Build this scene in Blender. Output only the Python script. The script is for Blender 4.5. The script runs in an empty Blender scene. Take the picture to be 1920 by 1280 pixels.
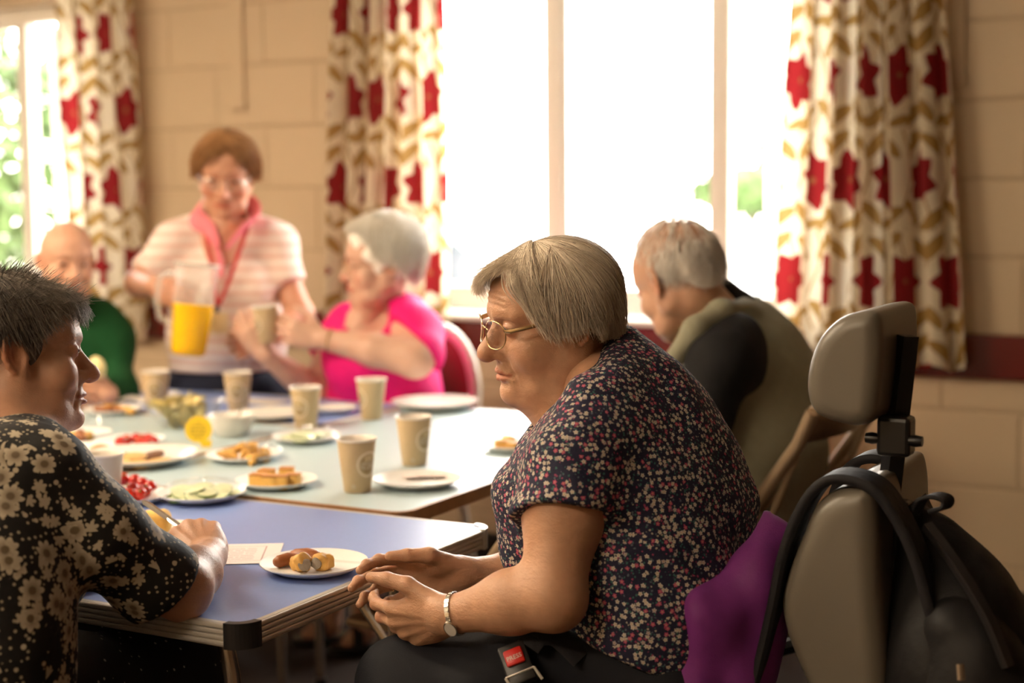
import bpy, bmesh, math, random
import numpy as np
from mathutils import Vector, Matrix
from concurrent.futures import ThreadPoolExecutor

scene = bpy.context.scene
COL = scene.collection
PI = math.pi

# ------------------------------------------------------------------ camera
F_PX, CAM_H = 2800.0, 1.31
_p, _y, _r = (math.radians(a) for a in (5.55, 28.33, -0.48))
_f = Vector((-math.sin(_y) * math.cos(_p), math.cos(_y) * math.cos(_p), -math.sin(_p)))
_rt = Vector((math.cos(_y), math.sin(_y), 0))
_up = _rt.cross(_f)
_rt, _up = math.cos(_r) * _rt + math.sin(_r) * _up, -math.sin(_r) * _rt + math.cos(_r) * _up
cam_data = bpy.data.cameras.new('camera')
cam_data.sensor_width = 36.0
cam_data.lens = F_PX / 1920 * 36.0
cam_data.clip_start = 0.05
cam_data.clip_end = 200
cam_data.dof.use_dof = True
cam_data.dof.focus_distance = 2.24
cam_data.dof.aperture_fstop = 2.3
cam = bpy.data.objects.new('camera', cam_data)
COL.objects.link(cam)
cam.matrix_world = Matrix(((_rt.x, _up.x, -_f.x, 0), (_rt.y, _up.y, -_f.y, 0), (_rt.z, _up.z, -_f.z, CAM_H), (0, 0, 0, 1)))
scene.camera = cam

# ------------------------------------------------------------------ world and exposure
world = bpy.data.worlds.new('overcast_sky')
scene.world = world
world.use_nodes = True
world.node_tree.nodes['Background'].inputs[0].default_value = (1.0, 0.955, 0.88, 1)
world.node_tree.nodes['Background'].inputs[1].default_value = 12.0
FILL_STRENGTH = 30.0
scene.view_settings.view_transform = 'Standard'
scene.view_settings.look = 'None'
scene.view_settings.gamma = 1.0
scene.view_settings.exposure = 0.95
scene.view_settings.use_curve_mapping = False


def portal(x, y, z, sx, sz):
    """daylight portal in a window opening: guides sky sampling, gives no light of its own"""
    ld = bpy.data.lights.new('daylight_portal', 'AREA')
    ld.shape = 'RECTANGLE'
    ld.size, ld.size_y = sx, sz
    ld.cycles.is_portal = True
    o = bpy.data.objects.new('daylight_portal', ld)
    COL.objects.link(o)
    o.location = (x, y, z)
    o.rotation_euler = (-PI / 2, 0, 0)


portal(-2.05, 4.68, 1.5, 1.62, 1.2)
portal(-5.0, 4.68, 1.5, 1.6, 1.2)


# ------------------------------------------------------------------ pixel helper (authoring aid: photo pixel + distance -> place in the room)
def ray(x, y):
    return _f + _rt * ((x - 960) / F_PX) - _up * ((y - 640) / F_PX)


def at(x, y, d):
    return Vector((0, 0, CAM_H)) + ray(x, y) * d


def onz(x, y, z):
    r = ray(x, y)
    return Vector((0, 0, CAM_H)) + r * ((z - CAM_H) / r.z)


def ony(x, y, Y):
    r = ray(x, y)
    return Vector((0, 0, CAM_H)) + r * (Y / r.y)


# ------------------------------------------------------------------ objects
def tag(o, label=None, cat=None, group=None, kind=None):
    if label: o['label'] = label
    if cat: o['category'] = cat
    if group: o['group'] = group
    if kind: o['kind'] = kind
    return o


def link(name, me, parent=None, loc=None, rot=None):
    o = bpy.data.objects.new(name, me)
    COL.objects.link(o)
    if loc is not None: o.location = loc
    if rot is not None: o.rotation_euler = rot
    if parent is not None:
        o.parent = parent
    return o


def thing(name, label, cat, loc=(0, 0, 0), rotz=0, group=None):
    o = link(name, None, None, loc, (0, 0, rotz))
    o.empty_display_size = 0.05
    return tag(o, label, cat, group)


def smooth(me, on=True):
    me.polygons.foreach_set('use_smooth', np.full(len(me.polygons), on))
    me.update()


class MB:
    """collects primitives into one mesh"""
    def __init__(s):
        s.bm = bmesh.new()
        s.uv = None

    def _xf(s, vs, M):
        bmesh.ops.transform(s.bm, matrix=M, verts=vs)

    def box(s, c, size, M=None, bevel=0.0, seg=2):
        g = bmesh.ops.create_cube(s.bm, size=1.0)
        vs = g['verts']
        bmesh.ops.scale(s.bm, vec=size, verts=vs)
        if bevel > 0:
            es = list({e for v in vs for e in v.link_edges})
            g2 = bmesh.ops.bevel(s.bm, geom=es, offset=bevel, segments=seg, profile=0.5, affect='EDGES')
            vs = list({v for f in g2['faces'] for v in f.verts} | {v for v in vs if v.is_valid})
        bmesh.ops.translate(s.bm, vec=Vector(c), verts=vs)
        if M is not None: s._xf(vs, M)
        return s

    def lathe(s, prof, n=32, M=None, sx=1.0, sy=1.0, closed=False):
        rings = []
        allv = []
        for r, z in prof:
            if r < 1e-6:
                v = s.bm.verts.new((0, 0, z)); rings.append([v]); allv.append(v)
            else:
                ring = [s.bm.verts.new((r * sx * math.cos(2 * PI * i / n), r * sy * math.sin(2 * PI * i / n), z)) for i in range(n)]
                rings.append(ring); allv += ring
        uvl = s.bm.loops.layers.uv.verify()
        K = len(rings)
        for k in range(K - 1 if not closed else K):
            a, b = rings[k], rings[(k + 1) % K]
            for i in range(n):
                j = (i + 1) % n
                if len(a) == 1 and len(b) == 1: continue
                if len(a) == 1: vs = [a[0], b[j], b[i]]; uu = [(i + .5, k), (i + 1, k + 1), (i, k + 1)]
                elif len(b) == 1: vs = [a[i], a[j], b[0]]; uu = [(i, k), (i + 1, k), (i + .5, k + 1)]
                else: vs = [a[i], a[j], b[j], b[i]]; uu = [(i, k), (i + 1, k), (i + 1, k + 1), (i, k + 1)]
                f = s.bm.faces.new(vs)
                for lp, (u, w) in zip(f.loops, uu):
                    lp[uvl].uv = (u / n, prof[min(w, K - 1) if not closed else w % K][1])
        if M is not None: s._xf(allv, M)
        return s

    def tube(s, pts, r, n=10, closed=False, caps=True, flat=None):
        """round tube along points; r a number or one per point; flat=(axis, factor) squashes the section"""
        pts = [Vector(p) for p in pts]
        K = len(pts)
        rr = r if isinstance(r, (list, tuple)) else [r] * K
        rings = []
        ref = None
        for k in range(K):
            if closed: t = pts[(k + 1) % K] - pts[k - 1]
            else: t = pts[min(k + 1, K - 1)] - pts[max(k - 1, 0)]
            t.normalize()
            if ref is None:
                ref = Vector((0, 0, 1)) if abs(t.z) < .9 else Vector((1, 0, 0))
                if flat: ref = Vector(flat[0])
            a = (ref - t * ref.dot(t)).normalized()
            b = t.cross(a)
            if not flat: ref = a
            fl = flat[1] if flat else 1.0
            rings.append([s.bm.verts.new(pts[k] + (a * math.cos(2 * PI * i / n) * fl + b * math.sin(2 * PI * i / n)) * rr[k]) for i in range(n)])
        for k in range(K if closed else K - 1):
            A, B = rings[k], rings[(k + 1) % K]
            for i in range(n):
                s.bm.faces.new((A[i], A[(i + 1) % n], B[(i + 1) % n], B[i]))
        if caps and not closed:
            s.bm.faces.new(rings[0][::-1]); s.bm.faces.new(rings[-1])
        return s

    def prism(s, outline, z0, z1, M=None):
        a = [s.bm.verts.new((x, y, z0)) for x, y in outline]
        b = [s.bm.verts.new((x, y, z1)) for x, y in outline]
        n = len(a)
        s.bm.faces.new(a[::-1]); s.bm.faces.new(b)
        for i in range(n):
            s.bm.faces.new((a[i], a[(i + 1) % n], b[(i + 1) % n], b[i]))
        if M is not None: s._xf(a + b, M)
        return s

    def sphere(s, c, r, M=None, u=16, v=10):
        g = bmesh.ops.create_uvsphere(s.bm, u_segments=u, v_segments=v, radius=1.0)
        vs = g['verts']
        bmesh.ops.scale(s.bm, vec=(r, r, r) if not hasattr(r, '__len__') else r, verts=vs)
        if M is not None: s._xf(vs, M)
        bmesh.ops.translate(s.bm, vec=Vector(c), verts=vs)
        return s

    def jitter(s, amp, seed=0, freq=40):
        random.seed(seed)
        ph = [Vector((random.uniform(-1, 1), random.uniform(-1, 1), random.uniform(-1, 1))) * freq for _ in range(6)]
        of = [random.uniform(0, 6) for _ in range(6)]
        s.bm.normal_update()
        for v in s.bm.verts:
            v.co += v.normal * amp * sum(math.sin(p.dot(v.co) + o) for p, o in zip(ph, of)) / 2.4
        return s

    def mesh(s, name, mat=None, sm=True, angle=None):
        bmesh.ops.recalc_face_normals(s.bm, faces=s.bm.faces)
        me = bpy.data.meshes.new(name)
        s.bm.to_mesh(me); s.bm.free()
        if mat is not None: me.materials.append(mat)
        smooth(me, sm)
        if sm and angle is not None:
            me.set_sharp_from_angle(angle=math.radians(angle))
        return me

    def build(s, name, mat=None, parent=None, loc=None, rot=None, sm=True, angle=40):
        return link(name, s.mesh(name, mat, sm, angle), parent, loc, rot)


def structure(o, **kw):
    o['kind'] = 'structure'
    return o


def copy_tree(o, parent=None):
    c = o.copy(); COL.objects.link(c)
    if parent is not None: c.parent = parent
    for ch in list(o.children): copy_tree(ch, c)
    return c


def mesh_np(name, V, Q, mats=(), mi=None, col=None, sm=True):
    """mesh from numpy arrays; Q (n,4) or (n,3)"""
    me = bpy.data.meshes.new(name)
    V = np.asarray(V, np.float32); Q = np.asarray(Q, np.int32)
    me.vertices.add(len(V)); me.vertices.foreach_set('co', V.ravel())
    k = Q.shape[1]
    me.loops.add(Q.size); me.loops.foreach_set('vertex_index', Q.ravel())
    me.polygons.add(len(Q)); me.polygons.foreach_set('loop_start', np.arange(0, Q.size, k, dtype=np.int32))
    for m in mats: me.materials.append(m)
    if mi is not None: me.polygons.foreach_set('material_index', np.asarray(mi, np.int32))
    me.update(calc_edges=True)
    me.validate()
    if col is not None:
        a = me.color_attributes.new('tint', 'FLOAT_COLOR', 'POINT')
        c4 = np.ones((len(V), 4), np.float32); c4[:, :3] = col
        a.data.foreach_set('color', c4.ravel())
    smooth(me, sm)
    return me
# ------------------------------------------------------------------ materials
class X:
    """a value in a node tree, with arithmetic"""
    def __init__(s, m, k): s.m, s.k = m, k
    def _b(s, op, o, rev=False): return s.m.math(op, o, s) if rev else s.m.math(op, s, o)
    def __add__(s, o): return s._b('ADD', o)
    def __radd__(s, o): return s._b('ADD', o)
    def __sub__(s, o): return s._b('SUBTRACT', o)
    def __rsub__(s, o): return s._b('SUBTRACT', o, True)
    def __mul__(s, o): return s._b('MULTIPLY', o)
    def __rmul__(s, o): return s._b('MULTIPLY', o)
    def __truediv__(s, o): return s._b('DIVIDE', o)
    def __rtruediv__(s, o): return s._b('DIVIDE', o, True)
    def __lt__(s, o): return s._b('LESS_THAN', o)
    def __gt__(s, o): return s._b('GREATER_THAN', o)


class Mat:
    def __init__(s, name):
        s.mat = bpy.data.materials.new(name)
        s.mat.use_nodes = True
        s.t = s.mat.node_tree
        s.b = s.t.nodes['Principled BSDF']
        s.out = s.t.nodes['Material Output']

    def node(s, typ, **kw):
        n = s.t.nodes.new(typ)
        for k, v in kw.items(): setattr(n, k, v)
        return n

    def put(s, sock, v):
        if isinstance(v, X): s.t.links.new(v.k, sock)
        elif v is not None:
            if hasattr(v, '__len__') and len(v) == 3 and sock.type == 'RGBA': v = (*v, 1)
            sock.default_value = v

    def math(s, op, a, b=None, c=None):
        n = s.node('ShaderNodeMath', operation=op)
        for i, v in enumerate((a, b, c)):
            if v is not None: s.put(n.inputs[i], v)
        return X(s, n.outputs[0])

    def vmath(s, op, a, b=None):
        n = s.node('ShaderNodeVectorMath', operation=op)
        s.put(n.inputs[0], a)
        if b is not None: s.put(n.inputs[3 if op == 'SCALE' else 1], b)
        return X(s, n.outputs['Value'] if op in ('DOT_PRODUCT', 'LENGTH', 'DISTANCE') else n.outputs[0])

    def coord(s, kind='Object'):
        return X(s, s.node('ShaderNodeTexCoord').outputs[kind])

    def xyz(s, v):
        n = s.node('ShaderNodeSeparateXYZ'); s.put(n.inputs[0], v)
        return [X(s, n.outputs[i]) for i in range(3)]

    def vec(s, x, y, z=0.0):
        n = s.node('ShaderNodeCombineXYZ')
        for i, v in enumerate((x, y, z)): s.put(n.inputs[i], v)
        return X(s, n.outputs[0])

    def noise(s, v, scale, detail=2.0, rough=.5, out='Fac', dist=0.0):
        n = s.node('ShaderNodeTexNoise'); s.put(n.inputs['Vector'], v)
        n.inputs['Scale'].default_value = scale; n.inputs['Detail'].default_value = detail
        n.inputs['Roughness'].default_value = rough; n.inputs['Distortion'].default_value = dist
        return X(s, n.outputs[out])

    def voronoi(s, v, scale, feature='F1', dims='3D', rand=1.0):
        n = s.node('ShaderNodeTexVoronoi', feature=feature, voronoi_dimensions=dims)
        s.put(n.inputs['Vector'], v); n.inputs['Scale'].default_value = scale
        n.inputs['Randomness'].default_value = rand
        return {k: X(s, n.outputs[k]) for k in ('Distance', 'Color', 'Position') if k in n.outputs}

    def ramp(s, f, stops, mode='LINEAR'):
        n = s.node('ShaderNodeValToRGB'); s.put(n.inputs[0], f)
        n.color_ramp.interpolation = mode
        els = n.color_ramp.elements
        while len(els) < len(stops): els.new(0.5)
        for e, (p, c) in zip(els, stops):
            e.position = p; e.color = (*c, 1) if len(c) == 3 else c
        return X(s, n.outputs[0])

    def mix(s, f, a, b, mode='MIX'):
        n = s.node('ShaderNodeMix', data_type='RGBA', blend_type=mode)
        s.put(n.inputs[0], f); s.put(n.inputs[6], a); s.put(n.inputs[7], b)
        return X(s, n.outputs[2])

    def sstep(s, x, a, b):
        n = s.node('ShaderNodeMapRange', interpolation_type='SMOOTHSTEP')
        s.put(n.inputs[0], x); s.put(n.inputs[1], a); s.put(n.inputs[2], b)
        return X(s, n.outputs[0])

    def bump(s, h, strength=.3, dist=.01):
        n = s.node('ShaderNodeBump'); s.put(n.inputs['Height'], h)
        n.inputs['Strength'].default_value = strength; n.inputs['Distance'].default_value = dist
        s.t.links.new(n.outputs[0], s.b.inputs['Normal'])
        return s

    def set(s, base=None, rough=None, metal=None, spec=None, sss=None, trans=None, ior=None, emit=None, estr=None, alpha=None, sheen=None, coat=None, sss_r=None):
        for k, v in (('Base Color', base), ('Roughness', rough), ('Metallic', metal), ('Specular IOR Level', spec), ('Subsurface Weight', sss),
                     ('Transmission Weight', trans), ('IOR', ior), ('Emission Color', emit), ('Emission Strength', estr), ('Alpha', alpha), ('Sheen Weight', sheen), ('Coat Weight', coat)):
            if v is not None: s.put(s.b.inputs[k], v)
        if sss_r is not None:
            s.b.inputs['Subsurface Radius'].default_value = sss_r
            s.b.inputs['Subsurface Scale'].default_value = 1.0
        return s


def simple(name, base, rough=.5, metal=0.0, var=.08, vscale=30, bump=0.0, bscale=200, **kw):
    """plain material with a little procedural variation of tone"""
    m = Mat(name)
    co = m.coord()
    n = m.noise(co, vscale, 3)
    c = m.mix(n, tuple(x * (1 - var) for x in base), tuple(min(1, x * (1 + var)) for x in base))
    m.set(base=c, rough=rough, metal=metal, **kw)
    if bump: m.bump(m.noise(co, bscale, 2), bump, .002)
    return m.mat


def thin_glass(name, tint=(1, 1, 1), refl=.035, rough=0.0):
    m = Mat(name)
    tr = m.node('ShaderNodeBsdfTransparent'); tr.inputs[0].default_value = (*tint, 1)
    gl = m.node('ShaderNodeBsdfGlossy'); gl.inputs['Roughness'].default_value = rough
    fr = m.node('ShaderNodeLayerWeight')
    f = m.math('ADD', m.math('POWER', X(m, fr.outputs['Facing']), 5.0) * .5, refl)
    mx = m.node('ShaderNodeMixShader')
    m.put(mx.inputs[0], f); m.t.links.new(tr.outputs[0], mx.inputs[1]); m.t.links.new(gl.outputs[0], mx.inputs[2])
    m.t.links.new(mx.outputs[0], m.out.inputs[0])
    m.t.nodes.remove(m.b)
    return m.mat


M = {}
M['paint'] = simple('cream_wall_paint', (.56, .43, .285), .6, var=.04, vscale=3, bump=.25, bscale=120)
M['panel'] = simple('brown_wall_panelling', (.16, .095, .055), .6, var=.2, vscale=6)  # dark tone given to the unseen right wall to cut its bounce light
M['mortar'] = simple('painted_joint', (.46, .35, .23), .7, var=.04)
M['ceiling'] = simple('ceiling_paint', (.78, .72, .62), .8, var=.02)
M['rail'] = simple('dark_red_gloss_wood', (.13, .018, .014), .22, var=.2, vscale=8)
M['skirt'] = simple('black_skirting', (.012, .008, .007), .4)
M['floor'] = simple('brown_carpet', (.030, .017, .012), .95, var=.4, vscale=90, bump=.4, bscale=400)
M['upvc'] = simple('white_window_frame', (.80, .76, .70), .3, var=.02)
M['sill'] = simple('white_sill', (.82, .79, .75), .35, var=.02)
M['glass'] = thin_glass('window_glass')
M['white_plate'] = simple('white_paper_plate', (.83, .81, .79), .42, var=.02)
M['china'] = simple('white_china', (.80, .77, .72), .2, var=.02)
M['alu'] = simple('ribbed_aluminium', (.60, .56, .50), .34, .35, var=.08)
M['blackcap'] = simple('black_plastic', (.015, .013, .013), .38)
M['blackmetal'] = simple('black_metal', (.008, .008, .009), .34, .0)
M['tan_steel'] = simple('tan_enamelled_steel', (.42, .30, .19), .3, .2)
M['chrome'] = simple('polished_tube_steel', (.55, .47, .38), .22, .9)
M['cream_frame'] = simple('cream_chair_frame', (.72, .64, .53), .35)
M['burgundy'] = simple('burgundy_vinyl', (.27, .050, .050), .45, bump=.2, bscale=90)
M['orange_wood'] = simple('orange_vinyl', (.55, .26, .10), .45)
M['wood_edge'] = simple('brown_plywood_edge', (.33, .16, .065), .45, var=.35, vscale=40)


def laminate(name, base, rough):
    m = Mat(name)
    co = m.coord()
    n = m.noise(co, 220, 3)
    n2 = m.noise(co, 5, 3)
    c = m.mix(n, tuple(x * .9 for x in base), tuple(min(1, x * 1.08) for x in base))
    m.set(base=c, rough=rough + .1 * n2, spec=.5)
    return m.mat


M['blue_lam'] = laminate('blue_laminate', (.22, .31, .63), .30)
M['pale_lam'] = laminate('pale_blue_laminate', (.46, .58, .62), .27)


def curtain_mat():
    m = Mat('floral_curtain_cloth')
    u, v, _ = m.xyz(m.coord('UV'))
    W, Hh = .235, .30
    row = m.math('FLOOR', v / Hh)
    off = m.math('MODULO', row, 2.0) * .5
    fx = (m.math('FRACT', u / W + off) - .5) * W
    fy = (m.math('FRACT', v / Hh) - .5) * Hh
    wob = m.noise(m.vec(u, v), 26, 2) - .5
    r = m.math('SQRT', fx * fx * 1.5 + fy * fy)
    th = m.math('ARCTAN2', fy, fx) + .35 * m.math('SINE', row * 2.1)
    pet = 1.0 - m.math('ABSOLUTE', m.math('SINE', th * 3.0))
    R = .064 + .033 * m.math('POWER', pet, .75) + .014 * wob
    red = m.sstep(R - r, -.001, .002)
    heart = m.sstep(.011 + .02 * wob - r, 0.0, .006)
    # stems and leaves
    sx = fx + W * .43 + .020 * m.math('SINE', fy * 21 + row)
    stem = m.sstep(.0048 - m.math('ABSOLUTE', sx), 0.0, .0015)
    sx2 = fx - .02 + .28 * fy
    stem2 = m.sstep(.0042 - m.math('ABSOLUTE', sx2), 0.0, .0015)

    def leaf(cx, cy, ang, a, b):
        c, s_ = math.cos(ang), math.sin(ang)
        dx, dy = fx - cx, fy - cy
        p = (dx * c + dy * s_) / a
        q = (dy * c - dx * s_) / b + .35 * p * p
        return m.sstep(1.0 - (p * p + q * q), 0.0, .12)
    lv = stem
    for L in ((-.055, .108, .75, .060, .021), (.066, -.112, .6, .062, .021), (-.075, -.095, -.8, .052, .019), (.075, .100, -.7, .054, .019), (.0, -.130, .25, .045, .015)):
        lv = m.math('MAXIMUM', lv, leaf(*L))
    lv = m.math('MAXIMUM', lv, stem2)
    g = m.noise(m.vec(u * 3, v), 60, 3)
    cream = m.mix(g, (.74, .66, .50), (.82, .74, .58))
    tan = m.mix(g, (.33, .20, .065), (.43, .28, .10))
    redc = m.mix(m.noise(m.vec(u, v * 3), 70, 3), (.20, .009, .013), (.30, .022, .024))
    c = m.mix(lv, cream, tan)
    c = m.mix(red, c, redc)
    c = m.mix(heart * .7, c, (.30, .16, .06))
    m.set(base=c, rough=.8, spec=.2)
    tl = m.node('ShaderNodeBsdfTranslucent'); m.put(tl.inputs[0], c)
    mx = m.node('ShaderNodeMixShader'); mx.inputs[0].default_value = .42
    m.t.links.new(m.b.outputs[0], mx.inputs[1]); m.t.links.new(tl.outputs[0], mx.inputs[2])
    m.t.links.new(mx.outputs[0], m.out.inputs[0])
    return m.mat


M['curtain'] = curtain_mat()


def skin(name, base, red=(.55, .16, .10), rough=.46, mottle=.12, fine=.25):
    m = Mat(name)
    co = m.coord()
    at_ = m.node('ShaderNodeVertexColor', layer_name='tint')
    n = m.noise(co, 60, 4)
    n2 = m.noise(co, 14, 3)
    c = m.mix(n, tuple(x * (1 - mottle) for x in base), tuple(min(1, x * (1 + mottle * .6)) for x in base))
    c = m.mix(m.sstep(n2, .55, .8) * .25, c, red)
    c = m.mix(1.0, c, X(m, at_.outputs[0]), 'MULTIPLY')
    m.set(base=c, rough=rough, spec=.42, sss=.12, sss_r=(.012, .005, .003))
    v = m.voronoi(co, 420)['Distance']
    w = m.noise(m.vmath('MULTIPLY', co, (1, 1, 2.2)), 75, 4, .6)
    m.bump(v * .25 + w, fine, .0035)
    return m.mat


def flower_cells(m, co, scale, petals, rin, rout, nmax):
    """printed flowers on any surface: one per Voronoi cell, petals drawn in the tangent plane. returns mask, colour seed"""
    vo = m.voronoi(co, scale)
    sc = m.vmath('SCALE', co, scale)
    pos = m.vmath('SCALE', vo['Position'], scale)
    off = m.vmath('SUBTRACT', sc, pos)
    nrm = X(m, m.node('ShaderNodeNewGeometry').outputs['Normal'])
    t1 = m.vmath('NORMALIZE', m.vmath('CROSS_PRODUCT', nrm, (.31, .25, .92)))
    t2 = m.vmath('CROSS_PRODUCT', nrm, t1)
    a = m.vmath('DOT_PRODUCT', off, t1); b = m.vmath('DOT_PRODUCT', off, t2)
    d = m.math('ABSOLUTE', m.vmath('DOT_PRODUCT', off, nrm))
    r = m.math('SQRT', a * a + b * b)
    cr, cg, cb = m.xyz(vo['Color'])
    th = m.math('ARCTAN2', b, a) + cr * 6.0
    pet = m.math('ABSOLUTE', m.math('COSINE', th * (petals / 2)))
    R = rin + (rout - rin) * pet
    mask = m.sstep(R - r, -.02, .04) * (d < nmax)
    core = m.sstep(rin * .5 - r, -.02, .05) * (d < nmax)
    return mask, core, (cr, cg, cb), r, vo['Position']


def ditsy_print():
    m = Mat('navy_ditsy_floral_cotton')
    co = m.coord()
    base = m.mix(m.noise(co, 200, 2), (.012, .013, .034), (.028, .028, .062))
    # tiny sprigs
    s2 = m.voronoi(m.vmath('ADD', co, (3.1, .7, 1.3)), 230)
    c2 = m.xyz(s2['Color'])
    k2 = (s2['Distance'] + .5 * (m.noise(co, 500, 1) - .5) < .38) * (c2[0] > .38)
    sprig = m.ramp(c2[1], [(0, (.045, .13, .12)), (.42, (.10, .12, .15)), (.62, (.30, .055, .12)), (.82, (.40, .34, .28))], 'CONSTANT')
    c = m.mix(k2, base, sprig)
    mk, core, (cr, cg, cb), _, _p = flower_cells(m, co, 122, 5, .24, .42, .5)
    col = m.ramp(cg, [(0, (.56, .50, .43)), (.40, (.48, .085, .17)), (.62, (.62, .56, .50)), (.85, (.42, .36, .36))], 'CONSTANT')
    c = m.mix(mk * (cb > .30), c, col)
    c = m.mix(core * (cb > .30), c, (.50, .30, .12))
    m.set(base=c, rough=.75, spec=.25)
    m.bump(m.noise(co, 22, 3) + .15 * m.noise(co, 420, 2), .35, .012)
    return m.mat


def bold_print():
    m = Mat('black_blouse_cream_flowers')
    co = m.coord()
    base = m.mix(m.noise(co, 120, 2), (.006, .005, .005), (.016, .013, .011))
    dots = m.voronoi(co, 105, rand=.45)
    c = m.mix((dots['Distance'] < .24), base, (.34, .28, .19))
    d2 = m.voronoi(m.vmath('ADD', co, (1.7, 4.1, .3)), 34, rand=.9)
    c = m.mix((d2['Distance'] < .13), c, (.46, .38, .27))
    mk, core, (cr, cg, cb), r, ps = flower_cells(m, co, 30, 8, .36, .56, .60)
    cl = m.noise(ps, 11, 2)
    tone = m.mix(m.sstep(r, .05, .5), (.24, .19, .13), (.48, .40, .29))
    c = m.mix(mk * (cl > .53), c, tone)
    mk2, core2, (dr, dg, db), r2, ps2 = flower_cells(m, m.vmath('ADD', co, (7.7, 2.2, 5.1)), 48, 6, .25, .5, .6)
    c = m.mix(mk2 * (m.noise(ps2, 11, 2) > .50) * (db > .5), c, (.42, .35, .25))
    c = m.mix(core * (cl > .53), c, (.14, .10, .06))
    m.set(base=c, rough=.7, spec=.25)
    m.bump(m.noise(co, 18, 3), .4, .015)
    return m.mat


def stripe_print():
    m = Mat('pale_pink_striped_cotton')
    co = m.coord('Object')
    x, y, z = m.xyz(co)
    ph = m.math('FRACT', (z + .16 * y * 0 + .004 * m.noise(co, 20, 2)) / .036)
    k = m.sstep(m.math('ABSOLUTE', ph - .5), .34, .40)
    k2 = m.sstep(m.math('ABSOLUTE', ph - .5), .10, .02)
    base = m.mix(m.noise(co, 25, 2), (.74, .55, .49), (.80, .62, .55))
    c = m.mix(k, base, (.84, .77, .72))
    c = m.mix(k2 * .22, c, (.62, .34, .33))
    m.set(base=c, rough=.85, spec=.2)
    m.bump(m.noise(co, 14, 3), .3, .015)
    return m.mat


def cloth(name, base, rough=.8, var=.12, fold=16, bs=.35, sheen=0.0):
    m = Mat(name)
    co = m.coord()
    n = m.noise(co, 40, 4)
    c = m.mix(n, tuple(x * (1 - var) for x in base), tuple(min(1, x * (1 + var)) for x in base))
    m.set(base=c, rough=rough, spec=.25, sheen=sheen)
    m.bump(m.noise(co, fold, 3) + .08 * m.noise(co, 600, 2), bs, .012)
    return m.mat


def hairmat(name, dark, light, rough=.5):
    m = Mat(name)
    co = m.coord()
    at_ = m.node('ShaderNodeVertexColor', layer_name='tint')
    sx = m.xyz(X(m, at_.outputs[0]))[0]
    c = m.mix(sx, dark, light)
    c = m.mix(m.noise(co, 90, 3) * .4, c, dark)
    m.set(base=c, rough=rough, spec=.22)
    return m.mat


def cup_mat():
    """kraft paper cup, UV: u turns around, v height in metres; printed round badge and a small mark near the base"""
    m = Mat('kraft_paper_cup')
    u, v, _ = m.xyz(m.coord('UV'))
    co = m.coord()
    base = m.mix(m.noise(co, 150, 3), (.57, .41, .225), (.64, .47, .275))
    a = (m.math('FRACT', u + .5) - .5) * 2 * PI * .034
    b = v - .058
    r = m.math('SQRT', a * a + b * b)
    ring = m.sstep(.0020 - m.math('ABSOLUTE', r - .0245), -.0004, .0006)
    disc = m.sstep(.0195 - r, 0, .0006)
    wv = m.noise(m.vec(a * 1.0, b * 2.2), 210, 2)
    band = m.sstep(.0085 - m.math('ABSOLUTE', b + .002), 0, .001)
    letters = m.sstep(wv, .50, .54) * band * disc
    c = m.mix(disc * .8, base, (.33, .22, .10))
    bean = m.sstep(.006 - m.math('ABSOLUTE', b - .013 + a * a * 25), 0, .001) * (m.math('ABSOLUTE', a) < .010)
    c = m.mix(bean, c, (.62, .47, .26))
    c = m.mix(letters, c, (.66, .57, .42))
    c = m.mix(ring, c, (.84, .72, .54))
    a2 = (m.math('FRACT', u + .5 + .165) - .5) * 2 * PI * .029
    b2 = v - .014
    mk = (m.math('ABSOLUTE', a2) < .004) * (m.math('ABSOLUTE', b2) < .0045) * (m.noise(m.vec(a2, b2), 420, 1) > .47)
    c = m.mix(mk, c, (.70, .62, .50))
    m.set(base=c, rough=.6, spec=.35)
    return m.mat


M['cup'] = cup_mat()
M['cup_in'] = simple('white_cup_lining', (.80, .74, .66), .4, var=.02)
M['grey_vinyl'] = simple('grey_beige_vinyl', (.185, .162, .128), .36, var=.06, vscale=12, bump=.12, bscale=500)
M['side_vinyl'] = simple('dark_side_fabric', (.030, .024, .020), .7)
M['bag'] = cloth('charcoal_rucksack_nylon', (.010, .009, .0095), .55, fold=14, bs=.5)
M['strap'] = cloth('padded_strap_nylon', (.017, .016, .019), .6, fold=60, bs=.2)
M['purple'] = cloth('purple_coat_cloth', (.20, .034, .215), .6, fold=12, bs=.4)
M['purple2'] = cloth('dark_coat_lining', (.020, .012, .022), .7, fold=12)
# ------------------------------------------------------------------ the room
WX0, WX1, WY0, WY1, WZ = -6.4, 2.2, -2.2, 4.5, 2.62
structure(MB().box(((WX0 + WX1) / 2, (WY0 + WY1) / 2 + .1, -.05), (WX1 - WX0, WY1 - WY0 + .5, .1)).build('floor', M['floor'], sm=False))
structure(MB().box(((WX0 + WX1) / 2, (WY0 + WY1) / 2 + .1, WZ + .05), (WX1 - WX0, WY1 - WY0 + .5, .1)).build('ceiling', M['ceiling'], sm=False))
structure(MB().box((WX0 - .1, (WY0 + WY1) / 2, WZ / 2), (.2, WY1 - WY0 + .6, WZ)).build('wall_left', M['paint'], sm=False))
structure(MB().box((WX1 + .1, (WY0 + WY1) / 2, WZ / 2), (.2, WY1 - WY0 + .6, WZ)).build('wall_right', M['panel'], sm=False))
structure(MB().box(((WX0 + WX1) / 2, WY0 - .1, WZ / 2), (WX1 - WX0, .2, WZ)).build('wall_front', M['paint'], sm=False))

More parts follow.
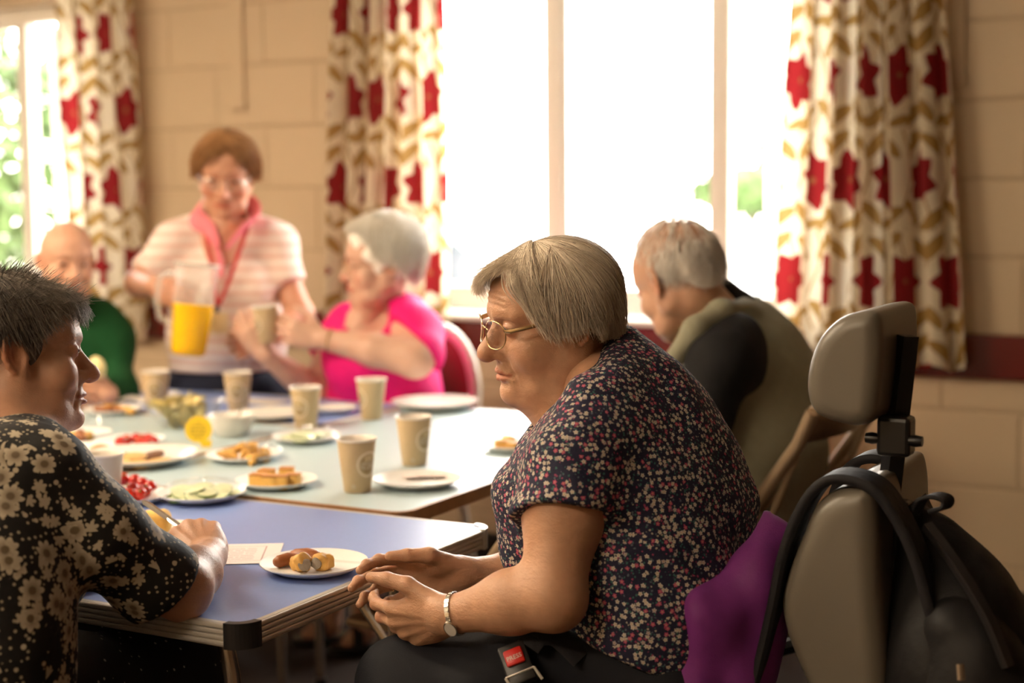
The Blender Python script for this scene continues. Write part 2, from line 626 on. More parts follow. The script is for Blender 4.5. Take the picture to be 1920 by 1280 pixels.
WIN = [(-2.84, -1.30), (-5.75, -4.26)]        # window openings along the back wall
SILL_Z, HEAD_Z = .905, 2.10
wb = MB()
T = .0038                                      # joint depth
xs = [WX0, WIN[1][0], WIN[1][1], WIN[0][0], WIN[0][1], WX1]
for a, b in ((0, 1), (2, 3), (4, 5)):
    wb.box(((xs[a] + xs[b]) / 2, WY1 + T + .125, WZ / 2), (xs[b] - xs[a], .25, WZ))
for a, b in WIN:
    wb.box(((a + b) / 2, WY1 + T + .125, SILL_Z / 2 - .01), (b - a, .25, SILL_Z - .02))
    wb.box(((a + b) / 2, WY1 + T + .125, (WZ + HEAD_Z) / 2), (b - a, .25, WZ - HEAD_Z))
wall_back = structure(wb.build('wall_back', M['mortar'], sm=False))

# painted concrete blocks, each a piece of the back wall
COURSE, BL = .2275, .4525
block_cache = {}


def block_mesh(w, h):
    key = (round(w, 3), round(h, 3))
    if key not in block_cache:
        block_cache[key] = MB().box((0, 0, 0), (w, .012, h), bevel=.003, seg=1).mesh('block', M['paint'], False)
    return block_cache[key]


for k in range(-1, 11):
    z0, z1 = .212 + COURSE * k + .0045, .212 + COURSE * (k + 1) - .0045
    z0, z1 = max(z0, 0), min(z1, WZ)
    if z1 - z0 < .03: continue
    i = 0
    x = WX0 - (BL / 2 if k % 2 else 0) + .0
    while x < WX1:
        spans = [(max(x, WX0) + .0022, min(x + BL, WX1) - .0022)]
        if z1 > SILL_Z - .01 and z0 < HEAD_Z:
            for a, b in WIN:
                new = []
                for p, q in spans:
                    if q <= a or p >= b: new.append((p, q))
                    else:
                        if p < a: new.append((p, a))
                        if q > b: new.append((b, q))
                spans = new
        for p, q in spans:
            if q - p > .03:
                link('block', block_mesh(q - p, z1 - z0), wall_back, ((p + q) / 2, WY1 + .006, (z0 + z1) / 2))
        x += BL

# dado rail, skirting, trunking
structure(MB().box(((WX0 + WX1) / 2, WY1 - .012, .83), (WX1 - WX0, .026, .130), bevel=.005).build('trim_1', M['rail'], sm=False))
structure(MB().box(((WX0 + WX1) / 2, WY1 - .010, .069), (WX1 - WX0, .022, .138), bevel=.004).build('baseboard_back', M['skirt'], sm=False))
structure(MB().box(((WX0 + WX1) / 2, WY0 + .010, .069), (WX1 - WX0, .022, .138), bevel=.004).build('baseboard_front', M['skirt'], sm=False))
for n, x, z in ((2, -3.578, 1.645), (3, -.946, 1.625)):
    m_ = MB().box((x, WY1 - .006, (z + WZ) / 2), (.062 if n == 2 else .05, .014, WZ - z), bevel=.003)
    m_.box((x, WY1 - .008, z + .012), (.072 if n == 2 else .060, .020, .03), bevel=.004)
    structure(m_.build('trim_%d' % n, M['paint'], sm=False))


# windows: frame, mullions, sashes, panes, sill
def window(n, a, b, mulls, open_from, open_to, swing):
    root = structure(link('window_%d' % n, None, None, ((a + b) / 2, WY1, SILL_Z)))
    y = .10
    cx = (a + b) / 2

    def bar(name, x0, x1, z0, z1, dep=.06, yy=y, mat='upvc'):
        return MB().box(((x0 + x1) / 2 - cx, yy, (z0 + z1) / 2 - SILL_Z), (x1 - x0, dep, z1 - z0), bevel=.006).build(name, M[mat], root, sm=False)
    bar('frame_head', a, b, HEAD_Z - .065, HEAD_Z)
    bar('frame_foot', a, b, SILL_Z + .005, SILL_Z + .075)
    bar('frame_jamb', a, a + .055, SILL_Z + .075, HEAD_Z - .065)
    bar('frame_jamb', b - .055, b, SILL_Z + .075, HEAD_Z - .065)
    for mx in mulls: bar('mullion', mx - .026, mx + .026, SILL_Z + .075, HEAD_Z - .065)
    cuts = sorted([a + .055] + [m for m in mulls] + [b - .055])
    for p, q in zip(cuts[:-1], cuts[1:]):
        p2, q2 = p + (.026 if p in mulls else 0), q - (.026 if q in mulls else 0)
        if abs((p + q) / 2 - (open_from + open_to) / 2) < .06:
            continue
        MB().box(((p2 + q2) / 2 - cx, y + .005, (SILL_Z + .075 + HEAD_Z - .065) / 2 - SILL_Z), (q2 - p2, .006, HEAD_Z - SILL_Z - .14)).build('pane', M['glass'], root, sm=False)
        for x0, x1, z0, z1 in ((p2, p2 + .016, SILL_Z + .075, HEAD_Z - .065), (q2 - .016, q2, SILL_Z + .075, HEAD_Z - .065), (p2, q2, SILL_Z + .075, SILL_Z + .09), (p2, q2, HEAD_Z - .08, HEAD_Z - .065)):
            MB().box(((x0 + x1) / 2 - cx, y - .012, (z0 + z1) / 2 - SILL_Z), (x1 - x0, .018, z1 - z0)).build('glazing_bead', M['upvc'], root, sm=False)
    # the open casement, hinged on its right side and swung outwards
    w = open_to - open_from
    z0, z1 = SILL_Z + .08, HEAD_Z - .07
    sash = link('sash', MB().box((-w / 2, 0, z0 + .025 - SILL_Z), (w, .05, .05), bevel=.005).box((-w / 2, 0, z1 - .025 - SILL_Z), (w, .05, .05), bevel=.005)
                .box((-.025, 0, (z0 + z1) / 2 - SILL_Z), (.05, .05, z1 - z0 - .1), bevel=.005).box((-w + .025, 0, (z0 + z1) / 2 - SILL_Z), (.05, .05, z1 - z0 - .1), bevel=.005).mesh('sash', M['upvc'], False), root)
    sash.location = (open_to - cx, y + .02, 0)
    sash.rotation_euler = (0, 0, math.radians(-swing))
    link('pane', MB().box((-w / 2, 0, (z0 + z1) / 2 - SILL_Z), (w - .1, .006, z1 - z0 - .1)).mesh('pane', M['glass'], False), sash)
    link('gasket', MB().box((-w - .002, .0, (z0 + z1) / 2 - SILL_Z), (.006, .02, z1 - z0 - .02)).mesh('gasket', M['blackcap'], False), sash)
    link('stay_arm', MB().tube([(-w * .9, -.03, z0 + .03 - SILL_Z), (-w * .5, -.12, z0 + .02 - SILL_Z)], .006).mesh('stay_arm', M['upvc']), sash)
    # inner sill board
    MB().box((0, .035, -.010), (b - a, .17, .022), bevel=.006).build('window_sill', M['sill'], root, sm=False)
    return root


window(1, WIN[0][0], WIN[0][1], [-2.292, -1.695], -1.669, -1.355, 36)
window(2, WIN[1][0], WIN[1][1], [-4.76], -4.734, -4.315, 13)


# ceiling lights: unseen fittings added to fill the room and faces
M['lamp'] = Mat('warm_diffuser').set(base=(.9, .85, .75), emit=(1.0, .80, .56), estr=FILL_STRENGTH).mat
M['lamp_body'] = simple('white_fitting', (.8, .78, .74), .4)
for i, (x, y) in enumerate(((-3.6, .7), (-1.9, -.8), (-5.2, 1.9), (-3.1, 1.5))):
    t_ = thing('ceiling_light', ['long fluorescent ceiling fitting in the open middle of the hall', 'long fluorescent ceiling fitting nearest the front wall',
                                 'long fluorescent ceiling fitting closest to the left wall', 'long fluorescent ceiling fitting beside the end of the blue table'][i], 'ceiling light', (x, y, WZ), 0, 'fluorescent ceiling fittings')
    MB().box((0, 0, -.025), (1.5, .26, .05), bevel=.008).build('fitting_body', M['lamp_body'], t_, sm=False)
    MB().box((0, 0, -.062), (1.46, .22, .028), bevel=.012).build('diffuser', M['lamp'], t_, sm=False)


# curtains
def curtain(label, xt0, xt1, xb0, xb1, ztop, zbot, nf, seed, ph=0.0):
    rnd = random.Random(seed)
    NU, NV = 240, 40
    jit = [rnd.uniform(-.35, .35) for _ in range(nf + 2)]
    amp = [rnd.uniform(.6, 1.15) for _ in range(nf + 2)]
    V = np.zeros(((NU + 1) * (NV + 1), 3), np.float32)
    UV = np.zeros(((NU + 1) * (NV + 1), 2), np.float32)
    for j in range(NV + 1):
        tz = j / NV
        z = ztop + (zbot - ztop) * tz
        x0 = xt0 + (xb0 - xt0) * tz; x1 = xt1 + (xb1 - xt1) * tz
        arc = 0.0
        prev = None
        for i in range(NU + 1):
            s = i / NU
            f = s * nf
            k = int(f)
            w = f - k
            jj = jit[k] * (1 - w) + jit[k + 1] * w
            aa = amp[k] * (1 - w) + amp[k + 1] * w
            A = .036 * aa * (.45 + .55 * min(1, tz * 2.5))
            xx = x0 + (x1 - x0) * s + .012 * math.sin(2 * PI * f * 2 + seed) * aa
            yy = WY1 - .085 - A * math.sin(2 * PI * f + jj + ph) - .008 * math.sin(5 * tz + 9 * s)
            zz = z + (.012 * math.sin(2 * PI * f + 1.0) if j == NV else 0)
            p = (xx, yy, zz)
            if prev: arc += math.hypot(xx - prev[0], yy - prev[1])
            prev = p
            V[j * (NU + 1) + i] = p
            UV[j * (NU + 1) + i] = (arc + seed * .37, z)
    UV[:, 0] = np.tile(UV[(NV // 2) * (NU + 1):(NV // 2 + 1) * (NU + 1), 0], NV + 1)
    ii, jj_ = np.meshgrid(np.arange(NU), np.arange(NV))
    a = (jj_ * (NU + 1) + ii).ravel()
    Q = np.stack([a, a + 1, a + NU + 2, a + NU + 1], 1)
    me = mesh_np('curtain', V, Q, [M['curtain']])
    uvl = me.uv_layers.new(name='UVMap')
    idx = np.zeros(len(me.loops), np.int32); me.loops.foreach_get('vertex_index', idx)
    uvl.data.foreach_set('uv', UV[idx].ravel())
    return tag(link('curtain', me), label, 'curtain', 'floral curtains')


curtain('floral curtain on the right of the small window behind the bald man', -4.40, -4.03, -4.36, -3.99, 2.20, .775, 4, 1)
curtain('floral curtain behind the woman in pink, left of the wide window', -3.06, -2.64, -3.14, -2.63, 2.20, .80, 6, 2)
curtain('floral curtain right of the wide window, hanging behind the grey headrest', -1.395, -.995, -1.475, -.885, 2.20, .80, 6, 3, .8)
curtain('floral curtain on the left side of the small window', -5.95, -5.55, -5.98, -5.52, 2.20, .80, 6, 4)
for a, b, lab in ((-3.25, -.85, 'white curtain rail above the wide window'), (-6.1, -3.9, 'white curtain rail above the small window')):
    t_ = thing('curtain_rail', lab, 'curtain rail', ((a + b) / 2, WY1 - .09, 2.215))
    MB().box((0, 0, .012), (b - a, .03, .024), bevel=.004).build('track', M['upvc'], t_, sm=False)
    for x in (a + .15, b - .15):
        MB().box((x - (a + b) / 2, .045, .02), (.03, .09, .02), bevel=.003).build('bracket', M['upvc'], t_, sm=False)

# ------------------------------------------------------------------ outside the windows
M['yard'] = simple('pale_concrete_yard', (.52, .50, .46), .8)
M['leafy'] = simple('hedge_leaves', (.045, .085, .014), .6, var=.5, vscale=8)
M['bark'] = simple('bark', (.10, .07, .05), .9)
M['carwhite'] = simple('white_car_paint', (.75, .76, .77), .25)
M['carglass'] = simple('dark_car_glass', (.05, .06, .07), .1)
M['tyre'] = simple('tyre_rubber', (.02, .02, .02), .8)
structure(MB().box((-6, 19.8, -.25), (70, 30, .1)).build('yard_ground', M['yard'], sm=False))


def bush(name, label, cat, c, r, n, seed, leaf=.07, trunk=True):
    rnd = np.random.default_rng(seed)
    d = rnd.normal(size=(n, 3)); d /= np.linalg.norm(d, axis=1)[:, None]
    P = np.array(c) + d * np.array(r) * rnd.uniform(.55, 1.0, (n, 1)) ** .5
    a = rnd.normal(size=(n, 3)); a /= np.linalg.norm(a, axis=1)[:, None]
    b = np.cross(a, d); b /= np.linalg.norm(b, axis=1)[:, None] + 1e-9
    s = leaf * rnd.uniform(.6, 1.3, (n, 1))
    V = np.concatenate([P + a * s, P + b * s * .5, P - a * s, P - b * s * .5]).astype(np.float32)
    i = np.arange(n)
    Q = np.stack([i, i + n, i + 2 * n, i + 3 * n], 1)
    t = thing(name, label, cat, (c[0], c[1], -.2))
    o = link('foliage', mesh_np('foliage', V - np.array((c[0], c[1], -.2), np.float32), Q, [M['leafy']], sm=False), t)
    if trunk:
        MB().tube([(0, 0, 0), (.05, 0, c[2] * .6), (0, .05, c[2] + .2)], [.12, .09, .05]).build('trunk', M['bark'], t)
    return t


bush('garden_tree', 'leafy green tree outside the small window', 'tree', (-10.6, 9.6, 1.6), (1.5, 1.3, 1.25), 5000, 5, .09)
bush('garden_tree', 'leafy tree outside beyond the open sash of the small window', 'tree', (-8.35, 9.2, 1.35), (.5, .5, .75), 2200, 6, .08)
bush('hedge_shrub', 'round green shrub outside beyond the open sash of the wide window', 'shrub', (-3.35, 11.5, 1.75), (.6, .5, .55), 2600, 7, .07)
bush('hedge_shrub', 'low green shrub outside behind the parked white car', 'shrub', (-6.1, 17.5, 1.35), (.8, .5, .30), 1400, 8, .1)


def car(label, loc, rz):
    t = thing('parked_car', label, 'car', loc, rz)
    prof = [(-2.0, .25), (2.0, .25), (2.05, .6), (1.9, .82), (1.1, .92), (.55, 1.38), (-.9, 1.42), (-1.7, .98), (-2.05, .9)]
    Rm = Matrix(((1, 0, 0, 0), (0, 0, -1, 0), (0, 1, 0, 0), (0, 0, 0, 1)))
    MB().prism(prof, -.82, .82, Rm).build('body', M['carwhite'], t, sm=False)
    for s in (-1, 1):
        MB().prism([(.95, .93), (.5, 1.33), (-.15, 1.36), (-.15, .93)], .80, .83, Rm @ Matrix.Diagonal((1, 1, s, 1))).build('side_window', M['carglass'], t, sm=False)
        MB().prism([(-.22, .93), (-.22, 1.36), (-.85, 1.36), (-1.45, .97)], .80, .83, Rm @ Matrix.Diagonal((1, 1, s, 1))).build('side_window', M['carglass'], t, sm=False)
        for x in (-1.25, 1.25):
            MB().lathe([(0, -.09), (.3, -.09), (.31, -.05), (.31, .05), (.3, .09), (0, .09)], 24, Matrix.Translation((x, s * .76, .31)) @ Rm).build('wheel', M['tyre'], t)


car('white car parked outside the wide window on the left', (-7.9, 13.2, -.45), .12)
car('white car parked outside the wide window towards the open sash', (-3.3, 14.0, -.2), .05)
# ------------------------------------------------------------------ tables
TZ = .72


def rrect(x0, y0, x1, y1, r, n=6):
    out = []
    for cx, cy, a0 in ((x1 - r, y1 - r, 0), (x0 + r, y1 - r, 90), (x0 + r, y0 + r, 180), (x1 - r, y0 + r, 270)):
        for i in range(n + 1):
            a = math.radians(a0 + 90 * i / n)
            out.append((cx + r * math.cos(a), cy + r * math.sin(a)))
    return out


def folding_table(label, x0, x1, y0, y1, top_mat, edge, group=None):
    t = thing('folding_table', label, 'table', ((x0 + x1) / 2, (y0 + y1) / 2, 0), 0, group)
    w, d = (x1 - x0) / 2, (y1 - y0) / 2
    r = .035
    MB().prism(rrect(-w + .006, -d + .006, w - .006, d - .006, r), TZ - .020, TZ).build('tabletop', top_mat, t, sm=False)
    if edge == 'alu':
        # ribbed aluminium edging: four ribs on each straight side
        for (ax, ay, bx, by, nx, ny) in ((-w + r, -d, w - r, -d, 0, -1), (-w + r, d, w - r, d, 0, 1), (-w, -d + r, -w, d - r, -1, 0), (w, -d + r, w, d - r, 1, 0)):
            m = MB()
            L = math.hypot(bx - ax, by - ay)
            cx, cy = (ax + bx) / 2, (ay + by) / 2
            for k in range(4):
                z = TZ + .001 - .0045 - k * .0082
                if nx == 0: m.box((cx, cy - ny * .004, z), (L, .010, .0072), bevel=.002)
                else: m.box((cx - nx * .004, cy, z), (.010, L, .0072), bevel=.002)
            if nx == 0: m.box((cx, cy - ny * .007, TZ - .0165), (L, .009, .034))
            else: m.box((cx - nx * .007, cy, TZ - .0165), (.009, L, .034))
            m.build('edge_strip', M['alu'], t, sm=False)
        for sx in (-1, 1):
            for sy in (-1, 1):
                arc = [(sx * (w - r) + sx * (r + .003) * math.cos(a), sy * (d - r) + sy * (r + .003) * math.sin(a)) for a in [math.radians(9 * i) for i in range(11)]]
                inn = [(sx * (w - r) + sx * (r - .010) * math.cos(a), sy * (d - r) + sy * (r - .010) * math.sin(a)) for a in [math.radians(9 * i) for i in range(11)]]
                MB().prism(arc + inn[::-1], TZ - .035, TZ + .0025).build('corner_cap', M['blackcap'] if (sx, sy) != (1, 1) else M['alu'], t, sm=False)
    else:
        m = MB()
        o = rrect(-w, -d, w, d, r + .006); i_ = rrect(-w + .008, -d + .008, w - .008, d - .008, r)
        n = len(o)
        for k in range(n):
            j = (k + 1) % n
            m.prism([o[k], o[j], i_[j], i_[k]], TZ - .026, TZ + .0008)
        m.build('edge_band', M['wood_edge'], t, sm=False)
        MB().prism(rrect(-w + .008, -d + .008, w - .008, d - .008, r), TZ - .024, TZ - .0205).build('underside', M['wood_edge'], t, sm=False)
    # folding U shaped leg frames with a bent brace
    long_x = (x1 - x0) > (y1 - y0)
    for s in (-1, 1):
        def P(a, b, z):   # a along the length from the end, b across
            return (s * (w - a), b, z) if long_x else (b, s * (d - a), z)
        hb = (d if long_x else w) - .075
        for sb in (-1, 1):
            MB().tube([P(.10, sb * hb, TZ - .03), P(.085, sb * hb, TZ - .10), P(.06, sb * hb, .30), P(.055, sb * hb, .012)], .0125, 10).build('leg', M['chrome'], t)
            MB().lathe([(0, 0), (.016, 0), (.017, .02), (.0, .025)], 12, Matrix.Translation(P(.055, sb * hb, 0))).build('foot_cap', M['blackcap'], t)
            MB().tube([P(.36, sb * (hb - .05), TZ - .03), P(.30, sb * (hb - .05), TZ - .045), P(.22, sb * (hb - .03), TZ - .14), P(.09, sb * (hb - .006), .40)], .008, 8).build('brace', M['chrome'], t)
            MB().box(P(.33, sb * (hb - .05), TZ - .037), (.075, .045, .03), bevel=.008).build('hinge_bracket', M['blackcap'], t)
        MB().tube([P(.10, -hb, TZ - .033), P(.10, hb, TZ - .033)], .0125, 10).build('cross_tube', M['chrome'], t)
    return t


folding_table('blue topped folding table with ribbed aluminium edge and black corner', -2.49, -1.285, 1.597, 2.305, M['blue_lam'], 'alu')
folding_table('pale blue table with brown wooden edge crowded with cups, beside the bowed man', -2.262, -1.485, 2.325, 3.60, M['pale_lam'], 'wood', 'pale tables pushed together')
folding_table('pale blue table with brown wooden edge carrying the biscuit plate and crisps bowl', -3.04, -2.268, 2.325, 3.12, M['pale_lam'], 'wood', 'pale tables pushed together')
folding_table('blue folding table with pale edge in front of the standing woman', -3.18, -2.272, 3.135, 3.59, M['blue_lam'], 'alu')


# ------------------------------------------------------------------ chairs
def frame_chair(label, loc, rz, panel, group):
    """upholstered chair with a rounded tube frame around the back; faces local +Y"""
    t = thing('banquet_chair', label, 'chair', loc, rz, group)
    R = .0135
    w = .215
    pts = []
    for a in range(0, 181, 10):
        c, s_ = math.cos(math.radians(a)), math.sin(math.radians(a))
        pts.append((w * math.copysign(abs(c) ** .75, c), -.243, .66 + .24 * abs(s_) ** .8))
    side = [(w, -.21, .43), (w, -.225, .55)]
    MB().tube([(w, -.19, .40)] + side + pts[1:-1] + [(-x, y, z) for x, y, z in side[::-1]] + [(-w, -.19, .40)], R * 1.5, 10).build('back_frame', M['cream_frame'], t)
    m = MB()
    out = []
    for a in range(0, 181, 10):
        c, s_ = math.cos(math.radians(a)), math.sin(math.radians(a))
        out.append(((w - .016) * math.copysign(abs(c) ** .75, c), .66 + .224 * abs(s_) ** .8))
    out = [(w - .016, .50)] + out + [(-w + .016, .50)]
    Rm = Matrix(((1, 0, 0, 0), (0, 0, -1, -.245), (0, 1, 0, 0), (0, 0, 0, 1)))
    m.prism(out, -.011, .011, Rm)
    m.build('backrest', panel, t, sm=False)
    MB().box((0, .02, .445), (.43, .43, .06), bevel=.025, seg=3).build('seat', panel, t)
    for sx in (-1, 1):
        MB().tube([(sx * .20, .20, .42), (sx * .21, .225, .0)], R, 10).build('leg', M['cream_frame'], t)
        MB().tube([(sx * .20, -.19, .42), (sx * .21, -.26, .0)], R, 10).build('leg', M['cream_frame'], t)
        MB().tube([(sx * .205, -.19, .41), (sx * .205, .20, .41)], R, 8).build('seat_rail', M['cream_frame'], t)
    return t


def folding_chair(label, loc, rz, group):
    """tan steel folding chair; faces local +Y"""
    t = thing('folding_chair', label, 'chair', loc, rz, group)
    w = .215
    for sx in (-1, 1):
        MB().tube([(sx * w, -.29, .86), (sx * w, -.26, .79), (sx * w, .0, .42), (sx * w, .25, .0)], .0145, 10).build('front_leg', M['tan_steel'], t)
        MB().tube([(sx * (w - .03), .09, .46), (sx * (w - .03), -.10, .26), (sx * (w - .03), -.30, .0)], .0115, 10).build('rear_leg', M['tan_steel'], t)
        MB().tube([(sx * (w - .006), -.255, .77), (sx * (w - .012), -.17, .56), (sx * (w - .012), -.02, .44)], .008, 8).build('hinge_arm', M['tan_steel'], t)
        MB().tube([(sx * (w - .02), -.22, .69), (sx * (w - .02), -.155, .62), (sx * (w - .02), -.12, .55), (sx * (w - .02), -.115, .48)], .006, 8).build('hinge_link', M['tan_steel'], t)
    MB().tube([(-w, -.29, .86), (-w + .03, -.30, .875), (w - .03, -.30, .875), (w, -.29, .86)], .0125, 10).build('top_rail', M['tan_steel'], t)
    m = MB()
    n = 12
    grid = []
    for j, (z, y) in enumerate(((.868, -.292), (.83, -.277), (.79, -.259))):
        grid.append([m.bm.verts.new((-w + .01 + 2 * (w - .01) * i / n, y - .035 * math.sin(PI * i / n), z)) for i in range(n + 1)])
    for j in range(2):
        for i in range(n): m.bm.faces.new((grid[j][i], grid[j][i + 1], grid[j + 1][i + 1], grid[j + 1][i]))
    o = m.build('back_panel', M['tan_steel'], t)
    sm_ = o.modifiers.new('thickness', 'SOLIDIFY'); sm_.thickness = .008
    MB().box((0, .02, .445), (.40, .40, .022), bevel=.01).build('seat', M['tan_steel'], t)
    MB().tube([(-w, .16, .15), (w, .16, .15)], .008, 8).build('cross_bar', M['tan_steel'], t)
    MB().tube([(-w + .03, -.22, .10), (w - .03, -.22, .10)], .008, 8).build('cross_bar', M['tan_steel'], t)
    return t


# ------------------------------------------------------------------ sculpting: distance fields -> meshes
POOL = ThreadPoolExecutor(4)
f32 = np.float32


def A3(v): return np.array((v[0], v[1], v[2]), f32)


def smin(a, b, k):
    h = np.clip(.5 + .5 * (b - a) / k, 0, 1)
    return b + (a - b) * h - k * h * (1 - h)


def smax(a, b, k): return -smin(-a, -b, k)


def rotm(yaw=0, pitch=0, roll=0):
    """head style rotation: local x right, y forward, z up; yaw about z, pitch about x (negative looks down), roll about y; degrees"""
    return np.array(Matrix.Rotation(math.radians(yaw), 3, 'Z') @ Matrix.Rotation(math.radians(pitch), 3, 'X') @ Matrix.Rotation(math.radians(roll), 3, 'Y'), f32)


def ell(c, r, R=None):
    c = A3(c); r = A3(r) if hasattr(r, '__len__') else np.full(3, r, f32)
    Rt = None if R is None else np.asarray(R, f32)

    def f(P):
        q = P - c
        if Rt is not None: q = q @ Rt
        k0 = np.sqrt(((q / r) ** 2).sum(1)) + 1e-9
        k1 = np.sqrt(((q / (r * r)) ** 2).sum(1)) + 1e-9
        return k0 * (k0 - 1) / k1
    return f


def cone(a, b, ra, rb):
    a, b = A3(a), A3(b)
    ba = b - a
    L = float(ba @ ba) + 1e-12

    def f(P):
        q = P - a
        t = np.clip(q @ ba / L, 0, 1)
        d = q - t[:, None] * ba
        return np.sqrt((d * d).sum(1)) - (ra + (rb - ra) * t)
    return f


def chain(pts, rs, k=.01):
    return U([cone(pts[i], pts[i + 1], rs[i], rs[i + 1]) for i in range(len(pts) - 1)], k)


def rbox(c, half, r, R=None):
    c = A3(c); h = A3(half) - r
    Rt = None if R is None else np.asarray(R, f32)

    def f(P):
        q = P - c
        if Rt is not None: q = q @ Rt
        q = np.abs(q) - h
        return np.sqrt((np.maximum(q, 0) ** 2).sum(1)) + np.minimum(q.max(1), 0) - r
    return f


def loft(pts, rx, ry, lat, k=.02, rscale=1.0):
    """trunk: elliptical sections along a spine; rx half width along lat, ry half depth"""
    segs = []
    for i in range(len(pts) - 1):
        a, b = A3(pts[i]), A3(pts[i + 1])
        ax = b - a
        L = float(np.sqrt(ax @ ax)); ax = ax / L
        la = A3(lat[i] if hasattr(lat[0], '__len__') else lat)
        la = la - ax * (la @ ax); la /= np.sqrt(la @ la)
        dp = np.cross(ax, la)

        def f(P, a=a, ax=ax, L=L, la=la, dp=dp, x0=rx[i], x1=rx[i + 1], y0=ry[i], y1=ry[i + 1]):
            q = P - a
            s = q @ ax
            t = np.clip(s / L, 0, 1)
            X_ = x0 + (x1 - x0) * t; Y_ = y0 + (y1 - y0) * t
            u, v = q @ la, q @ dp
            m = np.minimum(X_, Y_)
            over = (s - t * L) / m
            e = np.sqrt((u / X_) ** 2 + (v / Y_) ** 2 + over ** 2) + 1e-9
            e2 = np.sqrt((u / X_ ** 2) ** 2 + (v / Y_ ** 2) ** 2 + (over / m) ** 2) + 1e-9
            return e * (e - 1) / e2
        segs.append(f)
    return U(segs, k)


def U(fs, k=.01):
    def f(P):
        d = fs[0](P)
        for g in fs[1:]:
            d = smin(d, g(P), k) if k > 0 else np.minimum(d, g(P))
        return d
    return f


def SUB(a, b, k=.004): return lambda P: smax(a(P), -b(P), k)
def ISECT(a, b, k=.004): return lambda P: smax(a(P), b(P), k)
def OFF(a, r): return lambda P: a(P) - r


def PLANE(p, n):
    p = A3(p); n = A3(n); n = n / np.sqrt(n @ n)
    return lambda P: (P - p) @ n


def XF(f, loc, R, s=1.0):
    loc = A3(loc); R = np.asarray(R, f32)
    return lambda P: f(((P - loc) @ R) / s) * s


def folds(f, amp, freq, seed, dirs=None):
    rnd = np.random.default_rng(seed)
    n = 5
    K = rnd.normal(size=(n, 3)); K /= np.linalg.norm(K, axis=1)[:, None]
    if dirs is not None:
        K = K * .45 + np.asarray(dirs)[None, :]
    K = (K * freq * rnd.uniform(.6, 1.5, (n, 1))).astype(f32)
    ph = rnd.uniform(0, 6.28, n).astype(f32)

    def g(P):
        s = np.zeros(len(P), f32)
        for i in range(n):
            s += np.sin(P @ K[i] + ph[i] + .8 * np.sin(P @ K[i - 1] * .5 + ph[i - 2]))
        return f(P) + amp * s / 2.2
    return g


def evalp(f, P, chunk=60000):
    if len(P) <= chunk: return f(P).astype(f32)
    parts = [P[i:i + chunk] for i in range(0, len(P), chunk)]
    return np.concatenate(list(POOL.map(lambda q: f(q).astype(f32), parts)))


def sculpt(f, lo, hi, h, B=8, slack=1.6):
    """zero surface of f as quads (surface nets on a sparse grid)"""
    lo = np.asarray(lo, f32); hi = np.asarray(hi, f32)
    nb = np.maximum(1, np.ceil((hi - lo) / (h * B)).astype(int))
    g = np.stack(np.meshgrid(*[np.arange(n) for n in nb], indexing='ij'), -1).reshape(-1, 3)
    cd = evalp(f, (lo + (g + .5) * h * B).astype(f32))
    act = np.abs(cd) < h * B * .87 * slack
    N = nb * B + 1
    D = np.repeat(np.repeat(np.repeat(np.where(cd < 0, -1, 1).reshape(nb).astype(f32), B, 0), B, 1), B, 2)
    D = np.pad(D, ((0, 1),) * 3, mode='edge')
    mask = np.zeros(N, bool)
    am = np.repeat(np.repeat(np.repeat(act.reshape(nb), B, 0), B, 1), B, 2)
    for dx in (0, 1):
        for dy in (0, 1):
            for dz in (0, 1):
                mask[dx:dx + N[0] - 1, dy:dy + N[1] - 1, dz:dz + N[2] - 1] |= am
    idx = np.argwhere(mask)
    D[mask] = evalp(f, (lo + idx * h).astype(f32))
    S = D < 0
    cnt = np.zeros(N - 1, np.int8)
    for dx in (0, 1):
        for dy in (0, 1):
            for dz in (0, 1):
                cnt += S[dx:dx + N[0] - 1, dy:dy + N[1] - 1, dz:dz + N[2] - 1]
    cells = np.argwhere((cnt > 0) & (cnt < 8))
    if not len(cells): return np.zeros((0, 3), f32), np.zeros((0, 4), np.int32)
    cid = np.full(N - 1, -1, np.int32)
    cid[tuple(cells.T)] = np.arange(len(cells))
    corn = np.array([(i, j, k) for i in (0, 1) for j in (0, 1) for k in (0, 1)])
    val = np.stack([D[tuple((cells + c).T)] for c in corn], 1)
    acc = np.zeros((len(cells), 3), f32); n = np.zeros(len(cells), f32)
    for a in range(8):
        for b in range(a + 1, 8):
            if np.abs(corn[a] - corn[b]).sum() != 1: continue
            va, vb = val[:, a], val[:, b]
            m = (va < 0) != (vb < 0)
            t = np.where(m, va / np.where(m, va - vb, 1), 0)[:, None]
            acc += np.where(m[:, None], corn[a] + (corn[b] - corn[a]) * t, 0); n += m
    V = lo + (cells + acc / n[:, None]) * h
    quads = []
    for ax in range(3):
        sl0 = [slice(None)] * 3; sl1 = [slice(None)] * 3
        sl0[ax] = slice(0, N[ax] - 1); sl1[ax] = slice(1, N[ax])
        E0, E1 = S[tuple(sl0)], S[tuple(sl1)]
        e = np.argwhere(E0 != E1)
        b_, c_ = (ax + 1) % 3, (ax + 2) % 3
        ok = (e[:, b_] > 0) & (e[:, c_] > 0) & (e[:, b_] < N[b_] - 1) & (e[:, c_] < N[c_] - 1)
        e = e[ok]
        ins = E0[tuple(e.T)]

        def cell(db, dc):
            q = e.copy(); q[:, b_] -= db; q[:, c_] -= dc
            return cid[tuple(q.T)]
        q4 = np.stack([cell(1, 1), cell(0, 1), cell(0, 0), cell(1, 0)], 1)
        q4 = np.where(ins[:, None], q4, q4[:, ::-1])
        quads.append(q4)
    Q = np.concatenate(quads)
    Q = Q[(Q >= 0).all(1)]
    return V.astype(f32), Q.astype(np.int32)


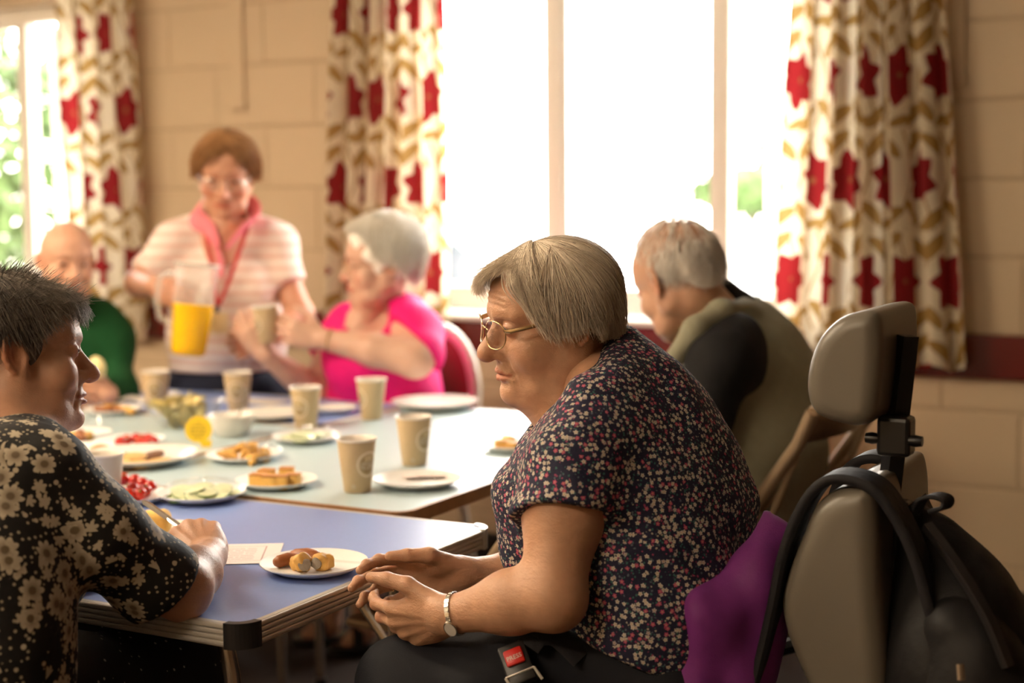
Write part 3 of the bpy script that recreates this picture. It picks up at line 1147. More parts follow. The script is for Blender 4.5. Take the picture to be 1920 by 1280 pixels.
def sculpt_obj(name, f, lo, hi, h, mat, parent=None, col=None, origin=None):
    V, Q = sculpt(f, lo, hi, h)
    c = None if col is None else col(V)
    if origin is not None: V = V - A3(origin)
    return link(name, mesh_np(name, V, Q, [mat], col=c), parent)


# ------------------------------------------------------------------ wheelchair with headrest
WCY = 2.10                                     # middle plane of the chair
wc = thing('wheelchair', 'grey padded wheelchair with a headrest on a black post', 'wheelchair', (-.78, WCY, 0))
WO = np.array((-.78, WCY, 0), f32)


def side_pts(px, y):
    return [(float(p.x), float(p.z)) for p in (ony(a, b, y) for a, b in px)]


def extruded(px, ynear, half, r, y0):
    """padded block: outline drawn in the side plane, rounded rim, extruded across the chair"""
    pts = np.array(side_pts(px, ynear), f32)
    n = len(pts)
    # densify with Catmull-Rom
    dense = []
    for i in range(n):
        p0, p1, p2, p3 = pts[i - 1], pts[i], pts[(i + 1) % n], pts[(i + 2) % n]
        for t in np.linspace(0, 1, 6, endpoint=False):
            dense.append(.5 * (2 * p1 + (p2 - p0) * t + (2 * p0 - 5 * p1 + 4 * p2 - p3) * t * t + (3 * p1 - p0 - 3 * p2 + p3) * t ** 3))
    D2 = np.array(dense, f32)

    def f(P):
        q = P[:, (0, 2)]
        best = np.full(len(P), 1e9, f32); sgn = np.ones(len(P), f32)
        for i in range(len(D2)):
            a, b = D2[i], D2[i - 1]
            e = b - a
            w = q - a
            t = np.clip((w @ e) / (e @ e), 0, 1)
            d = w - t[:, None] * e
            best = np.minimum(best, (d * d).sum(1))
            c1 = q[:, 1] >= a[1]; c2 = q[:, 1] < b[1]; c3 = e[0] * w[:, 1] > e[1] * w[:, 0]
            flip = (c1 & c2 & c3) | (~c1 & ~c2 & ~c3)
            sgn = np.where(flip, -sgn, sgn)
        d2 = sgn * np.sqrt(best) + r
        dy = np.abs(P[:, 1] - y0) - half + r
        return np.minimum(np.maximum(d2, dy), 0) + np.sqrt(np.maximum(d2, 0) ** 2 + np.maximum(dy, 0) ** 2) - r
    lo = (D2[:, 0].min() - .02, y0 - half - .02, D2[:, 1].min() - .02)
    hi = (D2[:, 0].max() + .02, y0 + half + .02, D2[:, 1].max() + .02)
    return f, lo, hi


hr_px = [(1640, 590), (1598, 587), (1560, 603), (1527, 640), (1509, 690), (1506, 740), (1520, 775), (1550, 792), (1598, 802), (1630, 790), (1642, 740), (1648, 650)]
f_, lo_, hi_ = extruded(hr_px, 1.98, .115, .022, WCY)
headrest = sculpt_obj('headrest', f_, lo_, hi_, .005, M['grey_vinyl'], wc, origin=WO)
br_px = [(1640, 925), (1600, 912), (1560, 922), (1527, 950), (1505, 1000), (1485, 1050), (1467, 1105), (1466, 1150), (1482, 1210), (1520, 1300), (1560, 1400), (1660, 1400), (1650, 1100)]
f_, lo_, hi_ = extruded(br_px, 1.95, .165, .028, WCY)
backrest = sculpt_obj('backrest', f_, lo_, hi_, .006, M['grey_vinyl'], wc, origin=WO)


def wpt(px, py, y, dx=0.0):
    p = ony(px, py, y)
    return (p.x - WO[0] + dx, p.y - WO[1], p.z)


a = wpt(1674, 628, WCY - .02, .020); b = wpt(1652, 915, WCY - .02, .012); c = wpt(1658, 1300, WCY - .02)
MB().tube([a, b, c], .0165, 4, flat=((1, 0, 0), 1.0)).build('headrest_post', M['blackmetal'], wc, sm=False)
p = wpt(1664, 815, WCY - .045, .012)
MB().box(p, (.046, .04, .055), bevel=.006).build('post_clamp', M['blackmetal'], wc, sm=False)
for dx in (-.030, .030):
    MB().lathe([(0, -.009), (.007, -.009), (.0085, 0), (.007, .009), (0, .009)], 14, Matrix.Translation((p[0] + dx, p[1] - .012, p[2] - .004)) @ Matrix.Rotation(PI / 2, 4, 'Y')).build('clamp_knob', M['blackmetal'], wc)
# carrier rail on the back of the backrest
a = wpt(1664, 960, 2.02); b = wpt(1650, 1120, 2.02)
MB().box(((a[0] + b[0]) / 2 + .020, -.06, (a[2] + b[2]) / 2), (.022, .03, .15), bevel=.004).build('back_rail', M['blackmetal'], wc, sm=False)
# seat, arms, wheels (mostly under the frame edge)
MB().box((-.10, -.06, .47), (.50, .44, .09), bevel=.03, seg=3).build('seat_cushion', M['side_vinyl'], wc)
for s in (-1, 1):
    MB().tube([(.20, s * .23, .50), (.19, s * .23, .40), (.14, s * .23, .20)], .012).build('frame_tube', M['blackmetal'], wc)
    MB().tube([(.19, s * .23, .42), (-.32, s * .23, .42), (-.42, s * .21, .16)], .012).build('frame_tube', M['blackmetal'], wc)
    m = MB()
    m.tube([(.14 + .29 * math.cos(2 * PI * i / 40), s * .27, .29 + .29 * math.sin(2 * PI * i / 40)) for i in range(40)], .014, 8, closed=True)
    for i in range(10): m.tube([(.14, s * .27, .29), (.14 + .29 * math.cos(2 * PI * i / 10), s * .27, .29 + .29 * math.sin(2 * PI * i / 10))], .003, 5)
    m.lathe([(0, -.03), (.03, -.03), (.03, .03), (0, .03)], 16, Matrix.Translation((.14, s * .26, .29)) @ Matrix.Rotation(PI / 2, 4, 'X'))
    m.build('rear_wheel', M['blackmetal'], wc)
    MB().lathe([(0, -.016), (.07, -.016), (.078, 0), (.07, .016), (0, .016)], 20, Matrix.Translation((-.36, s * .22, .079)) @ Matrix.Rotation(PI / 2, 4, 'X')).build('castor', M['blackmetal'], wc)
    MB().tube([(-.42, s * .21, .16), (-.47, s * .15, .12)], .010).build('footrest_hanger', M['blackmetal'], wc)
    MB().box((-.50, s * .10, .10), (.16, .15, .015), bevel=.005).build('footplate', M['blackcap'], wc)

# ------------------------------------------------------------------ rucksack hanging behind the wheelchair
def bagpt(px, py, y): p = ony(px, py, y); return A3(p)


rk = thing('rucksack', 'charcoal rucksack hung by its padded straps on the wheelchair', 'rucksack', (-.42, WCY, .55))
RO = np.array((-.42, WCY, .55), f32)
y_ = 2.06
body = U([chain([bagpt(1722, 1015, y_), bagpt(1775, 1125, y_), bagpt(1812, 1260, y_), bagpt(1840, 1380, y_)], [.030, .070, .105, .115], .05),
          ell(bagpt(1770, 1260, y_), (.085, .14, .15)), ell(bagpt(1800, 1400, y_), (.13, .15, .10)),
          chain([bagpt(1712, 968, y_), bagpt(1752, 1005, y_), bagpt(1835, 1140, y_ - .04), bagpt(1880, 1240, y_ - .04)], [.020, .024, .034, .04], .03)], .05)
body = folds(body, .0045, 42, 3, dirs=(.7, .2, .5))
bag_o = sculpt_obj('bag_body', body, (-.75, 1.78, .25), (-.10, 2.36, .95), .007, M['bag'], rk, origin=RO)
pocket = folds(U([chain([bagpt(1790, 1185, 1.98), bagpt(1850, 1320, 1.98)], [.055, .085], .04), ell(bagpt(1830, 1320, 1.98), (.085, .07, .12))], .03), .004, 48, 9)
sculpt_obj('front_pocket', pocket, (-.60, 1.80, .25), (-.10, 2.2, .85), .007, M['bag'], rk, origin=RO)


def band(name, pts, widths, thick, mat, parent, org, lat=(0, 1, 0)):
    """flat padded webbing along points (world); width lies along lat"""
    P = [Vector(p) for p in pts]
    dense, W = [], []
    n = len(P)
    for i in range(n - 1):
        p0, p1, p2, p3 = P[max(i - 1, 0)], P[i], P[i + 1], P[min(i + 2, n - 1)]
        for t in np.linspace(0, 1, 8, endpoint=(i == n - 2)):
            t = float(t)
            dense.append(.5 * (2 * p1 + (p2 - p0) * t + (2 * p0 - 5 * p1 + 4 * p2 - p3) * t * t + (3 * p1 - p0 - 3 * p2 + p3) * t ** 3))
            W.append(widths[i] + (widths[i + 1] - widths[i]) * t)
    m = MB()
    rings = []
    K = len(dense)
    for k in range(K):
        tg = (dense[min(k + 1, K - 1)] - dense[max(k - 1, 0)]).normalized()
        la = Vector(lat); la = (la - tg * la.dot(tg)).normalized()
        nn = tg.cross(la)
        w, h = W[k] / 2, thick / 2
        c = dense[k] - Vector(org)
        rings.append([m.bm.verts.new(c + la * w * u + nn * h * v) for u, v in ((-1, -.4), (-.9, -1), (.9, -1), (1, -.4), (1, .4), (.9, 1), (-.9, 1), (-1, .4))])
    for k in range(K - 1):
        for i in range(8): m.bm.faces.new((rings[k][i], rings[k][(i + 1) % 8], rings[k + 1][(i + 1) % 8], rings[k + 1][i]))
    m.bm.faces.new(rings[0][::-1]); m.bm.faces.new(rings[-1])
    return m.build(name, mat, parent)


ys = 1.97
band('shoulder_strap', [ony(1425, 1300, ys), ony(1462, 1130, ys), ony(1478, 1040, ys), ony(1508, 955, ys), ony(1550, 900, ys), ony(1600, 893, ys), ony(1650, 915, ys), ony(1690, 970, ys), ony(1722, 1040, ys), ony(1750, 1140, ys), ony(1790, 1280, ys)],
     [.10, .085, .07, .065, .065, .065, .065, .06, .055, .05, .04], .014, M['strap'], rk, RO)
ys = 2.20
band('shoulder_strap', [ony(1560, 960, ys), ony(1580, 900, ys), ony(1612, 862, ys), ony(1660, 858, ys), ony(1700, 900, ys), ony(1730, 950, ys), ony(1760, 1020, ys)],
     [.06, .06, .06, .06, .055, .05, .05], .014, M['strap'], rk, RO)
band('grab_loop', [ony(1715, 965, 2.02), ony(1728, 938, 2.02), ony(1752, 929, 2.02), ony(1775, 936, 2.02), ony(1772, 950, 2.02), ony(1745, 958, 2.02)], [.03] * 6, .006, M['strap'], rk, RO, (.3, 1, 0))
band('zip_seam', [ony(1738, 985, 1.985), ony(1790, 1055, 1.955), ony(1848, 1150, 1.93), ony(1890, 1250, 1.92)], [.014] * 4, .012, M['blackcap'], rk, RO, (.3, .8, .4))
MB().tube([Vector(ony(1800, 1245, 1.86)) - Vector(RO), Vector(ony(1802, 1275, 1.855)) - Vector(RO)], .005, 8).build('zip_pull', M['chrome'], rk)

# ------------------------------------------------------------------ purple coat laid over the arm of the wheelchair
yc = 1.93


def cp(px, py, y=yc): return A3(ony(px, py, y))


coat = U([chain([cp(1458, 1008, 2.02), cp(1424, 1070, 1.98), cp(1345, 1150), cp(1318, 1290), cp(1310, 1420)], [.022, .032, .038, .044, .05], .03),
          chain([cp(1437, 962, 2.03), cp(1452, 1010, 2.02), cp(1440, 1100, 1.99), cp(1400, 1250, 1.97)], [.003, .020, .036, .05], .02),
          chain([cp(1312, 1150, 1.9), cp(1300, 1300, 1.9)], [.020, .024], .03)], .03)
coat = folds(coat, .0050, 60, 12, dirs=(.9, .1, .3))
ct = sculpt_obj('purple_coat', coat, (-1.05, 1.78, .25), (-.60, 2.16, .98), .006, M['purple'])
tag(ct, 'purple coat folded between the wheelchair back and the floral blouse', 'coat')

# ------------------------------------------------------------------ chairs in the room
frame_chair('burgundy upholstered chair with cream frame under the woman in magenta', (-2.545, 3.80, 0), math.radians(160), M['burgundy'], 'upholstered chairs with cream frames')
oc_ = frame_chair('empty orange upholstered chair with cream frame under the wide window', (-1.60, 3.82, 0), math.radians(166), M['orange_wood'], 'upholstered chairs with cream frames')
oc_.scale = (1, 1, .945)
folding_chair('tan steel folding chair under the man in the olive waistcoat', (-1.18, 3.22, 0), math.radians(86), 'tan folding chairs')
folding_chair('empty tan steel folding chair behind the woman in the navy floral blouse', (-1.505, 2.665, 0), math.radians(90), 'tan folding chairs')
# ------------------------------------------------------------------ cups
cup_body = MB().lathe([(0, .004), (.0255, .004), (.0262, 0), (.0268, .0005), (.0393, .1045)], 40).mesh('cup_body', M['cup'], angle=50)
cup_lin = MB().lathe([(.0393, .1040), (.0412, .1050), (.0418, .1068), (.0410, .1085), (.0396, .1080), (.0380, .1040), (.0262, .008), (0, .008)], 40).mesh('cup_lining', M['cup_in'], angle=60)
M['grey_cup'] = simple('pale_grey_paper_cup', (.50, .46, .40), .5, var=.03)
M['tea'] = simple('milky_tea', (.36, .20, .10), .15)
CUPS = [(670, 920, 50, 'kraft paper cup beside the empty plate at the corner of the pale table'),
        (777, 870, 56, 'kraft paper cup behind the empty plate near the bowed man'),
        (697, 785, -62, 'kraft paper cup in front of the magenta top, badge turned away'),
        (574, 803, -26, 'kraft paper cup behind the wrapped cucumber plate on the pale table'),
        (447, 769, 2, 'kraft paper cup behind the white dip bowl and spoon'),
        (294, 766, 4, 'kraft paper cup behind the glass bowl of crisps')]


def make_cup(loc, deg, label, group='kraft paper cups'):
    t = thing('paper_cup', label, 'cup', loc, math.radians(-62 + deg), group)
    link('cup_body', cup_body, t); link('cup_lining', cup_lin, t)
    MB().lathe([(0, .075), (.0345, .075)], 28).build('drink', M['tea'], t)
    return t


for px, py, deg, lab in CUPS:
    make_cup(onz(px, py, TZ + .001), deg, lab)
p = onz(198, 938, TZ + .001)
t = thing('paper_cup', 'plain pale paper cup half hidden by the black flowered sleeve', 'cup', p, 0)
o = link('cup_body', MB().lathe([(0, .004), (.0255, .004), (.0262, 0), (.0268, .0005), (.0375, .092)], 40).mesh('cup_body', M['grey_cup'], angle=50), t)
link('cup_lining', MB().lathe([(.0375, .0915), (.0392, .0925), (.0396, .094), (.0388, .0955), (.0376, .095), (.036, .091), (.0262, .008), (0, .008)], 40).mesh('cup_lining', M['cup_in'], angle=60), t)


# ------------------------------------------------------------------ plates
def plate_profile(r, rise=.014):
    return [(0, .0), (r * .62, .0), (r * .72, .0015), (r * .98, rise - .002), (r, rise - .0005), (r * .995, rise + .0012), (r * .96, rise + .0005), (r * .74, .0045), (r * .66, .003), (0, .0028)]


plate_cache = {}


def plate(px, py, r, label, sx=1.0, mat='white_plate', rot=0.0, rise=.014, z=TZ + .0008, cat='plate', name='paper_plate', group='white paper plates'):
    k = (r, sx, mat, rise)
    if k not in plate_cache:
        plate_cache[k] = MB().lathe(plate_profile(r, rise), 56, sx=sx).mesh(name, M[mat], angle=50)
    o = link(name, plate_cache[k], None, onz(px, py, z), (0, 0, rot))
    tag(o, label, cat, group)
    return o


PZ = TZ + .004                                  # top of a plate's floor
pl_front = plate(589, 1068, .086, 'white paper plate with sausage roll pieces on the blue table')
pl_empty = plate(783, 908, .092, 'empty white paper plate with a napkin at the corner of the pale table')
pl_cake = plate(518, 910, .084, 'white paper plate holding yellow sponge squares')
pl_twist = plate(456, 861, .084, 'white paper plate holding a heap of golden fried snacks')
pl_cuc = plate(378, 934, .087, 'white paper plate of wrapped cucumber slices lying over the table joint', z=TZ + .003)
pl_tom = plate(243, 939, .080, 'white paper plate of cherry tomatoes by the pale paper cup')
pl_bis = plate(262, 866, .132, 'large white plate with round biscuits', mat='china', rise=.020, name='serving_plate', group='large white plates')
pl_tom2 = plate(243, 834, .085, 'white paper plate of halved tomatoes behind the biscuits', z=TZ + .001)
pl_past = plate(150, 849, .075, 'white paper plate with a small pastry behind the black flowered shoulder')
pl_wrap = plate(155, 820, .072, 'white paper plate of brown food under crumpled film')
pl_saus = plate(212, 774, .082, 'white paper plate of small sausages in front of the bald man')
pl_big = plate(815, 765, .122, 'large white oval plate in front of the burgundy chair', sx=1.0, mat='china', rise=.022, name='serving_plate', group='large white plates')
pl_right = plate(962, 842, .075, 'white paper plate with pastry by the edge under the bowed man')
pl_cuc2 = plate(575, 826, .084, 'white paper plate of cucumber and salad at the foot of a kraft cup', z=TZ + .001)
pl_tray = plate(515, 782, .105, 'large white plate behind the dip bowl', mat='china', rise=.016, name='serving_plate', group='large white plates', z=TZ + .004)
pl_pink = plate(628, 772, .06, 'small white plate with pink icing behind the middle kraft cup', z=TZ + .004)
pl_hand = plate(300, 1008, .080, 'white paper plate with cake under the hand holding the knife')
pl_chest = plate(118, 1096, .080, 'white paper plate at the table edge against the black flowered blouse')

# ------------------------------------------------------------------ food
M['pastry'] = simple('golden_puff_pastry', (.66, .36, .085), .6, var=.55, vscale=60, bump=.5, bscale=120)
M['meat'] = simple('grey_sausage_meat', (.27, .22, .17), .7, var=.3, vscale=120, bump=.4, bscale=300)
M['browned'] = simple('browned_sausage', (.30, .095, .028), .38, var=.45, vscale=50, bump=.4, bscale=160)
M['sponge'] = simple('yellow_sponge', (.74, .46, .12), .8, var=.18, vscale=90, bump=.5, bscale=260)
M['crust'] = simple('brown_crust', (.50, .21, .045), .65, var=.3, vscale=50)
M['tomato'] = simple('tomato_skin', (.52, .022, .012), .16, var=.25, vscale=20)
M['cuc_in'] = simple('cucumber_flesh', (.74, .78, .50), .35, var=.12, vscale=90)
M['cuc_skin'] = simple('cucumber_skin', (.10, .20, .035), .4, var=.3, vscale=60)
M['biscuit'] = simple('golden_biscuit', (.66, .40, .15), .7, var=.18, vscale=60, bump=.4, bscale=220)
M['choc'] = simple('chocolate_biscuit', (.15, .065, .030), .6, var=.2, vscale=60, bump=.4, bscale=220)
M['crisp'] = simple('potato_crisp', (.95, .78, .40), .5, var=.15, vscale=40)
M['dip'] = simple('creamy_dip', (.80, .74, .62), .35, var=.05)
M['steel'] = simple('steel_cutlery', (.62, .58, .52), .18, 1.0)
M['paper'] = simple('off_white_paper', (.78, .74, .70), .7, var=.02)
M['napkin'] = simple('pink_napkin', (.80, .66, .60), .85, var=.08)


def film_mat():
    m = Mat('cling_film')
    tr = m.node('ShaderNodeBsdfTransparent')
    gl = m.node('ShaderNodeBsdfGlossy'); gl.inputs['Roughness'].default_value = .12
    mx = m.node('ShaderNodeMixShader'); mx.inputs[0].default_value = .12
    m.t.links.new(tr.outputs[0], mx.inputs[1]); m.t.links.new(gl.outputs[0], mx.inputs[2])
    m.t.links.new(mx.outputs[0], m.out.inputs[0]); m.t.nodes.remove(m.b)
    return m.mat


M['film'] = film_mat()


def item(name, me, loc, rot, label, cat, group=None):
    return tag(link(name, me, None, loc, rot), label, cat, group)


R_ = random.Random(11)
# sausage rolls on the front plate
def roll_mesh(seed, L=.032):
    m = MB()
    m.box((0, 0, .013), (L, .034, .026), bevel=.010, seg=3)
    bmesh.ops.subdivide_edges(m.bm, edges=m.bm.edges[:], cuts=3, use_grid_fill=True)
    m.jitter(.0024, seed, 190); m.jitter(.0011, seed + 7, 480)
    return m.mesh('pastry_roll', M['pastry'])


for px, py, rz, sd, meat, lab in ((566, 1064, .5, 1, False, 'flaky golden sausage roll piece, cut side away, on the front plate'), (606, 1062, -.45, 2, True, 'sausage roll piece showing grey filling on the front plate')):
    t = thing('sausage_roll', lab, 'food', onz(px, py + 5, PZ), rz + .4, 'sausage roll pieces')
    link('pastry', roll_mesh(sd, .030), t)
    m = MB().sphere((0, -.0178, .013), (.0105, .0045, .0095)); m.jitter(.0008, sd, 400)
    m.build('filling', M['meat'], t)
for px, py, rz, lab in ((543, 1058, 1.0, 'browned cocktail sausage lying across the front plate'), (573, 1049, .2, 'browned cocktail sausage behind the flaky roll on the front plate')):
    m = MB().tube([(-.026, 0, .010), (-.018, .002, .011), (0, .004, .012), (.018, .002, .011), (.026, 0, .010)], [.006, .0105, .0115, .0105, .006], 12); m.jitter(.0012, 5, 200)
    item('cocktail_sausage', m.mesh('cocktail_sausage', M['browned']), onz(px, py + 4, PZ), (0, 0, rz), lab, 'food', 'browned cocktail sausages')
# clear plastic fork on the plate edge
t = thing('plastic_fork', 'clear plastic fork resting on the front plate rim', 'fork', onz(640, 1052, TZ + .017), .15)
m = MB()
m.box((.02, 0, 0), (.075, .008, .0025), bevel=.001); m.box((-.028, 0, .001), (.026, .022, .0022), bevel=.001)
m.build('handle', M['film'], t)
for k in range(4): MB().box((-.052, -.009 + .006 * k, .002), (.026, .003, .002)).build('tine', M['film'], t)
# sponge squares
sq = MB().box((0, 0, .013), (.031, .030, .026), bevel=.003).mesh('sponge', M['sponge'], angle=30)
top = MB().box((0, 0, .0268), (.031, .030, .003), bevel=.001).mesh('crust', M['crust'], angle=30)
for i, (px, py, rz) in enumerate(((484, 911, .3), (507, 914, .35), (527, 914, .4), (548, 911, .25), (538, 899, .5), (500, 902, .2))):
    t = thing('sponge_square', 'square of yellow sponge cake with brown top on its plate', 'cake', onz(px, py + 2, PZ), rz, 'sponge squares on the plate')
    link('sponge', sq, t); link('crust', top, t)
# golden fried snacks, heaped
tw = []
for s_ in range(4):
    m = MB().tube([(-.02, 0, 0), (-.010, .006, .005), (.002, -.004, .007), (.014, .005, .003), (.022, -.002, 0)], [.004, .0065, .0075, .0065, .004], 8)
    m.jitter(.0025, s_, 260); tw.append(m.mesh('fried_snack', M['pastry']))
for i in range(24):
    a, rr = R_.uniform(0, 2 * PI), R_.uniform(0, .052)
    c = onz(455, 862, PZ)
    zz = .008 + .022 * max(0, 1 - rr / .045) * R_.uniform(.4, 1)
    item('fried_snack', tw[i % 4], (c.x + rr * math.cos(a), c.y + rr * math.sin(a), PZ + zz), (R_.uniform(-.5, .5), R_.uniform(-.5, .5), R_.uniform(0, 6)),
         'golden fried snack stick in the heap on its plate', 'snack', 'fried snacks on the plate')
# cucumber slices
def cuc_proto():
    m = MB().lathe([(0, .0035), (.0195, .0035), (.0205, .003), (.0205, .0005), (.0195, 0), (0, 0)], 26)
    return m.mesh('cucumber_flesh', M['cuc_in'], angle=50), MB().lathe([(.0203, .0034), (.0210, .003), (.0210, .0005), (.0203, .0001)], 26).mesh('cucumber_rind', M['cuc_skin'])


cf, cr_ = cuc_proto()
for cx, cy, n, rad, lab, grp in ((378, 934, 18, .060, 'slice of cucumber on the wrapped plate over the table joint', 'cucumber slices on the near plate'), (572, 826, 11, .050, 'slice of cucumber on the plate at the foot of a kraft cup', 'cucumber slices on the far plate')):
    c = onz(cx, cy, PZ)
    for i in range(n):
        a = i * 2.4; rr = rad * math.sqrt((i + .5) / n)
        t = thing('cucumber_slice', lab, 'cucumber', (c.x + rr * math.cos(a), c.y + rr * math.sin(a), PZ + .004 + .012 * (1 - rr / rad) + .003 * (i % 3)), R_.uniform(0, 6), grp)
        t.rotation_euler = (R_.uniform(.05, .32), R_.uniform(-.2, .2), R_.uniform(-.6, .6))
        link('flesh', cf, t); link('rind', cr_, t)
# tomatoes
tm = MB().sphere((0, 0, 0), (.0135, .0135, .0125), u=20, v=12).mesh('tomato', M['tomato'])
scar = MB().lathe([(0, .0132), (.002, .0130), (.003, .0120)], 8).mesh('stem_scar', M['cuc_skin'])
c = onz(245, 922, PZ)
for i, (px, py, dz) in enumerate(((231, 909, .006), (228, 931, 0), (249, 925, .002), (253, 910, .004), (268, 916, .004), (272, 926, 0), (262, 932, 0), (243, 934, 0), (282, 918, 0))):
    q = onz(px, py + 5, PZ)
    t = thing('cherry_tomato', 'glossy red cherry tomato on the plate by the pale cup', 'tomato', (q.x, q.y, PZ + .0125 + dz), R_.uniform(0, 6), 'cherry tomatoes on the near plate')
    t.rotation_euler = (R_.uniform(-1, 1), R_.uniform(-1, 1), 0)
    link('flesh', tm, t); link('stem_scar', scar, t)
for i, (px, py) in enumerate(((226, 833), (238, 830), (255, 827), (266, 829), (279, 828), (262, 835), (288, 832), (275, 836))):
    q = onz(px, py + 4, PZ)
    t = thing('cherry_tomato', 'red tomato piece on the plate behind the biscuits', 'tomato', (q.x, q.y, PZ + .0125), R_.uniform(0, 6), 'tomatoes on the far plate')
    t.rotation_euler = (R_.uniform(-1, 1), R_.uniform(-1, 1), 0)
    link('flesh', tm, t); link('stem_scar', scar, t)
# biscuits
bp = [(0, 0), (.024, 0), (.0265, .002), (.0268, .006), (.025, .0085), (0, .0095)]
bg = MB().lathe(bp, 28).mesh('biscuit', M['biscuit'], angle=60)
bc = MB().lathe(bp, 28).mesh('biscuit', M['choc'], angle=60)
for px, py, dz, ch, lab in ((224, 862, .002, True, 'dark chocolate biscuit leaning on the large plate'), (223, 875, 0, False, 'round golden biscuit on the large plate'), (253, 863, .004, False, 'round golden biscuit on the large plate'),
                            (263, 875, 0, False, 'round golden biscuit on the large plate'), (299, 870, 0, False, 'round golden biscuit on the large plate'), (287, 859, .002, True, 'dark biscuit tucked behind the golden biscuits')):
    q = onz(px, py, PZ)
    item('biscuit', bc if ch else bg, (q.x, q.y, PZ + .001 + dz), (R_.uniform(.05, .2), R_.uniform(-.1, .1), 0), lab, 'biscuit', 'biscuits on the large plate')
q = onz(152, 848, PZ)
item('small_pastry', MB().sphere((0, 0, .010), (.026, .018, .011)).jitter(.0015, 4, 150).mesh('small_pastry', M['crust']), (q.x + .05, q.y + .01, PZ), (0, 0, .4), 'small golden pastry behind the black flowered shoulder', 'pastry')
for i, (px, py) in enumerate(((135, 822), (150, 818), (165, 822), (152, 826))):
    item('brown_roll', MB().sphere((0, 0, .011), (.018, .014, .012)).jitter(.0015, i, 170).mesh('brown_roll', M['browned' if i % 2 else 'pastry']), onz(px, py + 3, PZ), (0, 0, i), 'small brown savoury under the crumpled film', 'food', 'savouries under film')
sg = MB().tube([(-.017, 0, .009), (-.011, 0, .010), (.011, 0, .010), (.017, 0, .009)], [.004, .009, .009, .004], 10).mesh('cocktail_sausage', M['browned'])
sg2 = MB().tube([(-.017, 0, .009), (-.011, 0, .010), (.011, 0, .010), (.017, 0, .009)], [.006, .010, .010, .006], 10).mesh('cocktail_sausage', M['pastry'])
for i, (px, py) in enumerate(((185, 770), (197, 773), (210, 770), (222, 773), (234, 771), (203, 767), (219, 767), (243, 774))):
    item('cocktail_sausage', sg if i < 4 else sg2, onz(px, py + 3, PZ), (0, 0, i * .9), 'small browned sausage on the plate before the bald man', 'food', 'sausages on the far plate')
for px, py, mt in ((942, 834, 'pastry'), (962, 838, 'pastry'), (978, 836, 'napkin'), (953, 826, 'sponge')):
    item('pastry_piece', MB().box((0, 0, .010), (.038, .028, .020), bevel=.007).mesh('pastry_piece', M[mt]), onz(px, py + 6, PZ), (0, 0, R_.uniform(0, 3)), 'piece of pastry on the plate near the bowed man', 'pastry', 'pastry pieces on the right plate')
item('sponge_slice', MB().box((0, 0, .020), (.055, .045, .040), bevel=.014, seg=3).jitter(.002, 3, 120).mesh('sponge_slice', M['sponge']), onz(290, 1000, PZ), (0, 0, .5), 'yellow cake slice beside the hand holding the knife', 'cake')
item('small_pastry', MB().sphere((0, 0, .007), (.016, .014, .007)).mesh('small_pastry', M['pastry']), onz(309, 1014, PZ), (0, 0, .4), 'golden crumb of cake under the fingers', 'pastry')
item('pink_icing', MB().sphere((0, 0, .005), (.03, .02, .006)).jitter(.002, 8, 200).mesh('pink_icing', M['napkin']), onz(628, 772, TZ + .008), (0, 0, 0), 'smear of pink icing on the small plate', 'food')

# crisps in a glass bowl
M['bowl_glass'] = thin_glass('clear_bowl_glass', (.98, .985, .98), .04, .02)
q = onz(345, 798, TZ + .001)
glass_bowl = tag(link('glass_bowl', MB().lathe([(0, .003), (.045, .003), (.05, 0), (.054, .003), (.088, .035), (.103, .066), (.105, .068), (.102, .067), (.086, .038), (.05, .008), (0, .006)], 48).mesh('glass_bowl', M['bowl_glass'], angle=60), None, q), 'clear glass bowl full of potato crisps', 'bowl')
cm = []
for s_ in range(3):
    m = MB()
    n = 14
    c0 = m.bm.verts.new((0, 0, .003 * s_))
    ring = [m.bm.verts.new((.021 * math.cos(2 * PI * i / n), .017 * math.sin(2 * PI * i / n), .006 * math.cos(4 * PI * i / n + s_))) for i in range(n)]
    ring2 = [m.bm.verts.new((.011 * math.cos(2 * PI * i / n), .009 * math.sin(2 * PI * i / n), .003 * math.cos(4 * PI * i / n + s_) + .0015 * s_)) for i in range(n)]
    for i in range(n):
        m.bm.faces.new((c0, ring2[i], ring2[(i + 1) % n])); m.bm.faces.new((ring2[i], ring[i], ring[(i + 1) % n], ring2[(i + 1) % n]))
    bmesh.ops.solidify(m.bm, geom=m.bm.faces[:], thickness=.0014)
    cm.append(m.mesh('potato_crisp', M['crisp']))
for i in range(58):
    lev = i / 58
    zz = .012 + .062 * lev
    rmax = .045 + .05 * min(1, zz / .055) - (.045 * max(0, (zz - .055) / .02))
    a, rr = R_.uniform(0, 2 * PI), max(.005, rmax - .022) * math.sqrt(R_.random())
    item('potato_crisp', cm[i % 3], (q.x + rr * math.cos(a), q.y + rr * math.sin(a), q.z + zz), (R_.uniform(-1.1, 1.1), R_.uniform(-1.1, 1.1), R_.uniform(0, 6)), 'curled golden crisp in the glass bowl', 'crisp', 'crisps in the glass bowl')
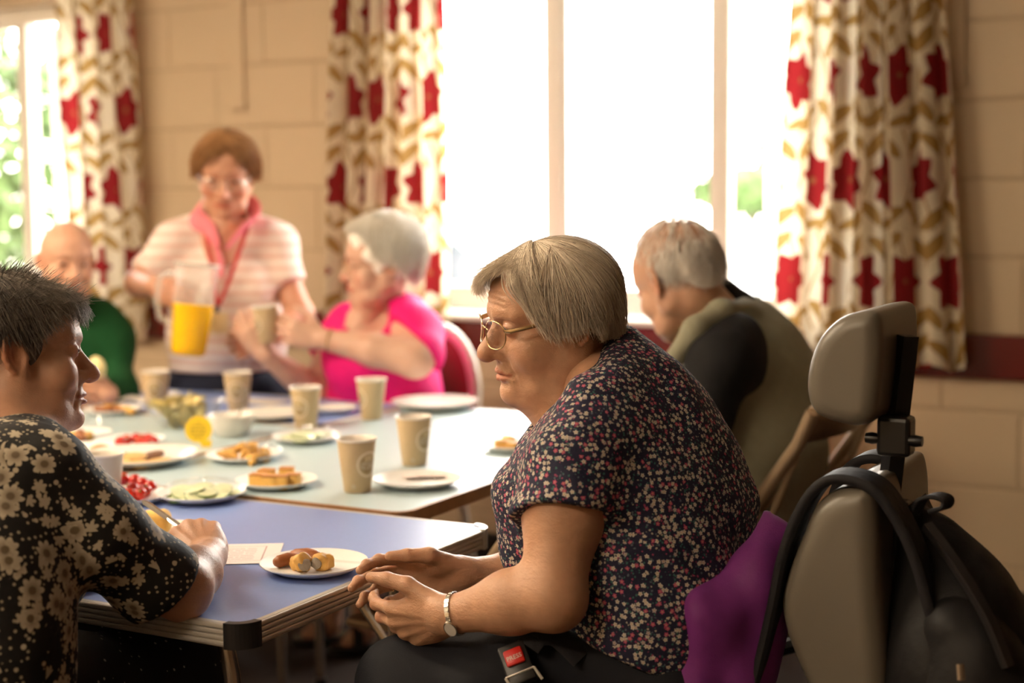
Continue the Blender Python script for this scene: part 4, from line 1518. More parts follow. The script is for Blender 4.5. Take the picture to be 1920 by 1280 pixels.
# dip bowl and spoon
q = onz(434, 815, TZ + .001)
tag(link('dip_bowl', MB().lathe([(0, .002), (.035, .002), (.038, 0), (.042, .003), (.056, .030), (.060, .050), (.0605, .052), (.059, .0525), (.0575, .051), (.054, .032), (.040, .010), (0, .008)], 44).mesh('dip_bowl', M['china'], angle=60), None, q), 'small white bowl of creamy dip with a spoon', 'bowl')
item('creamy_dip', MB().lathe([(0, .0385), (.02, .0390), (.045, .037), (.0545, .036), (.052, .030), (.040, .0125), (0, .010)], 36).mesh('creamy_dip', M['dip']), (q.x, q.y, q.z), (0, 0, 0), 'cream coloured dip filling the white bowl', 'dip')
t = thing('spoon', 'steel spoon standing in the white dip bowl', 'spoon', (q.x + .015, q.y + .01, q.z + .045), .5)
MB().tube([(0, 0, -.012), (.008, .004, .02), (.02, .01, .07)], [.004, .0025, .004], 8, flat=((0, 1, 0), .45)).build('handle', M['steel'], t)
MB().sphere((-.006, -.002, -.022), (.011, .015, .006)).build('spoon_bowl', M['steel'], t)


# yellow round sticker card hanging on the film at the dip bowl
def tag_card_mat():
    m = Mat('yellow_printed_card')
    x, y, z = m.xyz(m.coord())
    ln = m.math('FRACT', z / .009)
    tx = m.noise(m.vec(x * 1.4, m.math('FLOOR', z / .009)), 260, 1)
    inside = ((x * x + (z - .040) * (z - .040)) < .00042)
    k = inside * (ln > .35) * (tx > .46)
    m.set(base=m.mix(k * .75, (.82, .55, .012), (.22, .15, .01)), rough=.5)
    return m.mat


M['tagcard'] = tag_card_mat()
pts = []
for a in range(-55, 226, 12):
    pts.append((.0335 * math.cos(math.radians(a)), .042 + .033 * math.sin(math.radians(a))))
pts = [(.030, .0), (.0325, .018)] + pts + [(-.012, .012), (.004, .010), (.010, .0)]
q = onz(372, 838, TZ + .001)
Rm = Matrix(((1, 0, 0, 0), (0, 0, -1, 0), (0, 1, 0, 0), (0, 0, 0, 1)))
item('yellow_card', MB().prism(pts, -.0006, .0006, Rm).mesh('yellow_card', M['tagcard'], False), q, (-.12, 0, math.radians(24)), 'round yellow printed card standing beside the dip bowl', 'card')


# cling film, crumpled over plates
def film(px, py, r, seed, label, z=.012, hump=.018):
    rnd = random.Random(seed)
    m = MB()
    n, K = 26, 7
    c = onz(px, py, TZ)
    rings = [[m.bm.verts.new((0, 0, z + hump))]]
    for k in range(1, K + 1):
        rr = r * k / K
        rings.append([m.bm.verts.new((rr * math.cos(2 * PI * i / n) * rnd.uniform(.94, 1.06), rr * math.sin(2 * PI * i / n) * rnd.uniform(.94, 1.06), z + hump * (1 - (k / K) ** 2) + rnd.uniform(-.003, .004) * (1 if k < K else .6))) for i in range(n)])
    for i in range(n): m.bm.faces.new((rings[0][0], rings[1][i], rings[1][(i + 1) % n]))
    for k in range(1, K):
        for i in range(n): m.bm.faces.new((rings[k][i], rings[k][(i + 1) % n], rings[k + 1][(i + 1) % n], rings[k + 1][i]))
    return item('cling_film', m.mesh('cling_film', M['film'], False), c, (0, 0, 0), label, 'cling film', 'crumpled cling film')


film(378, 934, .088, 1, 'cling film stretched over the near cucumber plate', .020, .020)
film(577, 826, .082, 2, 'cling film over the far cucumber plate', .016, .020)
film(186, 806, .050, 3, 'crumpled cling film beside the brown savouries', .010, .034)
film(500, 848, .035, 4, 'crumpled ball of film beside the fried snacks', .006, .020)
# napkins, leaflet
def sheet(label, cat, name, px, py, w, h, rz, mat, z=.0012, seed=0, wav=.0):
    rnd = random.Random(seed)
    m = MB()
    if wav == 0:
        m.box((0, 0, 0), (w, h, .0006))
    else:
        n = 6
        g = [[m.bm.verts.new((w * (i / n - .5), h * (j / n - .5), wav * rnd.uniform(0, 1))) for i in range(n + 1)] for j in range(n + 1)]
        for j in range(n):
            for i in range(n): m.bm.faces.new((g[j][i], g[j][i + 1], g[j + 1][i + 1], g[j + 1][i]))
    return item(name, m.mesh(name, mat, wav > 0), onz(px, py, TZ) + Vector((0, 0, z)), (0, 0, rz), label, cat)


def leaflet_mat():
    m = Mat('printed_leaflet')
    x, y, z = m.xyz(m.coord())
    k = m.math('MAXIMUM', m.math('ABSOLUTE', x) / .085, m.math('ABSOLUTE', y) / .058)
    fr = m.sstep(.02 - m.math('ABSOLUTE', k - .86), 0, .01)
    ln = (m.math('FRACT', y / .012) > .62) * (k < .7) * (m.noise(m.vec(x, m.math('FLOOR', y / .012)), 160, 1) > .42)
    c = m.mix(fr, (.74, .66, .64), (.40, .24, .24))
    m.set(base=m.mix(ln * .6, c, (.30, .20, .22)), rough=.55)
    return m.mat


M['leaflet'] = leaflet_mat()
sheet('printed leaflet lying under the hand on the blue table', 'leaflet', 'leaflet', 412, 1040, .20, .14, math.radians(32), M['leaflet'])
sheet('crumpled white napkin behind the sausages plate', 'napkin', 'paper_napkin', 246, 752, .16, .10, .3, M['paper'], .002, 3, .016)
sheet('crumpled white napkin beside the kraft cup near the bald man', 'napkin', 'paper_napkin', 322, 752, .06, .05, .9, M['paper'], .002, 4, .03)
sheet('pinkish folded napkin on the empty paper plate', 'napkin', 'paper_napkin', 800, 899, .10, .045, .6, M['napkin'], .006, 5, .006)
sheet('white sheet of paper on the far blue table', 'paper', 'paper_sheet', 470, 752, .22, .10, .0, M['paper'], .0016, 6, .0)
# ------------------------------------------------------------------ anatomy
IR, IU, IF = Vector(_rt), Vector(_up), Vector(_f)
EX = (1, 0, 0)


def front(f, pts, dy):
    """points (x, z) moved onto the front surface of f, then dy forward"""
    pts = np.array(pts, f32)
    lo_ = np.full(len(pts), .0, f32); hi_ = np.full(len(pts), .16, f32)
    for _ in range(14):
        m = (lo_ + hi_) / 2
        ins = f(np.stack([pts[:, 0], m, pts[:, 1]], 1).astype(f32)) < 0
        lo_ = np.where(ins, m, lo_); hi_ = np.where(ins, hi_, m)
    d = np.broadcast_to(np.asarray(dy, f32), len(pts))
    return [(float(x), float(y + k), float(z)) for (x, z), y, k in zip(pts, (lo_ + hi_) / 2, d)]


def head_model(o=None):
    """head at the origin: x right, y forward, z up, eyes at z = 0, crown near z = .118, chin near z = -.118.
    returns skin field, lip field, list of eyeball centres"""
    q = dict(jowl=0.0, nose=1.0, bulb=1.0, fold=1.0, width=1.0, chin=1.0, cheek=1.0, lips=1.0, age=1.0, thin=0.0, open=.0040, mouth=0.0, brow=1.0, ear=1.0)
    q.update(o or {})
    W = q['width']
    fs = [ell((0, -.015, .035), (.076 * W, .098, .084)), ell((0, .034, .034), (.064 * W, .056, .058)), ell((0, .030, -.040), (.058 * W, .056, .076))]
    for s in (-1, 1):
        fs += [cone((s * .051 * W, -.004, -.052), (s * .022, .060, -.101), .021, .016),
               ell((s * .040 * W, .054, -.036), (.025, .026 * q['cheek'], .029))]
        if q['jowl'] > 0:
            fs += [ell((s * .040 * W, .036, -.088), (.020 + .008 * q['jowl'], .030, .020 + .006 * q['jowl']))]
    fs += [ell((0, .074, -.101), (.020 * q['chin'], .019 * q['chin'], .017)), ell((0, .066, -.068), (.033, .025, .030))]
    if q.get('full'): fs += [ell((s * .046 * W, .026, -.044), (.020, .038, .036)) for s in (-1, 1)]
    fs += [ell((s * .058 * W, -.014, -.034), (.014, .024, .032)) for s in (-1, 1)]
    base = U(fs, .017)
    b2 = U([base, U([cone((-.041 * W, .066, .021), (-.014, .0785, .019), .0105, .0115 * q['brow']), cone((.041 * W, .066, .021), (.014, .0785, .019), .0105, .0115 * q['brow'])], .01)], .014)
    sock = U([ell((s * .0315, .0955, .001), (.0175, .021, .0125)) for s in (-1, 1)], 0)
    b3 = SUB(b2, sock, .013)
    lids = U([ell((s * .0315, .0715, .0), (.0155, .0148, .0130)) for s in (-1, 1)], 0)
    b4 = U([b3, lids], .005)
    slit = U([ell((s * .0320, .0872, -.0010), (.0125, .0062, q['open'])) for s in (-1, 1)], 0)
    b4 = SUB(b4, slit, .002)
    # pouch and crease under the eye
    if q['age'] > 0:
        bag = U([chain(front(b4, [(s * .019, -.0165), (s * .031, -.0200), (s * .043, -.0150)], .0006), [.0011] * 3, .004) for s in (-1, 1)], 0)
        b4 = SUB(b4, bag, .006)
        fur = U([chain(front(b4, [(-.036, z - .003), (-.018, z + .001), (0, z), (.018, z + .001), (.036, z - .003)], .0007), [.0009] * 5, .003) for z in (.040, .049, .058)], 0)
        b4 = SUB(b4, fur, .005)
    n = q['nose']
    nose = U([cone((0, .079, .006), (0, .0835 + .0165 * n, -.028), .0075, .0100 * q['bulb']), ell((0, .0850 + .0195 * n, -.0355), (.0125 * q['bulb'], .0125, .0115 * q['bulb'])),
              ell((-.0125, .0905, -.0385), (.0075, .0105, .0082)), ell((.0125, .0905, -.0385), (.0075, .0105, .0082)), cone((0, .085, -.043), (0, .0835 + .015 * n, -.042), .0055, .006)], .007)
    b5 = U([b4, nose], .009)
    nost = U([ell((s * .0068, .0965, -.0475), (.0036, .0062, .0042)) for s in (-1, 1)], 0)
    b5 = SUB(b5, nost, .003)
    L = q['lips']; mz = -.0690

    mw = .0265
    up = chain(front(b5, [(-mw, mz), (-.012, mz + .0036), (-.004, mz + .0042), (0, mz + .0034), (.004, mz + .0042), (.012, mz + .0036), (mw, mz)], [-.0015, -.0008, 0, 0, 0, -.0008, -.0015]), [.0022 * L, .0046 * L, .0050 * L, .0044 * L, .0050 * L, .0046 * L, .0022 * L], .003)
    lo = chain(front(b5, [(-mw + .003, mz - .002), (-.011, mz - .0060), (0, mz - .0070), (.011, mz - .0060), (mw - .003, mz - .002)], [-.0015, -.0008, .0002, -.0008, -.0015]), [.0022 * L, .0054 * L, .0062 * L, .0054 * L, .0022 * L], .003)
    lips = U([up, lo], .001)
    b6 = U([b5, lips], .0035)
    crease = chain(front(b6, [(-mw - .003, mz - .0025), (-.013, mz - .0008), (0, mz - .0014), (.013, mz - .0008), (mw + .003, mz - .0025)], [0, .0002, .0002, .0002, 0]), [.0013, .0017, .0017, .0017, .0013], .002)
    b6 = SUB(b6, crease, .003)
    if q['fold'] > 0:
        k = q['fold']
        nl = U([chain(front(b6, [(s * .0180, -.037), (s * .0255, -.051), (s * .0315, -.067), (s * .0335, -.084)], .0006), [.0011 * k, .0017 * k, .0017 * k, .0007], .004) for s in (-1, 1)], 0)
        b6 = SUB(b6, nl, .007)
        phil = chain(front(b6, [(0, -.050), (0, -.061)], .0004), [.0014, .0018], .002)
        b6 = SUB(b6, phil, .004)
        cl = chain(front(b6, [(-.017, -.0845), (0, -.0850), (.017, -.0845)], .0012), [.0020] * 3, .003)
        b6 = SUB(b6, cl, .010)
    # ears
    E = q['ear']
    er = np.array(Matrix.Rotation(math.radians(-14), 3, 'X'), f32)
    ears = []
    for s in (-1, 1):
        c = np.array((s * .0735 * W, -.012, -.006), f32)
        Rz = np.array(Matrix.Rotation(math.radians(s * 22), 3, 'Z') @ Matrix.Rotation(math.radians(14), 3, 'X'), f32)
        pts = []
        for a in range(-60, 231, 29):
            ca, sa = math.cos(math.radians(a)), math.sin(math.radians(a))
            pts.append(c + Rz @ np.array((s * .006, -.0165 * E * ca * 1.0, .028 * E * sa), f32))
        rim = chain(pts, [.0040] * len(pts), .004)
        plate_ = ell(c + Rz @ np.array((s * .003, 0, 0), f32), (.0045, .0165 * E, .028 * E), Rz)
        lobe = ell(c + Rz @ np.array((s * .004, .007, -.029 * E), f32), (.0050, .0085, .0100), Rz)
        trag = ell(c + Rz @ np.array((s * .004, .0135, -.004), f32), (.005, .004, .007), Rz)
        ear_ = U([plate_, rim, lobe, trag], .004)
        con = ell(c + Rz @ np.array((s * .0100, .003, -.002), f32), (.0075, .0085, .0145), Rz)
        ears.append(SUB(ear_, con, .003))
    b7 = U([b6, U(ears, 0)], .006)
    return b7, lips, [(-.0315, .0715, 0), (.0315, .0715, 0)]


def squash(f, yk, zk):
    """shorter back of the head and lower crown"""
    def g(P):
        Q = P.copy()
        Q[:, 1] = np.where(P[:, 1] < 0, P[:, 1] / yk, P[:, 1]); Q[:, 2] = np.where(P[:, 2] > 0, P[:, 2] / zk, P[:, 2])
        return f(Q) * min(yk, zk)
    return g


def head_tint(q, lips, o):
    """skin tint multipliers for head vertices q (head space)"""
    c = np.ones((len(q), 3), f32)

    def blend(mask, rgb):
        nonlocal c
        m = np.clip(mask, 0, 1)[:, None]
        c = c * (1 - m) + c * np.asarray(rgb, f32) * m
    dl = lips(q)
    blend(np.where(q[:, 2] > -.085, 1 - dl / .0016, 0) * (q[:, 1] > .070), o.get('lip', (.86, .52, .50)))
    for s in (-1, 1):
        d = np.linalg.norm((q - np.array((s * .042, .066, -.034), f32)) / np.array((.028, .03, .022), f32), axis=1)
        blend((1 - d) * 1.2, o.get('cheekc', (1.0, .78, .72)))
        d = np.linalg.norm((q - np.array((s * .0315, .084, -.002), f32)) / np.array((.020, .02, .014), f32), axis=1)
        blend((1 - d) * 1.4, (.84, .70, .66))
        # eyebrow
        x = np.clip((q[:, 0] * s - .013) / .032, 0, 1)
        zc = .0205 + .0045 * np.sin(x * 2.4) - .003 * x
        near = (np.abs(q[:, 2] - zc) < .0042 * (1 - .5 * x)) & (q[:, 0] * s > .011) & (q[:, 0] * s < .046) & (q[:, 1] > .04)
        blend(near * o.get('browk', .7), o.get('browc', (.45, .40, .36)))
        d = np.linalg.norm((q - np.array((s * .082, -.012, -.004), f32)) / np.array((.016, .026, .036), f32), axis=1)
        blend((1 - d) * 1.3, (1.0, .74, .66))
    d = np.linalg.norm((q - np.array((0, .105, -.037), f32)) / np.array((.02, .02, .016), f32), axis=1)
    blend((1 - d) * 1.3, (1.02, .76, .70))
    for (x, y, z, r, k) in o.get('spots', ()):
        d = np.linalg.norm(q - np.array((x, y, z), f32), axis=1) / r
        blend((1 - d) * 1.6 * k, (.62, .46, .36))
    if o.get('beard'):
        d = ((q[:, 2] < -.040) & (q[:, 1] > -.01)).astype(f32) * np.clip((-.040 - q[:, 2]) / .02, 0, 1)
        blend(d * .6, o['beard'])
    return c


def hand_parts(w, f, t, n, curls, thumb, s=1.0, spread=(.10, .02, -.06, -.16)):
    """field of a hand. w wrist, f towards the fingers, t thumb side, n back of the hand (world vectors);
    curls = four triples of joint angles (degrees), thumb = three directions in (t, f, n)"""
    w, f, t, n = (Vector(v) for v in (w, f, t, n))
    f.normalize(); t = (t - f * t.dot(f)).normalized(); n = (n - f * n.dot(f) - t * n.dot(t)).normalized()

    def P(x, y, z): return w + (t * x + f * y + n * z) * s
    Rm_ = np.array([[t.x, f.x, n.x], [t.y, f.y, n.y], [t.z, f.z, n.z]], f32)
    mcp = [(.0265, .087, .001), (.0065, .0915, .004), (-.0135, .0865, .002), (-.0310, .077, -.003)]
    ph = [(.043, .026, .021), (.048, .030, .022), (.044, .028, .022), (.034, .021, .020)]
    rad = [(.0098, .0086, .0078, .0064), (.0100, .0088, .0078, .0064), (.0094, .0083, .0074, .0060), (.0086, .0074, .0066, .0054)]
    palm = [ell(P(-.001, .048, -.003), (.037 * s, .046 * s, .0135 * s), Rm_), ell(P(.022, .036, -.011), (.016 * s, .029 * s, .014 * s), Rm_), ell(P(-.026, .038, -.010), (.013 * s, .032 * s, .013 * s), Rm_),
            ell(P(0, .004, -.001), (.0265 * s, .024 * s, .0185 * s), Rm_)]
    for m_, r_ in zip(mcp, rad):
        palm.append(cone(P(m_[0] * .45, .016, .001), P(*m_), .011 * s, r_[0] * 1.06 * s))
    palm = U(palm, .012)
    for m_ in mcp:                               # tendons
        palm = U([palm, cone(P(m_[0] * .35, .018, .0125), P(m_[0], m_[1] - .006, m_[2] + .0095), .0016, .0026)], .005)
    tips = []
    out = None
    fingers = []
    hand_parts.bones = []
    for i in range(4):
        d0 = (f * math.cos(spread[i]) + t * math.sin(spread[i])).normalized()
        side = d0.cross(n).normalized()
        p = P(*mcp[i])
        ang = 0.0
        pts, rs = [p], [rad[i][0] * s]
        for j in range(3):
            ang += math.radians(curls[i][j])
            d = d0 * math.cos(ang) - n * math.sin(ang)
            p = p + d * ph[i][j] * s
            pts.append(p); rs.append(rad[i][j + 1] * s)
        nn = (n * math.cos(ang) + d0 * math.sin(ang)).normalized()
        tips.append((A3(pts[-1] - d * .002 * s + nn * .0035 * s), A3(d), A3(nn), A3(d.cross(nn))))
        fg = chain(pts, rs, .004)
        hand_parts.bones.append(pts)
        for jp, jr in ((pts[1], rs[1]), (pts[2], rs[2])):
            fg = U([fg, (lambda c, r: ell(c, r))(jp + nn * .0008, jr * 1.06)], .004)
        fingers.append(fg)
    tb = P(.020, .020, -.008)
    pts, rs = [tb], [.0145 * s]
    for dv, L, r_ in zip(thumb, (.043, .033, .026), (.0120, .0100, .0076)):
        d = (t * dv[0] + f * dv[1] + n * dv[2]).normalized()
        pts.append(pts[-1] + d * L * s); rs.append(r_ * s)
    fingers.append(chain(pts, rs, .005))
    tn = (t * .3 + n * .95); tn = (tn - d * tn.dot(d)).normalized()
    tips.append((A3(pts[-1] + tn * .004 * s), A3(d), A3(tn), A3(d.cross(tn))))

    def F(Q):
        a = palm(Q)
        out = a
        for g in fingers: out = np.minimum(out, smin(a, g(Q), .007))
        return out
    return F, tips, w


def nail_tint(V, c, tips, s=1.0):
    for p, d, nn, sd in tips:
        q = V - p
        m = (np.abs(q @ d) < .0065 * s) & (np.abs(q @ sd) < .0048 * s) & (np.abs(q @ nn) < .005 * s) & (q @ nn > -.001)
        c[m] = c[m] * np.array((1.12, 1.08, 1.05), f32)
    return c


def join_parts(parts):
    """[(V, Q, tint, material index)] -> one mesh"""
    Vs, Qs, Cs, Ms, n = [], [], [], [], 0
    for V, Q, c, mi in parts:
        Vs.append(V); Qs.append(Q + n); Cs.append(np.ones((len(V), 3), f32) if c is None else c); Ms.append(np.full(len(Q), mi)); n += len(V)
    return np.concatenate(Vs), np.concatenate(Qs), np.concatenate(Cs), np.concatenate(Ms)


M['eye_white'] = simple('eye_white', (.70, .64, .58), .15, var=.03)
M['iris_brown'] = simple('brown_iris', (.050, .030, .018), .12)
M['iris_blue'] = simple('grey_blue_iris', (.12, .15, .17), .12)
M['pupil'] = simple('pupil', (.004, .004, .004), .1)


def eyeballs(person, origin, loc, R, s, centres, look=(0, 1, -.15), iris='iris_brown', r=.0133):
    for c in centres:
        w = A3(loc) + np.asarray(R) @ (np.array(c, f32) * s) - A3(origin)
        d = Vector(np.asarray(R) @ np.array(look, f32)).normalized()
        rot = d.to_track_quat('Z', 'Y').to_euler()
        e = MB().sphere((0, 0, 0), r * s).build('eye', M['eye_white'], person, Vector(w), rot)
        a = r * s
        link('iris', MB().lathe([(0, a * 1.015), (a * .25, a * 1.0), (a * .48, a * .90), (a * .49, a * .86)], 18).mesh('iris', M[iris]), e)
        link('pupil', MB().lathe([(0, a * 1.035), (a * .20, a * 1.02), (a * .21, a * .98)], 14).mesh('pupil', M['pupil']), e)


def ray_hit(f, c, D, r0=.03, r1=.24):
    """outermost hit of rays from c along D with the zero surface of f (star shaped)"""
    lo = np.full(len(D), r0, f32); hi = np.full(len(D), r1, f32)
    for _ in range(14):
        m = (lo + hi) / 2
        ins = f((c + D * m[:, None]).astype(f32)) < 0
        lo = np.where(ins, m, lo); hi = np.where(ins, hi, m)
    return (lo + hi) / 2


def strands(paths, rad, taper=.25, sides=3, tint=None, seed=0):
    """paths (S,K,3) -> tubes mesh arrays"""
    S, K, _ = paths.shape
    tg = np.gradient(paths, axis=1); tg /= np.linalg.norm(tg, axis=2, keepdims=True) + 1e-9
    ref = np.zeros_like(tg); ref[..., 0] = .3; ref[..., 1] = .5; ref[..., 2] = .8
    a = np.cross(tg, ref); a /= np.linalg.norm(a, axis=2, keepdims=True) + 1e-9
    b = np.cross(tg, a)
    t = np.linspace(0, 1, K)[None, :, None]
    rr = rad * (1 - (1 - taper) * t ** 2) * np.random.default_rng(seed).uniform(.6, 1.35, (S, 1, 1))
    rings = np.stack([paths + (a * math.cos(2 * PI * i / sides) + b * math.sin(2 * PI * i / sides)) * rr for i in range(sides)], 2)   # S,K,sides,3
    V = rings.reshape(-1, 3).astype(f32)
    base = (np.arange(S)[:, None, None] * K + np.arange(K - 1)[None, :, None]) * sides
    i = np.arange(sides)[None, None, :]
    j = (np.arange(sides) + 1) % sides
    j = j[None, None, :]
    Q = np.stack(np.broadcast_arrays(base + i, base + j, base + sides + j, base + sides + i), -1).reshape(-1, 4)
    rnd = np.random.default_rng(seed + 1)
    tv = rnd.uniform(0, 1, S) if tint is None else tint
    c = np.repeat(np.repeat(tv[:, None], K * sides, 1).reshape(-1, 1), 3, 1).astype(f32)
    return V, Q.astype(np.int32), c


def sph(az, el):
    """direction: az 0 = forward (+y), + towards +x; el up"""
    return np.stack([np.sin(az) * np.cos(el), np.cos(az) * np.cos(el), np.sin(el)], -1).astype(f32)


def hair_strands(f, c, n, crown, end_el, sweep, seed, us=0.0, K=11, rad=.0007, lift=.0025, flick=.006, wob=.02, start_el=None, az_rng=(-PI, PI), clump=40, out_to=None):
    """strands from the crown/parting down to end elevation end_el(az), over the star shaped hair field f (head space)"""
    rnd = np.random.default_rng(seed)
    az1 = rnd.uniform(*az_rng, n)
    if clump:
        ck = np.round(az1 * clump / 2) / (clump / 2)
        az1 = az1 + (ck - az1) * rnd.uniform(.0, .75, n)
    t = np.linspace(0, 1, K)[None, :]
    e1 = end_el(az1) + rnd.normal(0, .05, n)
    part_az, part_el = crown
    u0 = rnd.uniform(us, max(.55, us + .2), n)
    u1 = u0 + rnd.uniform(.35, 1.0, n) * (1 - u0)
    u1 = np.where(rnd.random(n) < .6, 1.0, u1)
    tt = u0[:, None] + (u1 - u0)[:, None] * t
    cd = sph(np.array([part_az]), np.array([part_el]))[0]
    ed = sph(az1 + sweep(az1), e1)
    om = np.arccos(np.clip(ed @ cd, -.999, .999))[:, None]
    D = (np.sin((1 - tt) * om) / np.sin(om))[..., None] * cd[None, None, :] + (np.sin(tt * om) / np.sin(om))[..., None] * ed[:, None, :]
    side = np.cross(ed, cd[None, :]); side /= np.linalg.norm(side, axis=1, keepdims=True) + 1e-9
    arc = rnd.normal(0, wob, n)[:, None] * np.sin(tt * PI) + .012 * np.sin(tt * 9 + rnd.uniform(0, 6, n)[:, None]) * (wob > 0)
    D = D + side[:, None, :] * arc[..., None]
    D /= np.linalg.norm(D, axis=2, keepdims=True)
    rr = ray_hit(f, np.asarray(c, f32), D.reshape(-1, 3).astype(f32)).reshape(n, K)
    lf = rnd.uniform(-.001, lift, n)[:, None]
    rr = rr + lf + flick * rnd.uniform(-.2, 1, n)[:, None] * np.clip((t - .75) / .25, 0, 1) ** 2
    return np.asarray(c, f32) + D * rr[..., None]
# ------------------------------------------------------------------ woman in the navy floral blouse
M['skin_f'] = skin('weathered_fair_skin', (.60, .335, .205), fine=.36, mottle=.2)
M['blonde'] = hairmat('ash_blonde_grey_hair', (.56, .45, .335), (1.0, .90, .75), .40)
M['ditsy'] = ditsy_print()
M['navy_trousers'] = cloth('dark_navy_trousers', (.010, .011, .016), .75, fold=10, bs=.5)
M['gold'] = simple('gold_wire', (.62, .45, .24), .25, .9)
M['lens'] = thin_glass('spectacle_lens', (.97, .955, .97), .05, .0)
M['silver'] = simple('silver_bracelet', (.66, .62, .55), .22, .9)


def main_woman():
    org = np.array((-.92, 2.05, 0), f32)
    hl = A3(at(1037, 590, 2.27)); HR = rotm(135, -9, -4.5); HS = 1.06
    opt = dict(jowl=.5, nose=1.12, bulb=1.15, fold=1.7, width=1.0, chin=1.0, cheek=.92, full=1, lips=.72, age=1.0, open=.0042)
    hd, lips, eyes = head_model(opt)
    hd = squash(hd, .87, .85)
    headw = XF(hd, hl, HR, HS)
    H2W = lambda p: hl + HR @ (np.array(p, f32) * HS)
    neck = U([cone(H2W((0, -.020, -.06)), A3(at(1112, 735, 2.30)), .052, .050), cone(H2W((0, .045, -.098)), A3(at(1045, 765, 2.27)), .030, .048)], .03)
    # loose cords at the throat
    cords = U([cone(H2W((-.050, .006, -.062)), A3(at(1052, 752, 2.22)), .012, .010)], .01)
    f_head = U([headw, U([neck, cords], .02)], .028)
    f_head = ISECT(f_head, PLANE(A3(at(1080, 800, 2.28)), (.25, .05, -1)), .01)
    V1, Q1 = sculpt(f_head, hl - np.array((.17, .17, .29), f32), hl + np.array((.19, .19, .16), f32), .0021)
    q = ((V1 - hl) @ HR) / HS
    c1 = head_tint(q, lips, dict(cheekc=(1.0, .93, .90), browk=.45, browc=(.75, .65, .55), lip=(.92, .66, .62), spots=[(-.052, .056, .046, .009, 1), (-.060, .040, .062, .006, .8), (-.050, .058, .066, .005, .7), (-.030, .080, .058, .004, .6), (-.064, .028, -.02, .006, .5), (-.045, .060, -.062, .007, .3)]))
    # arms and hands
    sh = A3(at(1085, 800, 2.13)); el = A3(at(1034, 1112, 2.06)); wr = A3(at(842, 1153, 2.12))
    arm = U([chain([sh, (sh + el) / 2, el], [.064, .055, .043], .03), chain([el, el * .62 + wr * .38, wr], [.043, .040, .0255], .03), ell(el + np.array((.006, 0, -.010), f32), .041)], .02)
    lf = -IR * .74 + IF * .60 - IU * .24
    lh, ltips, _ = hand_parts(wr + A3(-IR) * .004, lf, IU * .86 - IF * .50, -IF * .55 - IU * .80, [(20, 24, 14), (26, 28, 16), (32, 32, 18), (38, 34, 18)], [(.80, .72, -.05), (.50, .88, .06), (.34, .95, .06)], 1.03)
    larm = U([arm, lh], .018)
    larm = ISECT(larm, PLANE(A3(at(1085, 830, 2.13)), (0, 0, 1)), .005)
    allp = np.stack([sh, el, wr])
    V2, Q2 = sculpt(larm, allp.min(0) - .16, allp.max(0) + .12, .0024)
    c2 = nail_tint(V2, np.ones((len(V2), 3), f32), ltips)
    sh2 = A3(at(1120, 830, 2.46)); el2 = A3(at(1040, 1080, 2.42)); wr2 = A3(at(868, 1076, 2.33))
    arm2 = U([chain([sh2, el2], [.055, .044], .02), chain([el2, el2 * .6 + wr2 * .4, wr2], [.044, .037, .0245], .03)], .02)
    rf = -IR * .96 + IU * .02 - IF * .14
    rh, rtips, _ = hand_parts(wr2, rf, IU * .9 - IF * .35, IF * .85 + IU * .45, [(20, 24, 14), (20, 26, 16), (20, 28, 18), (22, 30, 18)], [(.55, .80, -.30), (.05, 1.0, -.10), (-.05, 1.0, .0)], 1.04, (.12, .02, -.08, -.2))
    ring_bone = hand_parts.bones[2]
    rarm = U([arm2, rh], .018)
    allp = np.stack([sh2, el2, wr2])
    V3, Q3 = sculpt(rarm, allp.min(0) - .18, allp.max(0) + .09, .0024)
    c3 = nail_tint(V3, np.ones((len(V3), 3), f32), rtips)
    # trunk and legs under the clothes
    lat = Vector((.35, -.94, 0)).normalized()
    sp = [A3(at(1128, 735, 2.29)), A3(at(1150, 860, 2.28)), A3(at(1188, 1010, 2.27)), A3(at(1225, 1170, 2.25))]
    trunk = loft(sp, [.12, .165, .175, .165], [.07, .105, .125, .12], lat, .04)
    kn = A3(at(772, 1300, 2.20)); hp = A3(at(1205, 1262, 2.17)); kn2 = A3(at(800, 1290, 2.44)); hp2 = A3(at(1215, 1255, 2.42))
    an = kn + np.array((.03, .0, -.42), f32); an2 = kn2 + np.array((.03, .0, -.42), f32)
    legs = U([chain([hp, kn, an], [.07, .055, .038], .03), chain([hp2, kn2, an2], [.07, .055, .038], .03),
              cone(an, an + np.array((-.12, -.03, -.03), f32), .036, .03), cone(an2, an2 + np.array((-.12, -.03, -.03), f32), .036, .03)], .03)
    V4, Q4 = sculpt(U([trunk, legs], .03), (-1.5, 1.75, .02), (-.6, 2.5, 1.15), .011)
    V, Q, C, MI = join_parts([(V1, Q1, c1, 0), (V2, Q2, c2, 0), (V3, Q3, c3, 0), (V4, Q4, None, 0)])
    pr = link('person', mesh_np('person', V - org, Q, [M['skin_f']], MI, C), None, Vector(org))
    tag(pr, 'seated woman in a navy ditsy floral blouse and gold glasses, hands held open', 'person')

    # blouse
    sp2 = [A3(at(1122, 742, 2.285)), A3(at(1140, 850, 2.28)), A3(at(1185, 1000, 2.275)), A3(at(1225, 1130, 2.26)), A3(at(1238, 1200, 2.25))]
    tor = loft(sp2, [.150, .195, .205, .205, .20], [.085, .138, .160, .140, .120], lat, .05)
    tor = U([tor, ell(A3(at(1075, 905, 2.24)), (.10, .12, .10)), ell(A3(at(1060, 985, 2.28)), (.085, .12, .09)),      # bust, belly
             ell(A3(at(1215, 815, 2.28)), (.10, .13, .11)), ell(A3(at(1295, 960, 2.28)), (.085, .14, .13)),           # rounded back
             cone(A3(at(1120, 665, 2.31)), A3(at(1150, 735, 2.30)), .052, .080)], .06)
